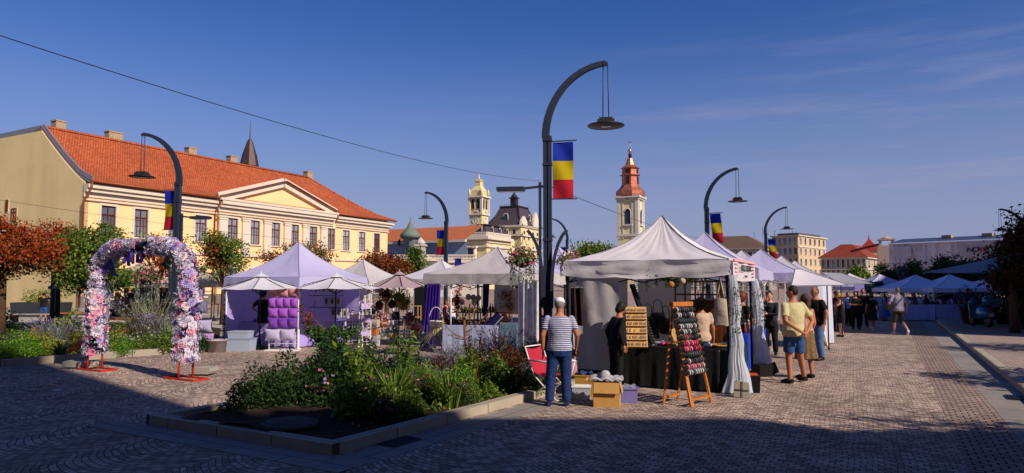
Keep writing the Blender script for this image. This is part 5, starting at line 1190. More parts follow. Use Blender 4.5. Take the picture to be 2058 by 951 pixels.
# ================================================================== flower arch
def arch():
    a = gp(190, 743); b = gp(373, 762); e = (b - a); wd = e.length; rz = math.atan2(e.y, e.x)
    t = thing('flower_arch', 'arch covered in pink, white and purple artificial flowers', 'flower arch', (a.x, a.y, 0), rz)
    FR = M('red_iron', 'b02c14', rough=.6, var=(5, .2)); H = 2.74; sh_ = 2.0
    def path(s):
        """s 0..1 from the left foot over the top to the right foot"""
        L1_, L2_ = sh_ - .35, math.pi * .5 * (3 * (wd / 2 + (H - sh_)) - math.sqrt((3 * wd / 2 + H - sh_) * (wd / 2 + 3 * (H - sh_)))); T_ = 2 * L1_ + L2_; d = s * T_
        if d < L1_: return Vector((0, 0, .35 + d))
        if d > L1_ + L2_: return Vector((wd, 0, sh_ - (d - L1_ - L2_)))
        an = math.pi * (1 - (d - L1_) / L2_); c = math.cos(an); s_ = math.sin(an)
        return Vector((wd / 2 + wd / 2 * math.copysign(abs(c) ** .55, c), 0, sh_ + (H - sh_) * s_ ** .75))
    for x in (0, wd):
        for y in (-.16, .16): m = MB(); m.tube([(x, y, 0.03), (x, y, .5)], .022, 8); m.build('post', FR, t)
    for x in (0, wd):
        m = MB()
        for y in (-.16, .16): m.box((x + (.0 if x else .1), y, .018), (.95, .05, .035))
        for xx in (-.47, .47): m.box((x + (.0 if x else .1) + xx, 0, .018), (.05, .27, .035))
        m.build('base_frame', FR, t)
    core = [path(i / 60) for i in range(61)]; m = MB(); m.tube(core, .10, 8); m.build('core', M('arch_moss', '2c2a3a', rough=1), t)
    # prototypes of the blossoms
    def rose_(mat):
        m = MB()
        for k, (rr_, n, tl) in enumerate(((1, 6, 1.15), (.75, 5, .75), (.45, 4, .4))):
            for i in range(n):
                an = 6.283 * i / n + k * .5; d = Vector((math.cos(an), math.sin(an), 0)); s = Vector((-d.y, d.x, 0)); z0 = Vector((0, 0, 0)); up = Vector((0, 0, 1))
                m.grid(lambda u, v: z0 + d * (rr_ * (v ** .7) * (.35 + .65 * tl)) + s * ((u - .5) * 1.1 * rr_ * math.sin(math.pi * min(.95, .15 + v * .75))) + up * ((1.25 - tl) * v * rr_ * 1.0 + .28 * (u - .5) ** 2), 3, 3)
        return m.mesh('blossom', [mat])
    def mum(mat, n=34):
        m = MB()
        for i in range(n):
            ph = math.acos(1 - (i + .5) / n); an = i * 2.4; d = Vector((math.sin(ph) * math.cos(an), math.sin(ph) * math.sin(an), math.cos(ph) * .7)); s = d.cross(Vector((.3, .2, 1))).normalized() * .15
            m.add([d * .1 - s * .4, d * .1 + s * .4, d * .65 + s, d * 1.05, d * .65 - s], [(0, 1, 2, 3, 4)])
        return m.mesh('blossom', [mat])
    PKR = M('rose_petal_pink', 'e8a8c4', rough=.6, var=(8, .12), transl=.2); PKD = M('rose_petal_deep', 'dc84a8', rough=.6, var=(8, .12), transl=.2); WHT = M('silk_white', 'e0d8ea', rough=.6, var=(9, .08), transl=.2); LIL = M('silk_lilac', 'c0b0e6', rough=.6, var=(9, .1), transl=.2); VIO = M('silk_violet', '5a4494', rough=.6, var=(9, .15), transl=.1)
    pr = [(rose_(PKR), 1.0), (mum(WHT), 1.05), (mum(LIL), .95), (mum(VIO, 22), .8), (rose_(PKD), .9), (rose_(M('silk_cream', 'ead6dc', rough=.6, transl=.2)), 1.0)]
    rg = random.Random(5); N_ = 96
    def place(i, s, an, r0, me, sc_, first):
        p = path(s); q = path(min(1, s + .01)); tn = (q - path(max(0, s - .01))).normalized(); o1 = Vector((0, 1, 0)); o2 = tn.cross(o1).normalized(); d = (o1 * math.cos(an) + o2 * math.sin(an)).normalized()
        return p + d * r0 * (1 if abs(s - .5) > .3 else .74), d
    for i in range(N_):
        s = (i + rg.random()) / N_; an = math.pi + rg.uniform(-1.5, 1.5); lower = abs(s - .5) > .28
        c = rg.choices(range(6), [7, 9, 2, 1, 2, 4] if lower else [3, 8, 3, 1.5, 1, 5])[0]; me, k = pr[c]
        p, d = place(i, s, an, .21, me, 1, 0); o = link('blossom', me, t, p, 0, (.078 if c in (0, 4, 5) else .115) * k * rg.uniform(.85, 1.25)); o.rotation_euler = d.to_track_quat('Z', 'Y').to_euler(); o.rotation_euler.rotate_axis('Z', rg.random() * 6)
    # the rest of the flowers as one mass
    mm = MB(); mats = [PKR, WHT, LIL, VIO, PKD, WHT]; bm = bmesh.new()
    V = []; F = []; MI = []
    for i in range(820):
        s = rg.random(); an = rg.random() * 6.28; c = rg.choices(range(6), [6, 9, 2.5, .9, 1.5, 5])[0]; me, k = pr[c]; p, d = place(i, s, an, rg.uniform(.12, .23), me, 1, 0); q = d.to_track_quat('Z', 'Y').to_matrix() @ Matrix.Rotation(rg.random() * 6, 3, 'Z'); sc_ = .07 * k * rg.uniform(.7, 1.3); b0 = len(mm.v)
        mm.add([p + q @ (vv.co * sc_) for vv in me.vertices], [tuple(pp.vertices) for pp in me.polygons], c, True)
    bm.free(); o = mm.build('blossoms', [PKR, WHT, LIL, VIO, PKD, WHT], t); o['kind'] = 'stuff'
    P = []
    for i in range(900):
        s = rg.random(); p, d = place(0, s, rg.random() * 6.28, rg.uniform(.12, .29), None, 1, 0); P.append(tuple(p))
    P = []
    for i in range(2800):
        s = rg.random(); p, d = place(0, s, rg.random() * 6.28, rg.uniform(.15, .27), None, 1, 0); P.append(tuple(p))
    pm = link('petals', leafmesh('petals', np.array(P), .045, leafmat('petal_mix', ['f0e4ee', 'f4eaf2', 'f0bcd2', 'e4d8f2', 'eeb0cc', 'b8a8dc', 'f4eef6']), aspect=.6), t); pm['kind'] = 'stuff'
    lf = link('leaves', leafmesh('leaves', np.array(P), .11, leafmat('arch_leaf', ['3c5644', '6a6a9a', 'b0b0d0', '4a4470', 'd8d8e4']), aspect=.25), t); lf['kind'] = 'stuff'
    # letters hanging under the arch
    VI = M('letter_violet', '4a2a94', rough=.5); GR = M('letter_green', '0e6a30', rough=.5); PL = M('letter_pale', 'a8acd0', rough=.5)
    def lt(ch, px, py, size, mt, rot, yaw, lab):
        x = (lambda k: (k * a.y - a.x) / (math.cos(rz) - k * math.sin(rz)))(((px - CX) / FPX)); pw = a + Vector((math.cos(rz), math.sin(rz), 0)) * x; p = at(px, py, pw.y)
        o = link('hanging_letter', textmesh(ch, size, mt, .05, bold=.012, name='hanging_letter'), None, p); o.rotation_euler = (0, R(rot), rz + R(yaw)); tag(o, lab, 'letter', 'letters hung under the flower arch')
        m = MB(); zt_ = min(H, path(.05 + .9 * x / wd).z)
        m.tube([(0, 0, size * .35), (0, 0, size * .35 + .35)], .003, 4); m.build('string', WHITEMETAL, o)
    lt('A', 221, 537, .52, VI, 8, 12, 'violet letter A hanging lowest at the left'); lt('V', 232, 520, .48, PL, 5, 50, 'pale bluish letter V turned edgewise'); lt('A', 255, 519, .44, VI, -10, -55, 'violet letter turned sideways before the D'); lt('N', 266, 514, .5, VI, -6, -40, 'tall violet letter N beside the D'); lt('D', 281, 515, .46, VI, 4, -12, 'violet letter D hanging at the middle'); lt('E', 337, 526, .42, GR, 35, 10, 'tilted green letter E near the lamp pole')
    for px, py, w, d_, lab in ((155, 742, .78, .3, 'long grey stone slab weighing down the left arch foot'), (402, 756, .42, .34, 'grey stone block weighing down the right arch foot')):
        q = gp(px, py); m = MB(); m.prism([(-w / 2, 0, 0), (w / 2 - .03, 0, 0), (w / 2, 0, .05), (w / 2, 0, .125), (-w / 2 + .03, 0, .13), (-w / 2, 0, .1)], (0, d_, 0)); o = m.build('stone_weight', CONCRETE, None, (q.x, q.y, .038), rz * .3); tag(o, lab, 'stone')
arch()

m = MB()
for i in range(60):
    x, y = random.uniform(-9, 14), random.uniform(4.5, 24); r = random.uniform(.012, .035); a = random.random() * 6; m.add([(x + r * math.cos(a + k * 1.57) * (1 if k % 2 else 1.8), y + r * math.sin(a + k * 1.57), .006 + .012 * (k == 1)) for k in range(4)], [(0, 1, 2, 3)])
o = m.build('fallen_leaves', LYW); tag(o, 'few dry leaves and crumbs scattered over the cobbles', 'litter', kind='stuff')
q = gp(106, 786); m = MB(); m.prism([(0, 0, 0), (.1, .01, .004), (.12, .06, .02), (.01, .05, .012)], (0, 0, .002)); tag(m.build('paper_scrap', WHITEMETAL, None, (q.x, q.y, .004)), 'small white scrap of paper on the shaded cobbles', 'litter')
# ================================================================== people
def cloth(n, c='101014', **k):
    a = dict(rough=.85, var=(5, .14), bump=(7, .8, .05)); a.update(k); return M('cloth_' + n, c, **a)
HAIRD = M('hair_dark', '17100c', rough=.6, bump=(60, .5)); HAIRG = M('hair_grey', '7c7874', rough=.6, bump=(60, .5)); HAIRR = M('hair_red', '6a2410', rough=.5, bump=(60, .5)); HAIRB = M('hair_brown', '3a2214', rough=.6, bump=(60, .5))
SHOEB = M('shoe_black', '0c0c0e', rough=.5); SHOEN = M('shoe_navy', '1c2a4c', rough=.6); SHOEW = M('shoe_white', 'c8c8c8', rough=.5); SOLE = M('shoe_sole', '7a5a3c', rough=.7)
JEAN = cloth('jeans', '162c5c', bump=(6, .9, .05), var=(3, .25)); JEANL = cloth('jeans_light', '4c6690'); SHORTB = cloth('jean_shorts', '2c4a80')
def seg2(mb, a, b, c, r0, r1, r2, n=12, ext=1.0):
    a, b, c = Vector(a), Vector(b), Vector(c); P = [a, a.lerp(b, .5), b, b.lerp(c, .35), c]; mb.tube(P, [r0, (r0 + r1) * .53, r1, (r1 + r2) * .56, r2], n)
def person(label, x, y, H, face, skin=SKIN, g=1.0, lean=0, turn=0, nod=0, arms=None, legs=None, top=None, sleeve=.45, bottom=None, blen=1.0, skirt=None, hair='short', hairm=HAIRD, hat=None, shoe=SHOEB, vox=.016, fem=False, hem=.86, z=0.0, sit=False, fingers=True, topr=1.0):
    t = thing('person', label, 'person', (x, y, z), R(face)); s = H / 1.75; t.scale = (s,) * 3; B = MB(); X = MB()
    LM = Matrix.Translation((0, 0, .95)) @ Matrix.Rotation(-R(lean), 4, 'X') @ Matrix.Translation((0, 0, -.95)); U = lambda p: LM @ Vector(p)
    sw = .175 if fem else .195
    tors = [(.86, .155, .11), (.95, .17 if not fem else .18, .12), (1.06, .15 if not fem else .135, .108), (1.2, .16 if not fem else .145, .115), (1.33, .178 if not fem else .155, .118), (1.40, .16, .10), (1.445, .105, .078), (1.475, .066, .064), (1.5, .055, .055)]
    gg = lambda z: 1 + (g - 1) * (1.0 if .9 < z < 1.25 else .5)
    rings = lambda k, z0, z1, add=0: [(U((0, .0, z_)), rx * gg(z_) * k + add, ry * (gg(z_) ** 1.3) * k + add) for z_, rx, ry in tors if z0 <= z_ <= z1]
    B.loft(rings(1, 0, 9), 18)
    hc = U((0, .02, 1.635)); hm = Matrix.Rotation(R(turn), 3, 'Z') @ Matrix.Rotation(-R(lean * .5 + nod), 3, 'X')
    B.tube([U((0, 0, 1.45)), hc + hm @ Vector((0, -.02, -.05))], [.055, .05], 10)
    B.ell(hc, (.076, .093, .112), 16, 12, mat=hm); B.ell(hc + hm @ Vector((0, .03, -.05)), (.055, .062, .07), 12, 8, mat=hm); B.ell(hc + hm @ Vector((0, .097, -.015)), (.013, .018, .022), 8, 6, mat=hm)
    for sx in (-1, 1): B.ell(hc + hm @ Vector((sx * .077, -.005, -.01)), (.012, .02, .03), 8, 6, mat=hm)
    arms = arms or {}; hands = []
    for sd, sx in (('L', -1), ('R', 1)):
        el, wr = arms.get(sd, ((sx * (.235 + .03 * g), -.05, 1.14), (sx * (.25 + .03 * g), .03, .89)))[:2]; sh_ = U((sx * sw, 0, 1.405)); el = Vector(el); wr = Vector(wr); ga = .5 + .5 * g
        seg2(B, sh_, el, wr, .052 * ga, .040 * ga, .027); B.ell(sh_, (.052 * ga, .052, .05), 10, 8)
        d = (wr - el).normalized(); q = d.to_track_quat('Z', 'Y').to_matrix(); hp = wr + d * .05; B.ell(hp, (.024, .038, .05), 10, 8, mat=q)
        if fingers:
            for k in range(4):
                o = (k - 1.5) * .018; ln = (.062, .07, .066, .052)[k]; b0 = hp + q @ Vector((0, o, .03)); X.tube([b0, b0 + q @ Vector((.004, o * .1, ln * .5)), b0 + q @ Vector((-.018 * sx, o * .1, ln))], [.0095, .0085, .0065], 6)
            b0 = hp + q @ Vector((0, .032, -.01)); X.tube([b0, b0 + q @ Vector((-.012 * sx, .02, .025)), b0 + q @ Vector((-.018 * sx, .02, .05))], [.011, .0095, .007], 6)
        hands.append((sh_, el, wr, hp, sx))
    legs = legs or {}; LG_ = []
    for sd, sx in (('L', -1), ('R', 1)):
        kn, an, td = (list(legs.get(sd, ((sx * .11, .02, .49), (sx * .12, -.02, .085)))) + [(sx * .12, 1, 0)])[:3]; hp = Vector((sx * .092, 0, .90)); kn = Vector(kn); an = Vector(an); gl = .6 + .4 * g
        seg2(B, hp, kn, an, .088 * gl, .056 * gl, .038, 12); td = Vector(td).normalized(); B.tube([an + Vector((0, 0, -.02)) - td * .03, an + td * .1 + Vector((0, 0, -.045)), an + td * .17 + Vector((0, 0, -.06))], [.042, .038, .024], 8)
        LG_.append((hp, kn, an, td, sx))
    body = link('body', remesh(B, vox, 3, X if fingers else None, 'body', [skin]), t)
    if top:
        S = MB(); zt_ = 1.47 if sleeve > 0 else 1.42; S.loft([(U((0, 0, hem)), (.168 if not fem else .175) * gg(1) * 1.06 * topr, .128 * gg(1) ** 1.3 * topr)] + rings(1.06, hem + .04, zt_, .008), 18)
        for sh_, el, wr, hp, sx in hands:
            if sleeve <= 0: continue
            ga = .5 + .5 * g; S.ell(sh_, (.056 * ga, .056, .054), 10, 8)
            if sleeve <= .6: S.tube([sh_, sh_.lerp(el, sleeve / .5 * .75)], [.057 * ga, .062 * ga], 12)
            else: S.tube([sh_, el, el.lerp(wr, (sleeve - .5) * 2)], [.063 * ga, .052 * ga, .04], 12)
        link('shirt', remesh(S, vox, 2, None, 'shirt', [top]), t)
    if bottom:
        S = MB(); S.loft([((0, 0, .80), .16 * gg(1), .125), ((0, 0, .88), .172 * gg(1), .132 * gg(1)), ((0, 0, .97), .172 * gg(1), .128 * gg(1) ** 1.2), ((0, 0, 1.0), .165 * gg(1), .12 * gg(1) ** 1.2)], 18)
        for hp, kn, an, td, sx in LG_:
            gl = .6 + .4 * g
            if blen >= .95: S.tube([hp, hp.lerp(kn, .5), kn, kn.lerp(an, .5), an + Vector((0, 0, .0))], [.105 * gl, .097 * gl, .084 * gl, .078 * gl, .072], 14)
            elif blen > .5: S.tube([hp, kn, kn.lerp(an, (blen - .5) * 2)], [.102 * gl, .082 * gl, .078 * gl], 14)
            else: S.tube([hp, hp.lerp(kn, blen * 2)], [.104 * gl, .09 * gl], 14)
        link('trousers', remesh(S, vox, 2, None, 'trousers', [bottom]), t)
    if skirt:   # (material, hem z, hem radius, waist z)
        m_, hz_, hr_, wz_ = skirt; S = MB()
        def sk(u, v):
            a = u * 6.2832; z_ = wz_ + (hz_ - wz_) * v; r = .165 + (hr_ - .165) * v ** .8; f = 1 + .06 * v * math.sin(a * 11) + .03 * v * math.sin(a * 5 + 1); return (math.cos(a) * r * f, math.sin(a) * r * f * .8, z_)
        S.grid(sk, 66, 8); link('skirt', S.mesh('skirt', [m_]), t)
    for hp, kn, an, td, sx in LG_:
        S = MB(); a0 = an + Vector((0, 0, -.085 + .03)); S.tube([an - td * .055 + Vector((0, 0, -.035)), an + td * .02 + Vector((0, 0, -.035)), an + td * .12 + Vector((0, 0, -.052)), an + td * .19 + Vector((0, 0, -.062))], [.04, .046, .042, .024], 10); sh2 = S.build('shoe', shoe, t)
    if hair != 'bald':
        S = MB(); c = hc + hm @ Vector((0, -.018, .018))
        if hair == 'short': S.ell(c, (.083, .094, .108), 14, 10, mat=hm)
        if hair == 'bob': S.ell(c, (.10, .105, .118), 14, 10, mat=hm); S.ell(c + hm @ Vector((0, -.03, -.06)), (.092, .075, .085), 12, 8, mat=hm)
        if hair == 'big': S.ell(c, (.125, .125, .135), 14, 10, mat=hm); S.ell(c + hm @ Vector((0, -.03, -.05)), (.11, .1, .1), 12, 8, mat=hm)
        if hair == 'long': S.ell(c, (.09, .1, .115), 14, 10, mat=hm); S.tube([c + hm @ Vector((0, -.05, 0)), c + Vector((0, -.07, -.15)), c + Vector((0, -.08, -.28))], [.08, .07, .04], 10)
        if hair == 'bun': S.ell(c, (.085, .096, .11), 14, 10, mat=hm); S.ell(c + hm @ Vector((0, -.07, .08)), (.045, .045, .045), 10, 8)
        if hair == 'crop': S.ell(hc + hm @ Vector((0, -.02, .012)), (.079, .088, .104), 14, 10, mat=hm)
        link('hair', remesh(S, .012, 1, None, 'hair', [hairm]), t)
    if hat:
        S = MB(); kind, hmat = hat[0], hat[1]
        P0 = hc + hm @ Vector((0, -.005, .035))
        if kind == 'cap': S.ell(P0 + hm @ Vector((0, 0, .01)), (.09, .106, .078), 16, 10, mat=hm); S.ell(P0 + hm @ Vector((0, .12, -.01)), (.07, .07, .012), 12, 6, mat=hm)
        if kind == 'sun': S.ell(P0 + hm @ Vector((0, 0, .02)), (.1, .11, .09), 16, 10, mat=hm); S.ell(P0 + hm @ Vector((0, 0, .0)), (.19, .2, .02), 20, 6, mat=hm)
        link('hat', S.mesh('hat', [hmat]), t)
    if abs(((face + turn) % 360) - 180) < 100:
        for sx in (-1, 1): e = MB(); e.ell(hc + hm @ Vector((sx * .03, .084, .012)), (.011, .007, .007), 8, 6, mat=hm); e.build('eye', M('eye_dark', '14100c', rough=.3), t)
        e = MB(); e.ell(hc + hm @ Vector((0, .088, -.055)), (.022, .008, .006), 8, 6, mat=hm); e.build('mouth', M('lips', '8a3c34', rough=.5), t)
    return t
def strapbag(label, P, pts, size=(.22, .08, .16), mat=SHOEB, sh_=(0, 0, 0)):
    t = thing('shoulder_bag', label, 'bag', P); m = MB(); m.tube(pts, .012, 6); m.build('strap', mat, t); b = MB(); b.box(sh_, size); o = b.build('pouch', mat, t); return t
def pp(label, px, py, ytop, face, Y=None, **k):
    q = gp(px, py); Y_ = Y or q.y; p = at(px, 560, Y_); H = at(px, ytop, Y_).z - k.get('z', 0)
    return person(label, p.x, Y_, H, face, **k), p.x, Y_, H
STRIPE = stripemat('cloth_striped', ['c4c4d8', '1c2460'], 2, .030, duty=[0, .5], bump=(9, .5, .03))
pp('man in navy striped shirt, white cap and blue jeans seen from behind', 1124, 816, 598, -4, g=1.12, top=STRIPE, sleeve=.42, bottom=JEAN, hair='short', hairm=HAIRG, hat=('cap', M('cap_white', 'd4d4dc', rough=.8)), shoe=SHOEN, hem=.88, vox=.013, nod=12,
   arms={'L': ((-.275, -.04, 1.13), (-.27, .02, .89)), 'R': ((.285, .0, 1.14), (.27, .16, .93))}, legs={'L': ((-.14, .02, .49), (-.17, -.03, .085)), 'R': ((.10, .03, .49), (.11, .0, .085))})
q = gp(1124, 816); b = thing('camera_case', 'small black case held in the striped shirt man\'s hand', 'case', (q.x + .265, q.y + .28, .80), R(20)); m = MB(); m.box((0, 0, 0), (.1, .16, .1)); m.box((0, 0, .052), (.105, .165, .012)); m.build('case_body', SHOEB, b); m = MB(); m.tube([(-.0, -.06, .055), (0, -.05, .1), (0, .05, .1), (0, .06, .055)], .006, 6); m.build('handle', SHOEB, b)
pp('dark silhouetted person in black standing at the jewellery table', 1236, 760, 607, -70, Y=12.75, g=1.1, top=cloth('black', '08080a'), sleeve=1, bottom=cloth('black2', '0a0a0d'), hair='bob', lean=10, nod=18, skin=SKIN)
pp('woman with big dark hair and beige t-shirt behind the bracelet stand', 1409, 770, 600, 0, Y=13.5, fem=True, top=cloth('beige', 'b49a88'), sleeve=.45, bottom=cloth('skirt_dark', '20222c'), hair='big', lean=4, arms={'R': ((.24, .02, 1.12), (.27, .12, .86)), 'L': ((-.23, .12, 1.12), (-.12, .3, .98))})
pp('woman with round auburn hair and black short sleeved top', 1489, 738, 588, -65, Y=16.0, fem=True, top=cloth('black'), sleeve=.4, bottom=cloth('black2'), hair='big', hairm=HAIRR, skin=SKIN, arms={'R': ((.22, .05, 1.14), (.12, .26, 1.02)), 'L': ((-.22, .05, 1.14), (-.10, .26, 1.0))})
pp('woman in dark top resting her chin on her hand', 1546, 705, 586, 150, Y=18.6, fem=True, top=cloth('charcoal', '1c1a22'), sleeve=1, bottom=cloth('black2'), hair='bun', hairm=HAIRB, skin=SKINP, nod=10, arms={'R': ((.22, .16, 1.15), (.06, .15, 1.50)), 'L': ((-.2, .18, 1.12), (.02, .26, 1.14))})
pp('man in pale yellow polo and denim shorts with hands behind his back', 1592, 771, 574, 22, g=1.2, top=cloth('polo', 'b4ab84'), sleeve=.5, bottom=SHORTB, blen=.42, hair='short', turn=38, hem=.84, vox=.013,
   arms={'L': ((-.30, -.13, 1.12), (-.05, -.25, .93)), 'R': ((.30, -.15, 1.12), (.08, -.25, .94))}, legs={'L': ((-.08, .05, .49), (-.09, .02, .085)), 'R': ((.16, .02, .48), (.30, .08, .10))})
pp('woman in pink top and brown floral skirt behind the yellow polo man', 1616, 764, 592, 20, Y=14.1, fem=True, top=cloth('pink_top', 'b8887c'), sleeve=0, skirt=(M('skirt_floral', isl=None, col='6a5436', rough=.9, var=(22, .6), bump=(9, .5, .03)), .42, .24, 1.0), hair='long', hairm=HAIRB, turn=25, arms={'R': ((.22, -.02, 1.13), (.2, .1, .9))})
pp('bald heavy man in black shirt and light blue jeans', 1638, 724, 577, 108, g=1.35, top=cloth('black'), sleeve=.5, bottom=JEANL, hair='crop', hairm=M('stubble', '6a4a3c', rough=.8), hem=.84, turn=-10, vox=.013, arms={'L': ((-.32, -.02, 1.13), (-.31, .05, .88)), 'R': ((.3, -.03, 1.13), (.3, .05, .89))})
pp('woman in yellow sun hat, black dress and boots reaching to the pole', 1687, 677, 592, 80, fem=True, top=cloth('black'), sleeve=0, skirt=(cloth('black'), .58, .2, 1.0), hair='long', hairm=HAIRB, hat=('sun', M('hat_yellow', 'b88a20', rough=.9, var=(9, .1))), skin=SKINP, vox=.02, arms={'L': ((-.2, .22, 1.28), (-.1, .46, 1.3)), 'R': ((.3, -.06, 1.16), (.18, .14, 1.02))})
pp('man in dark t-shirt standing with folded arms in the shade', 1717, 662, 586, 170, g=1.2, top=cloth('night', '10121c'), sleeve=.5, bottom=cloth('night2', '0c0e16'), hair='crop', vox=.022, arms={'L': ((-.27, .08, 1.13), (.06, .22, 1.12)), 'R': ((.27, .08, 1.13), (-.06, .22, 1.14))}, fingers=False)
pp('woman in black dress walking away with a shoulder strap', 1750, 665, 590, 0, fem=True, g=1.15, top=cloth('night'), sleeve=.45, skirt=(cloth('night'), .5, .26, 1.02), hair='bob', hairm=HAIRB, shoe=SHOEW, vox=.022, legs={'L': ((-.1, -.05, .49), (-.1, -.22, .2)), 'R': ((.1, .06, .49), (.1, .08, .085))}, fingers=False)
pp('tall dark clothed man between the folded arms man and the black dress', 1733, 655, 580, 160, Y=30, top=cloth('night2'), sleeve=1, bottom=cloth('night2'), hair='short', vox=.024, fingers=False)
_, x_, y_, h_ = pp('grey haired man in grey t-shirt and patterned shorts walking away', 1803, 673, 577, -3, g=1.15, top=cloth('grey_tee', '8a88a0'), sleeve=.5, bottom=M('shorts_camo', '3a3626', rough=.9, var=(14, .9)), blen=.56, hair='crop', hairm=HAIRG, shoe=SHOEW, skin=SKINP, vox=.018, arms={'L': ((-.33, -.02, 1.15), (-.27, .16, 1.0)), 'R': ((.29, -.05, 1.13), (.3, .02, .88))}, legs={'L': ((-.12, .08, .5), (-.12, .10, .085)), 'R': ((.13, -.0, .48), (.16, -.32, .17), (.1, .6, -.7))})
strapbag('dark bag slung across the grey haired man\'s back', (x_, y_, 0), [(.17, -.15, 1.5), (.0, -.2, 1.3), (-.24, -.17, 1.05)], (.16, .2, .2), SHOEB, (-.33, .05, 1.02))
pp('woman in bright blue dress before the blue tents', 1777, 640, 592, 60, Y=35, fem=True, top=cloth('blue_dress', '1c4c9c'), sleeve=.3, skirt=(cloth('blue_dress'), .3, .36, 1.02), hair='long', hairm=HAIRB, vox=.026, fingers=False)
pp('person in long black coat under the left blue tent', 1834, 638, 588, 120, Y=36, g=1.1, top=cloth('night'), sleeve=1, bottom=cloth('night'), skirt=(cloth('night'), .4, .28, 1.02), hair='short', vox=.026, lean=6, fingers=False)
pp('woman in floral jacket and blue skirt beside the black coat', 1859, 637, 593, 170, Y=36.5, fem=True, top=M('cloth_patterned_ochre', '7a5a40', var=(18, .6)), sleeve=1, skirt=(cloth('navy_skirt', '24387c'), .25, .3, 1.0), hair='bob', hairm=HAIRG, vox=.026, fingers=False)
pp('person in blue shirt behind the yellow hat woman', 1702, 650, 588, 200, Y=31, top=cloth('mid_blue', '1c3c8c'), sleeve=.5, bottom=cloth('night2'), hair='short', vox=.026, fingers=False)
pp('sunburnt person half hidden behind the white side curtain', 1678, 655, 585, 190, Y=28, top=cloth('maroon', '4c1c2c'), sleeve=.5, bottom=cloth('night2'), hair='short', vox=.026, fingers=False)
pp('person in black t-shirt and denim shorts with both arms raised to the head', 90, 650, 588, 10, Y=33, top=cloth('black'), sleeve=.5, bottom=SHORTB, blen=.4, hair='short', vox=.024, arms={'L': ((-.36, .08, 1.42), (-.14, .12, 1.62)), 'R': ((.36, .08, 1.42), (.14, .12, 1.62))}, fingers=False)
pp('person with black arms akimbo behind the purple cushion rack', 530, 700, 583, -20, Y=21.2, top=cloth('black'), sleeve=.5, bottom=cloth('black2'), hair='bob', vox=.022, turn=-30, arms={'L': ((-.40, -.02, 1.2), (-.2, .06, 1.02)), 'R': ((.26, .1, 1.15), (.12, .3, 1.1))})
pp('woman in white tank top and blue jeans at the purple curtained stall', 911, 680, 599, 20, Y=25, fem=True, top=cloth('tank_white', 'c8ccd8'), sleeve=0, bottom=JEANL, hair='bun', hairm=HAIRB, vox=.022, skin=SKIN, arms={'R': ((.25, .02, 1.15), (.1, .24, 1.12)), 'L': ((-.22, .1, 1.15), (-.1, .3, 1.1))})
pp('woman in rosy patterned dress facing the white tank top woman', 896, 680, 603, -150, Y=25.4, fem=True, top=M('cloth_rosy', 'a87880', var=(30, .5)), sleeve=.4, skirt=(M('cloth_rosy'), .5, .28, 1.0), hair='bob', hairm=HAIRB, vox=.024, fingers=False)
pp('woman in floral blouse bending over the crates of the grey table stall', 1016, 690, 606, 60, Y=23.5, fem=True, top=M('cloth_floral_orange', 'b06a5a', var=(24, .7)), sleeve=.5, bottom=cloth('black2'), hair='big', lean=22, vox=.022)
for i, (px, lab, c) in enumerate(((238, 'guest in dark clothes at the left cafe table', 'black'), (262, 'guest in dark clothes in the middle of the cafe', 'night'), (330, 'guest in dark clothes near the arched lamp', 'charcoal'))):
    p = at(px, 560, 38.5); person(lab, p.x, p.y, 1.7, 150 + 40 * i, top=cloth(c), sleeve=.6, bottom=cloth('black2'), vox=.03, fingers=False)
for px, Y, lab, c, f in ((1893, 38, 'seller in violet top behind the middle blue table', 'violet_top', 180), (1925, 37.5, 'person in pale blue shirt behind the clothes at the blue stall', 'pale_blue', 160), (1945, 34, 'person in blue shirt at the terrace plants', 'mid_blue', 200)):
    p = at(px, 560, Y); person(lab, p.x, p.y, 1.68, f, top=cloth(c, {'violet_top': '4a3a8c', 'pale_blue': '6a84c4'}.get(c, '1c3c8c')), sleeve=.5, bottom=cloth('night2'), vox=.03, fingers=False)
# ================================================================== stall goods
def bx(name, label, cat, P, size, mat, rz=0, group=None, lid=None, z=None, bev=True):
    """a box thing with body and a slightly larger lid / top board"""
    t = thing(name, label, cat, (P[0], P[1], P[2] if len(P) > 2 else 0), rz, group); w, d, h = size; m = MB(); k = .93
    m.add([(-w / 2 * k, -d / 2 * k, 0), (w / 2 * k, -d / 2 * k, 0), (w / 2 * k, d / 2 * k, 0), (-w / 2 * k, d / 2 * k, 0), (-w / 2, -d / 2, h), (w / 2, -d / 2, h), (w / 2, d / 2, h), (-w / 2, d / 2, h)], [(3, 2, 1, 0), (4, 5, 6, 7), (0, 1, 5, 4), (1, 2, 6, 5), (2, 3, 7, 6), (3, 0, 4, 7)]); m.build('box_body', mat, t)
    if lid: m = MB(); m.box((0, 0, h + .012), (w + .02, d + .02, .024)); m.box((0, 0, h + .03), (w - .06, d - .06, .012)); m.build('lid', lid, t)
    return t
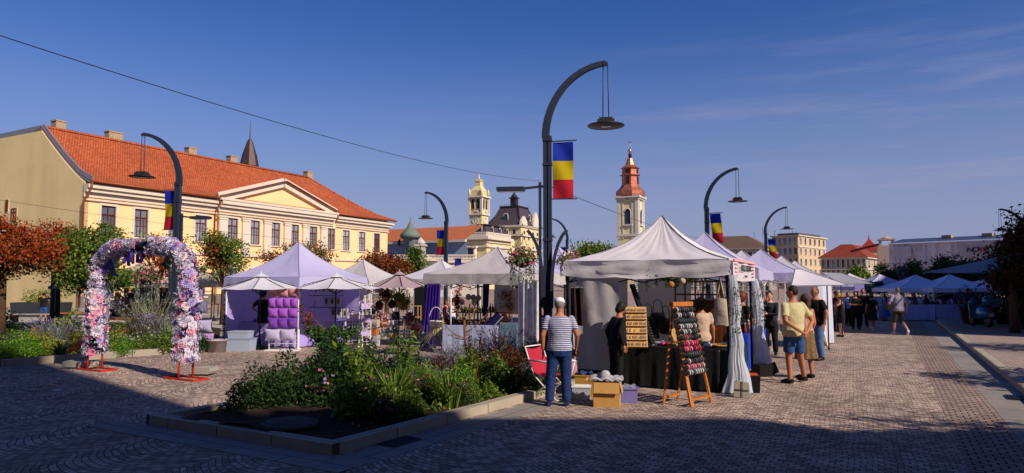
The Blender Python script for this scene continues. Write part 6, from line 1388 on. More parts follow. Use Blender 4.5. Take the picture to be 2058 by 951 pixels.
def table(label, P, rz, w, d, h, clothm, z0=.03, cl=None, group=None):
    t = thing('folding_table', 'folding table under the ' + (cl or label), 'table', (P[0], P[1], 0), rz, group); m = MB(); m.box((0, 0, h - .02), (w, d, .03)); m.build('table_top', WHITEMETAL, t)
    for sx in (-1, 1):
        for sy in (-1, 1): m = MB(); m.tube([(sx * (w / 2 - .06), sy * (d / 2 - .06), 0), (sx * (w / 2 - .06), sy * (d / 2 - .06), h - .03)], .015, 6); m.build('leg', GREYMETAL, t)
    c = thing('tablecloth', cl or label, 'tablecloth', (P[0], P[1], 0), rz); m = MB(); per = [(-w / 2, -d / 2), (w / 2, -d / 2), (w / 2, d / 2), (-w / 2, d / 2), (-w / 2, -d / 2)]; e = .012
    m.quad((-w / 2 - e, -d / 2 - e, h + .004), (w / 2 + e, -d / 2 - e, h + .004), (w / 2 + e, d / 2 + e, h + .004), (-w / 2 - e, d / 2 + e, h + .004))
    Lp = [0]; [Lp.append(Lp[-1] + math.dist(per[i], per[i + 1])) for i in range(4)]
    def f(u, v):
        s = u * Lp[-1]; i = min(3, max(j for j in range(4) if Lp[j] <= s + 1e-9)); k = (s - Lp[i]) / (Lp[i + 1] - Lp[i]); x = per[i][0] + (per[i + 1][0] - per[i][0]) * k; y = per[i][1] + (per[i + 1][1] - per[i][1]) * k
        o = e + v * (.018 + .022 * math.sin(s * 17) + .012 * math.sin(s * 41 + 1)); nx, ny = ((0, -1), (1, 0), (0, 1), (-1, 0))[i]; return (x + nx * o, y + ny * o, h + .004 + (z0 - h) * v)
    m.grid(f, 120, 5); m.build('cloth', clothm, c); return t
def jar(name, label, cat, P, r, h, mat, top=None, group=None):
    t = thing(name, label, cat, P, 0, group); m = MB(); m.lathe([(r * .8, 0), (r, h * .15), (r, h * .6), (r * .45, h * .8), (r * .4, h)], n=12); m.build('bottle_body', mat, t)
    if top: m = MB(); m.lathe([(r * .45, h), (r * .45, h * 1.12)], n=10); m.build('cap', top, t)
    return t
# ------------------------------------------------ main tent (jewellery stall)
q = ta(.42, -1.22); table('black cloth to the ground on the jewellery table', q, RZ, 1.9, .62, .76, BLACKCLOTH)
q = ta(1.34, -.55); table('dark teal cloth on the side table of the jewellery stall', q, RZ, .5, 1.7, .74, TEALCLOTH)
# bracelet A-frame
def bracelets():
    F1, F2, B1, B2 = gp(1391, 819), gp(1429, 809), gp(1334, 813), gp(1362, 805); T1 = at(1352, 614, 11.15); T2 = at(1386, 613, 11.45); o = F1.copy()
    t = thing('bracelet_stand', 'tall orange wooden A-frame rack holding rows of bracelets', 'display stand', o); V = lambda p: Vector(p) - o
    for a, b, n in ((F1, T1, 'front_leg'), (F2, T2, 'front_leg'), (B1, T1, 'back_leg'), (B2, T2, 'back_leg')):
        m = MB(); m.bar(V(a), V(b), .065 if n == 'front_leg' else .04, .03); m.build(n, WOOD, t)
    for a, b, k in ((F1, F2, .07), (B1, B2, .07), (B1, B2, .62)):
        m = MB(); e1, e2 = (T1, T2); m.bar(V(a.lerp(e1, k)), V(b.lerp(e2, k)), .05, .03); m.build('crossbar', WOOD, t)
    m = MB(); m.bar(V(T1) + Vector((-.03, -.02, .02)), V(T2) + Vector((.03, .02, .02)), .08, .07); m.build('top_board', WOOD, t)
    cols = ['34343e', 'a82448', 'c0b4b0', '7a3a34', 'd88098', '484854', '94605c', 'b0b0b8', '28504c', 'cc3460']; BM = [M('bracelet_' + c, c, rough=.5) for c in cols]; FOAM = M('foam_black', '0e0e12', rough=.8)
    ys = [623, 634, 646, 657, 668, 679, 691, 702, 713, 726, 737, 747]; rg = random.Random(9); ring = {}
    for i, yy in enumerate(ys):
        k = (yy - 614) / (814 - 614); a = V(T1.lerp(F1, k)); b = V(T2.lerp(F2, k)); d = (b - a).normalized(); fr = Vector((.3, -1, 0)).normalized() * .055; a = a + fr - d * .06; b = b + fr + d * .04
        m = MB(); m.tube([a, b], .032, 12); m.box(a, (.05, .05, .05)); r = m.build('bracelet_roll', FOAM, t)
        n = 8; base = rg.choice([[4, 9, 1], [0, 5, 2], [3, 6, 0], [7, 2, 5], [4, 6, 2], [0, 8, 5]]) if i not in (6,) else [1, 9, 4]
        for j in range(n):
            if rg.random() < .08: continue
            c = rg.choice(base); p = a.lerp(b, .14 + .8 * j / n)
            if c not in ring: q_ = MB(); q_.lathe([(.034, -.012), (.043, -.012), (.046, 0), (.043, .012), (.034, .012)], n=12); ring[c] = q_.mesh('bracelet', [BM[c]])
            o2 = link('bracelet', ring[c], r, p); o2.rotation_euler = d.to_track_quat('Z', 'Y').to_euler()
bracelets()
def tray(label, P, rz, w, h, rows, wood, item, tilt=25, name='earring_display', group=None):
    t = thing(name, label, 'display rack', P, rz, group); tm = Matrix.Rotation(R(-tilt), 4, 'X'); m = MB()
    m.box(None, (w, .02, h), mat=tm @ Matrix.Translation((0, .01, h / 2))); m.build('back_board', wood, t)
    rg = random.Random(3)
    for i in range(rows):
        z = h * (i + .12) / rows; m = MB(); m.box(None, (w, .05, .014), mat=tm @ Matrix.Translation((0, -.02, z))); s = m.build('shelf', wood, t); m = MB()
        for j in range(int(w / .028)):
            if rg.random() < .8: m.box(None, (.012, .008, h / rows * rg.uniform(.3, .6)), mat=tm @ Matrix.Translation((-w / 2 + .02 + j * .028, -.02, z + h / rows * .35)))
        m.build('jewellery', item, s)
    return t
SIL = M('silver', 'b8b8c0', rough=.25, metal=.9)
q = at(1281, 704, 12.55); q.z = .765; tray('wooden earring display with six rows on the jewellery table', q, R(-6), .38, .78, 6, PALEWOOD, SIL, 20)
q = ta(.62, -1.02, .765); t = thing('wooden_board', 'plain plywood board tilted on the jewellery table', 'board', q, RZ + R(25)); m = MB(); m.bar((.0, 0, 0), (-.12, .1, .36), .26, .012, up=(0, 1, 0)); m.build('panel', PALEWOOD, t); m = MB(); m.bar((-.05, .2, 0), (-.1, .1, .3), .02); m.build('prop', PALEWOOD, t)
P0 = at(1270, 572, 13.1); P1 = at(1312, 692, 12.7); t = thing('lattice_pole', 'thick black slanting pole hung with necklaces above the black table', 'pole', P1); m = MB(); m.bar((0, 0, 0), P0 - P1, .1, .05); m.build('pole_body', BLACKCLOTH, t); m = MB()
for i in range(22): p = (P0 - P1) * (i / 22); m.box((p.x + .05, p.y - .03, p.z), (.03, .02, .02))
m.build('necklace_hooks', SIL, t)
rg = random.Random(2)
def handbag(label, P, w, h, mat, rz=0, hang=.2):
    t = thing('handbag', label, 'bag', P, rz); m = MB(); m.loft([((0, 0, -h), w * .42, .06), ((0, 0, -h * .9), w * .5, .08), ((0, 0, -h * .4), w * .47, .07), ((0, 0, 0), w * .36, .03)], 12); m.build('pouch', mat, t); m = MB(); m.tube([(-w * .3, 0, -.02), (-w * .22, 0, hang), (0, 0, hang * 1.25), (w * .22, 0, hang), (w * .3, 0, -.02)], .008, 6); m.build('strap', mat, t)
for i, (px, py, w, h, c, l) in enumerate(((1302, 636, .3, .3, '0a0a0c', 'black handbag heaped left on the goods pile'), (1322, 628, .34, .32, '141014', 'black leather handbag on top of the goods pile'), (1338, 640, .26, .3, '1c1216', 'dark handbag at the right of the goods pile'), (1313, 655, .24, .24, '202024', 'small dark bag low in the goods pile'))):
    handbag(l, at(px, py, 13.2), w, h, M('leather_' + c, c, rough=.4), RZ)
q = at(1293, 700, 13.3); bx('case', 'dark red wooden case behind the earring display', 'case', (q.x, q.y, .765), (.3, .25, .42), M('red_case', '4a1610', rough=.6), RZ, lid=M('red_case'))
q = ta(.28, -1.2, .765); jar('jar', 'magenta pot standing on the black cloth', 'pot', q, .05, .08, LPK and M('magenta', 'b02890', rough=.5), WHITEMETAL)
for i, (x, y, c, r, h, l) in enumerate(((.1, -1.3, 'b8b0a8', .04, .07, 'pale pot at the front of the black table'), (.38, -1.25, 'a83020', .05, .06, 'red pot beside the magenta pot'), (.9, -1.1, 'c8b080', .05, .09, 'straw coloured pot beside the bracelet stand'), (1.12, -1.25, 'b8bcd4', .08, .1, 'clear dish at the right of the black table'))):
    jar('jar', l, 'pot', ta(x, y, .765), r, h, M('pot_' + c, c, rough=.5), M('pot_' + c))
# wicker tray
def wicker(label, P, r, h, handle=0, mat=None, rz=0):
    mat = mat or M('wicker', 'a07840', rough=.9, bump=(60, .8), var=(20, .3)); t = thing('basket', label, 'basket', P, rz); m = MB(); m.lathe([(r * .85, 0), (r, h), (r * 1.03, h), (r * .95, h * .9), (r * .8, .02), (0, .02)], n=24); m.build('basket_body', mat, t)
    m = MB(); m.tube([(math.cos(a) * r * 1.02, math.sin(a) * r * 1.02, h) for a in [i * .2618 for i in range(25)]], .014, 6, caps=False); m.build('rim', mat, t)
    if handle: m = MB(); m.tube([(math.cos(a) * r, 0, h + math.sin(a) * handle) for a in [i * math.pi / 12 for i in range(13)]], .012, 8); m.build('handle', mat, t)
    return t
wicker('shallow round wicker tray at the right end of the jewellery table', ta(1.28, -1.12, .745), .17, .06)
# wooden frame behind, cupboard
t = thing('wooden_rack', 'dark red wooden rack of slender posts inside the wrinkled tent', 'rack', at(1400, 700, 14.2).xy.to_3d(), RZ * .6); o = Vector(t.location)
def rk(px, py, Y=14.2): p = at(px, py, Y); return (p.x - o.x, 0, p.z)
m = MB()
for px in (1358, 1377, 1397, 1412, 1446): m.bar(rk(px, 566), (rk(px, 566)[0], 0, .0), .045, .035)
m.build('post', DARKWOOD, t); m = MB()
for py in (566, 592, 615, 660): m.bar(rk(1356, py), rk(1449, py), .035)
m.build('rail', DARKWOOD, t)
q = at(1428, 700, 14.6); bx('cupboard', 'dark brown cupboard behind the big haired woman', 'cupboard', (q.x, q.y, 0), (.75, .4, 1.55), DARKWOOD, RZ, lid=DARKWOOD)
# tote bag, shirts hanging
def tote(label, px, py0, py1, Y, w, mat, cat='bag', straps=True, name='tote_bag'):
    a = at(px, py0, Y); b = at(px, py1, Y); h = a.z - b.z; t = thing(name, label, cat, (a.x, a.y, a.z), RZ); m = MB()
    def f(u, v): a_ = u * 6.2832; k = w / 2 * (.78 + .22 * v); return (math.cos(a_) * k, math.sin(a_) * .05 * (1 + .4 * math.sin(v * 5)), -h * v + .01 * math.sin(a_ * 3))
    m.grid(f, 24, 8); m.quad((-w / 2, 0, -h), (w / 2, 0, -h), (w * .3, .05, -h), (-w * .3, .05, -h)); m.build('bag_body', mat, t)
    if straps: m = MB(); m.tube([(-w * .25, 0, -.02), (-w * .1, .02, .2), (0, .02, .36), (w * .1, .02, .2), (w * .25, 0, -.02)], .014, 6); m.build('strap', mat, t)
    return t
CREAMC = M('cloth_natural', 'a89c8e', rough=.9, var=(6, .12), bump=(8, .6, .03))
tote('natural cotton tote bag hanging at the front right corner of the stall', 1448, 600, 654, 12.1, .26, CREAMC)
q = at(1446, 566, 12.3); t = thing('dried_bouquet', 'bundle of dried straw hanging above the tote bag', 'bouquet', q); V_, tp2 = blades(70, .12, .42, .012, .5, 4, .2); o2 = link('straw', npmesh('straw', np.array(V_), quads(len(V_) // 4), leafmat('straw', ['b8a070', 'c8b488', '987c50'])), t); o2.rotation_euler = (math.pi, 0, 0); m = MB(); m.tube([(0, 0, 0), (0, 0, .12)], .012, 6); m.build('string', CREAMC, t)
# garland and paper balls under the valance
P = []
for k in np.linspace(0, 1, 420): x = .05 + k * 1.1; P.append((x, -1.5, 2.02 + .04 * math.sin(k * 9) - .12 * (k * 6 % 1 < .12)))
P = np.array(P) + rng.normal(size=(420, 3)) * [.02, .03, .045]; W3 = [Vector(ta(*p)) for p in P]; o2 = link('leaf_garland', leafmesh('leaf_garland', np.array([tuple(w) for w in W3]), .09, LG, aspect=.3)); tag(o2, 'green leafy garland hanging below the wrinkled valance', 'garland')
for i, (px, py, c, l) in enumerate(((1349, 572, 'a06a40', 'brownish paper ball hanging at the end of the green garland'), (1372, 565, 'b8a890', 'cream paper ball hanging under the middle of the valance'), (1398, 559, 'b8a890', 'cream paper ball hanging nearest the tote bag'))):
    p = at(px, py, 12.5); t = thing('paper_ball', l, 'ornament', p); m = MB(); m.ell((0, 0, 0), (.06, .06, .06), 12, 8); m.build('ball', M('paper_' + c, c, rough=.9, bump=(20, .5)), t); m = MB(); m.tube([(0, 0, .055), (0, 0, .16)], .004, 4); m.build('string', BLACKMETAL, t)
# tulle curtains
TULLE = M('tulle', 'd4dae8', rough=.9, var=(9, .1), transl=.3, alpha=.72)
def tulle(label, P, ztop, prof, rz=0, leaves=True):
    t = thing('tulle_curtain', label, 'curtain', (P[0], P[1], 0), rz)
    def f(u, v):
        z = ztop * (1 - v); i = v * (len(prof) - 1); k = min(int(i), len(prof) - 2); c0, r0 = prof[k]; c1, r1 = prof[k + 1]; w = i - k; c = c0 + (c1 - c0) * w; r = r0 + (r1 - r0) * w; a = u * 6.2832; pl = 1 + .10 * math.sin(a * 9 + v * 3) + .09 * math.sin(a * 17 - v * 5) + .07 * math.sin(a * 29 + v * 11)
        return (c + math.cos(a) * r * pl, math.sin(a) * r * .55 * pl, z + .03)
    m = MB(); m.grid(f, 96, 26); m.build('drape', TULLE, t)
    if leaves:
        Q = []
        for i in range(340):
            v = rng.choice([.14, .30, .46]) + .03 * rng.normal() if rng.random() < .75 else .08 + .42 * rng.random(); i_ = v * (len(prof) - 1); k = max(0, min(int(i_), len(prof) - 2)); c, r = prof[k]; a = rng.random() * 6.28; Q.append((c + math.cos(a) * (r + .02), math.sin(a) * (r + .02) * .7, ztop * (1 - v)))
        link('leaf_twine', leafmesh('leaf_twine', np.array(Q) + rng.normal(size=(340, 3)) * .02, .05, leafmat('eucalyptus', ['3a4c4c', '5a6c68', '2c3c3a', '7a8888']), aspect=.4), t)
q = ta(1.62, -1.52); tulle('white tulle curtain tied with leaves at the front corner of the jewellery stall', q, 2.05, [(0, .06), (.02, .08), (.05, .09), (.02, .08), (.06, .1), (.03, .12), (.06, .17), (.04, .24)])
q = ta(1.62, 1.5); tulle('second tulle curtain with leaves behind the auburn haired woman', q, 2.0, [(0, .05), (.03, .09), (.06, .11), (.08, .09), (.05, .1), (.1, .13), (.12, .17), (.14, .2)])
# stall banner with lettering
o_ = ta(1.60, 0); t = thing('stall_banner', 'white and pink fabric sign with black lettering on the tent side', 'sign', (o_[0], o_[1], 2.02), RZ + R(90)); PKB = M('banner_pink', 'd8a0a0', rough=.8); WB = M('banner_white', 'd0c8d4', rough=.8, transl=.1); INK = M('banner_ink', '303038', rough=.8)
ww = 2.9; m = MB(); m.grid(lambda u, v: (-1.5 + ww * u, -.03 - .015 * math.sin(u * 14), -.03 + v * .4 - .02 * math.sin(u * 3.14)), 30, 3); m.build('fabric', WB, t)
m = MB(); m.box((-.05, -.055, .34), (ww, .004, .05)); [m.box((x, -.055, .27 - .07 * k), (.42 - .06 * k, .004, .03)) for x in (-1.2, 1.1) for k in range(4)]; m.build('pink_bands', PKB, t)
link('lettering', textmesh('BUTICUL CU DICHISURI', .155, INK, .004, bold=.004, sx=.82), t, (-.05, -.062, .2)); link('lettering', textmesh('Buticul Dichisuri', .06, INK, .004), t, (-.1, -.062, .05))
# things on the ground round the stall
q = gp(1491, 800); t = thing('stone_weight', 'grey stone block tied with rope at the tent corner', 'stone', (q.x, q.y, 0), R(-15)); m = MB(); m.prism([(-.13, 0, .02), (.09, 0, 0), (.13, 0, .02), (.12, 0, .25), (-.07, 0, .28), (-.11, 0, .26)], (0, .12, 0)); m.build('block', CONCRETE, t); m = MB(); m.tube([(0, -.012, .0), (0.01, -.012, .27), (-.1, .05, 1.9)], .006, 5); m.tube([(-.12, -.012, .14), (.12, -.012, .13)], .006, 5); m.build('rope', BLACKMETAL, t)
q = gp(1512, 790); t = bx('crate', 'black plastic crate with orange goods beside the stone block', 'crate', (q.x, q.y + .15, 0), (.36, .3, .3), SHOEB, R(-15)); m = MB(); m.box((0, 0, .3), (.28, .22, .04)); m.build('contents', M('orange_goods', 'c84818', rough=.6), t)
q = gp(1537, 757); t = bx('crate', 'black open folding box behind the second tulle curtain', 'crate', (q.x, q.y + .1, 0), (.3, .3, .24), SHOEB, R(10), lid=None); m = MB(); m.bar((.15, 0, .24), (.24, 0, .02), .28, .01, up=(0, 1, 0)); m.build('flap', SHOEB, t)
q = gp(1532, 748); bx('box', 'small white and green box leaning in the shade by the blue cloth', 'box', (q.x - .1, q.y, 0), (.12, .2, .22), M('pale_green_box', '8a9a90', rough=.7), R(10), lid=WHITEMETAL)
def carton():
    q = gp(1224, 820); t = thing('cardboard_box', 'open cardboard box topped with bubble wrap in front of the stall', 'cardboard box', (q.x, q.y + .2, 0), R(-12)); m = MB(); w, d, h = .40, .36, .38
    for s in ((0, -d / 2, w, .01), (0, d / 2, w, .01), (-w / 2, 0, .01, d), (w / 2, 0, .01, d)): m.box((s[0], s[1], h / 2), (s[2], s[3], h))
    m.box((0, 0, .005), (w, d, .01)); m.build('box_body', CARD, t)
    for a, b, c in (((-w / 2, -d / 2, h), (w / 2, -d / 2, h), (0, -.05, -.16)), ((w / 2, -d / 2, h), (w / 2, d / 2, h), (.04, 0, -.17)), ((-w / 2, d / 2, h), (-w / 2, -d / 2, h), (-.14, 0, .03))):
        m = MB(); a, b, c = Vector(a), Vector(b), Vector(c); m.prism([a, b, b + c, a + c], (.006, -.006, 0.006)); m.build('flap', CARD, t)
    o = Vector(t.location); r = thing('bubble_wrap', 'crumpled roll of bubble wrap lying on the cardboard box', 'packaging', (o.x, o.y, h), R(-12)); m = MB(); m.lathe([(.02, -.12), (.07, -.12), (.075, 0), (.07, .12), (.02, .12)], n=16); me = m.mesh('roll', [PLAST]); me.transform(Matrix.Rotation(R(80), 4, 'X') @ Matrix.Translation((0, 0, 0))); link('roll', me, r, (-.02, 0, .1))
    m = MB(); m.grid(lambda u, v: ((u - .5) * .5, (v - .5) * .4, .02 + .05 * abs(math.sin(u * 9 + v * 4)) + .03 * math.sin(v * 13)), 16, 12); m.build('sheet', PLAST, r)
carton()
def tub(label, px, py, w, d, h, mat=PLAST, lid=None, fill=None, rz=-10):
    q = gp(px, py); t = bx('plastic_tub', label, 'plastic box', (q.x, q.y + d / 2, 0), (w, d, h), mat, R(rz), lid=lid)
    m = MB(); m.box((0, 0, h - .01), (w + .03, d + .03, .02)) if not lid else m.box((0, -d / 2 - .005, h * .6), (w * .4, .01, .03)); m.build('rim', mat, t)
    if fill: m = MB(); m.grid(lambda u, v: ((u - .5) * w * .8, (v - .5) * d * .8, h + .02 + .03 * math.sin(u * 11 + v * 5)), 8, 8); m.build('contents', fill, t)
    return t
tub('lilac clear plastic tub right of the cardboard box', 1266, 811, .3, .25, .24, M('lilac_plastic', '8a86c8', rough=.3, transl=.3), fill=PLAST)
tub('yellowish plastic tub with coloured goods behind the man', 1178, 797, .34, .28, .36, M('amber_plastic', 'b08840', rough=.4, transl=.2), fill=M('mixed_goods', '3c5a9c', rough=.6, var=(20, .9)))
tub('low clear tub with bottles in front of the yellowish tub', 1170, 804, .3, .2, .2, PLAST, lid=WHITEMETAL)
def fchair():
    q = gp(1115, 806); t = thing('folding_chair', 'red folding garden chair with white tube frame behind the striped man', 'chair', (q.x, q.y + .25, 0), R(-38)); RC = M('chair_red', 'a01c34', rough=.7, var=(6, .1))
    for s in (-1, 1):
        m = MB(); y = s * .25; m.tube([(-.42, y, .86), (-.24, y, .40), (.22, y, .02), (.28, y, .02)], .012, 8); m.build('side_frame', WHITEMETAL, t)
        m = MB(); m.tube([(-.33, y, .02), (-.28, y, .02), (.2, y, .40), (.26, y, .62)], .012, 8); m.build('leg', WHITEMETAL, t)
        m = MB(); m.tube([(-.33, y, .64), (.28, y, .62)], .016, 8); m.build('armrest', WHITEMETAL, t)
    m = MB(); m.tube([(-.42, -.25, .86), (-.42, .25, .86)], .012, 8); m.tube([(.28, -.25, .02), (.28, .25, .02)], .012, 8); m.tube([(-.33, -.25, .02), (-.33, .25, .02)], .012, 8); m.build('crossbar', WHITEMETAL, t)
    m = MB(); m.grid(lambda u, v: (-.42 + .17 * v - .0, -.23 + .46 * u, .84 - .40 * v - .03 * math.sin(u * 3.14)), 8, 6); m.build('backrest', RC, t)
    m = MB(); m.grid(lambda u, v: (-.24 + .44 * v, -.23 + .46 * u, .42 - .03 * math.sin(v * 3.14)), 8, 6); m.build('seat', RC, t)
fchair()
q = at(1112, 740, 12.4); t = handbag('rosy patterned bag hanging on the folding chair', (gp(1150, 800).x, gp(1150, 800).y + .35, .62), .26, .34, M('rosy_bag', '9a7480', var=(25, .4)), 0)
# blue tables, clothes rail, white curtain further along the row
tb = TF(TA + DV * 3.4, RZ)
table('bright blue cloth on the table beside the first tulle curtain', tb(.95, -1.1), RZ, .9, .6, .78, BLUECLOTH); table('bright blue cloth on the table beside the yellow polo man', tb(1.2, .55), RZ, .6, .9, .78, BLUECLOTH)
rg = random.Random(4)
for i in range(12):
    x, y = (rg.uniform(.6, 1.3), rg.uniform(-1.35, -.9)) if i < 7 else (rg.uniform(1.0, 1.4), rg.uniform(.2, .9)); c = rg.choice(['8a4a20', 'c8b898', '9a1c2c', 'b8bcc8', '5a6a3a', '201c20', 'd09048'])
    jar('jar', f'{["tall","squat","narrow","wide"][i % 4]} {dict(zip(["8a4a20","c8b898","9a1c2c","b8bcc8","5a6a3a","201c20","d09048"],["brown","cream","red","pale","olive","black","amber"]))[c]} jar on the blue cloth {"by the tulle" if i < 7 else "by the polo man"}', 'jar', tb(x, y, .785), rg.uniform(.03, .05), rg.uniform(.1, .28), M('jar_' + c, c, rough=.35), WHITEMETAL, group='jars on the blue tables')
tc2 = TF(TA + DV * 6.0, RZ)
def rail(label, P0, P1, z, n, cols, ln=.75, group=None, name='garment'):
    P0, P1 = Vector(P0), Vector(P1); t = thing('clothes_rail', label, 'clothes rail', ((P0 + P1) / 2).xy.to_3d()); c = (P0 + P1) / 2; m = MB(); a = P0 - c; b = P1 - c; m.tube([(a.x, a.y, 0), (a.x, a.y, z), (b.x, b.y, z), (b.x, b.y, 0)], .014, 6); m.build('rail_frame', GREYMETAL, t)
    d = (P1 - P0).normalized(); ang = math.atan2(d.y, d.x)
    for i in range(n):
        p = P0.lerp(P1, (i + .7) / (n + .4)); cc = cols[i % len(cols)]; m = MB(); w = .20
        def f(u, v, s=i): a_ = u * 6.2832; k = (w * (.55 + .75 * min(1, v * 5)) * (1 + .05 * v)) * (1 - .12 * (v > .3)); return (math.cos(a_) * .03 * (1 + .3 * math.sin(a_ * 4 + s)), math.sin(a_) * k, -.06 - ln * v)
        m.grid(f, 20, 10); g_ = thing(name, f'{cc[1]} on the {label.split(" ", 2)[2]}', 'clothing', (p.x, p.y, z), ang, group or f'garments on the {label}'); m.build('cloth', cloth(cc[0], cc[2]), g_); m = MB(); m.tube([(0, -.17, -.1), (0, 0, -.04), (0, .17, -.1)], .006, 5); m.tube([(0, 0, -.04), (0, 0, .012)], .004, 5); m.build('hanger', BLACKMETAL, g_)
rail('long rail of pale garments behind the yellow polo man', tc2(-.7, 1.0), tc2(1.3, 1.0), 1.7, 12, [('g1', 'pale blue garment', '8a9ab4'), ('g2', 'grey garment', '7a7884'), ('g3', 'white garment', 'b8b4c0'), ('g4', 'dusty rose garment', '9a7078')])
def wcurtain(label, A_, B_, z1, mat, pleats=14, name='side_curtain', z0=.04):
    A_, B_ = Vector(A_), Vector(B_); t = thing(name, label, 'curtain', (A_.x, A_.y, 0)); d = B_ - A_; d.z = 0; n = Vector((-d.y, d.x, 0)).normalized(); m = MB()
    m.grid(lambda u, v: tuple(d * u + n * (.06 * math.sin(u * pleats * 6.283) * (.4 + .6 * (1 - v)) + .03 * math.sin(u * 31 + 2)) + Vector((0, 0, z0 + (z1 - z0) * v))), 110, 6); m.build('curtain_cloth', mat, t); m = MB(); m.bar((0, 0, z1), (d.x, d.y, z1), .02); m.build('curtain_rail', GREYMETAL, t)
wcurtain('white pleated side curtain behind the bald man', at(1603, 560, 20.6), at(1672, 560, 22.0), 1.9, WHITECLOTH, 7)
q = gp(1643, 703); t = thing('folding_sign', 'small white folding board leaning by the bald man', 'sign board', (q.x, q.y, 0), R(-20)); m = MB(); m.bar((0, 0, 0), (-.12, .1, .55), .03, .03); m.bar((.3, .0, 0), (.18, .1, .55), .03, .03); m.build('frame', WHITEMETAL, t); m = MB(); m.prism([(.03, .01, .12), (.27, .01, .12), (.17, .09, .5), (-.07, .09, .5)], (0, -.01, 0)); m.build('board', PALEWOOD, t)
# ------------------------------------------------ gift stall (purple)
LILC = M('cloth_lilac', 'a894dc', rough=.8, var=(3, .06), bump=(6, .5, .03), transl=.1)
q = tp_(.25, -1.25); table('lilac cloth on the front table of the gift stall', q, RZ, 2.3, .6, .7, LILC); q = tp_(1.25, .2); table('lilac cloth on the side table of the gift stall', q, RZ, .6, 2.3, .7, LILC)
SAT = M('satin_purple', '9450b8', rough=.3, var=(5, .2), spec=.6); SAT2 = M('satin_violet', '6c3aa4', rough=.3, var=(5, .2), spec=.6); PRT = M('print_lilac_white', 'b0a8cc', rough=.7, var=(30, .35)); PR2 = M('print_blue_grey', '6a6c94', rough=.7, var=(26, .6)); PR3 = M('print_pink_orange', 'b07880', rough=.7, var=(22, .7)); GOLD = M('gold_print', 'c89a50', rough=.4, metal=.4)
_cm = {}
def cushion(label, P, w, h, mat, rz=0, tilt=0, group=None, emblem=False):
    key = (w, h, mat.name)
    if key not in _cm:
        m = MB()
        def f(sg): return lambda u, v: ((u - .5) * w * (1 - .12 * math.sin(math.pi * v)), sg * (.012 + .07 * (math.sin(math.pi * u) * math.sin(math.pi * v)) ** .6), (v - .5) * h * (1 - .12 * math.sin(math.pi * u)))
        m.grid(f(-1), 8, 8); m.grid(f(1), 8, 8); _cm[key] = m.mesh('cover', [mat])
    t = thing('cushion', label, 'cushion', P, rz, group); o = link('cover', _cm[key], t)
    if emblem: m = MB(); m.box((0, -.09, .02), (.06, .006, .012)); m.box((0, -.09, -.01), (.014, .006, .05)); m.build('emblem', GOLD, t)
    t.rotation_euler = (R(tilt), 0, rz); return t
def gift_rack():
    q = gp(569, 705); Y = q.y; t = thing('display_rack', 'white wire rack of purple cushions in front of the gift stall', 'display rack', (q.x, Y, 0), R(-4)); w = .84
    for s in (-1, 1): m = MB(); m.tube([(s * w / 2, .12, .02), (s * w / 2, 0, .04), (s * w / 2, 0, 1.8)], .015, 6); m.build('post', WHITEMETAL, t)
    m = MB(); m.box((0, -.05, .02), (w + .1, .35, .03)); m.build('base', WHITEMETAL, t); m = MB()
    for z in (.2, .3, .42, .95, 1.3, 1.62, 1.8): m.bar((-w / 2, 0, z), (w / 2, 0, z), .012)
    m.build('shelf_wire', WHITEMETAL, t)
    def row(y0, y1, n, mat, lab, x0=-.43, x1=.43, em=False):
        for i in range(n):
            x = x0 + (x1 - x0) * (i + .5) / n; z = (at(568, y0, Y).z + at(568, y1, Y).z) / 2; h = at(568, y0, Y).z - at(568, y1, Y).z; p = Vector((q.x + x, Y - .07 - .01 * i, z)); cushion(lab[i] if isinstance(lab, list) else lab, p, (x1 - x0) / n * 1.06, h * 1.05, mat, R(-4), 4, 'cushions on the white wire rack', em)
    row(598, 618, 4, SAT, 'glossy purple cushion in the upper purple row'); row(619, 638, 3, SAT, 'glossy purple cushion in the middle purple row'); row(638, 660, 3, SAT2, 'violet cushion with gold emblem in the lowest purple row', em=True)
    row(580, 597, 3, PR3, ['orange printed cushion top left of the rack', 'pink printed cushion top middle of the rack', 'grey printed cushion top right of the rack']); row(661, 684, 2, PRT, ['white and lilac patterned cushion low left on the rack', 'white and lilac patterned cushion low right on the rack'], -.5, .36)
gift_rack()
q = gp(520, 690); cushion('grey violet patterned cushion lying beside the rack', (q.x - .35, q.y, .55), .4, .34, PR2, .3, 10); cushion('grey violet patterned cushion hanging left of the rack', (q.x - .05, q.y + .1, .5), .36, .4, PR2, -.2, 6)
q = gp(610, 690); cushion('lilac star patterned cushion right of the rack', (q.x + .12, q.y, .5), .5, .4, M('print_lilac', '9a7cd0', var=(16, .4)), .2, 8)
for px, py, w, h, m_, l in ((398, 592, .34, .3, PR2, 'blue grey cushion topmost behind the right arch leg'), (404, 618, .4, .34, PR2, 'dark blue shiny cushion second from the top'), (406, 655, .62, .36, PRT, 'puffy silver white cushion in the pile behind the arch leg'), (412, 680, .6, .3, M('print_pink_lilac', 'b090c0', var=(18, .4)), 'pink lilac patterned cushion lowest behind the arch leg')):
    cushion(l, at(px, py, 19.5), w, h, m_, R(-8), 6)
p_ = at(402, 640, 19.65); t = thing('cushion_stand', 'dark stand carrying the cushion pile behind the right arch leg', 'stand', (p_.x, p_.y, 0)); m = MB()
for s in (-1, 1): m.tube([(s * .32, 0, 0), (s * .32, 0, 1.75)], .02, 6)
for z in (.4, .8, 1.2, 1.7): m.bar((-.32, 0, z), (.32, 0, z), .02)
m.build('frame', BLACKMETAL, t); m = MB(); m.box((0, 0, .03), (.8, .4, .05)); m.build('base', BLACKMETAL, t)
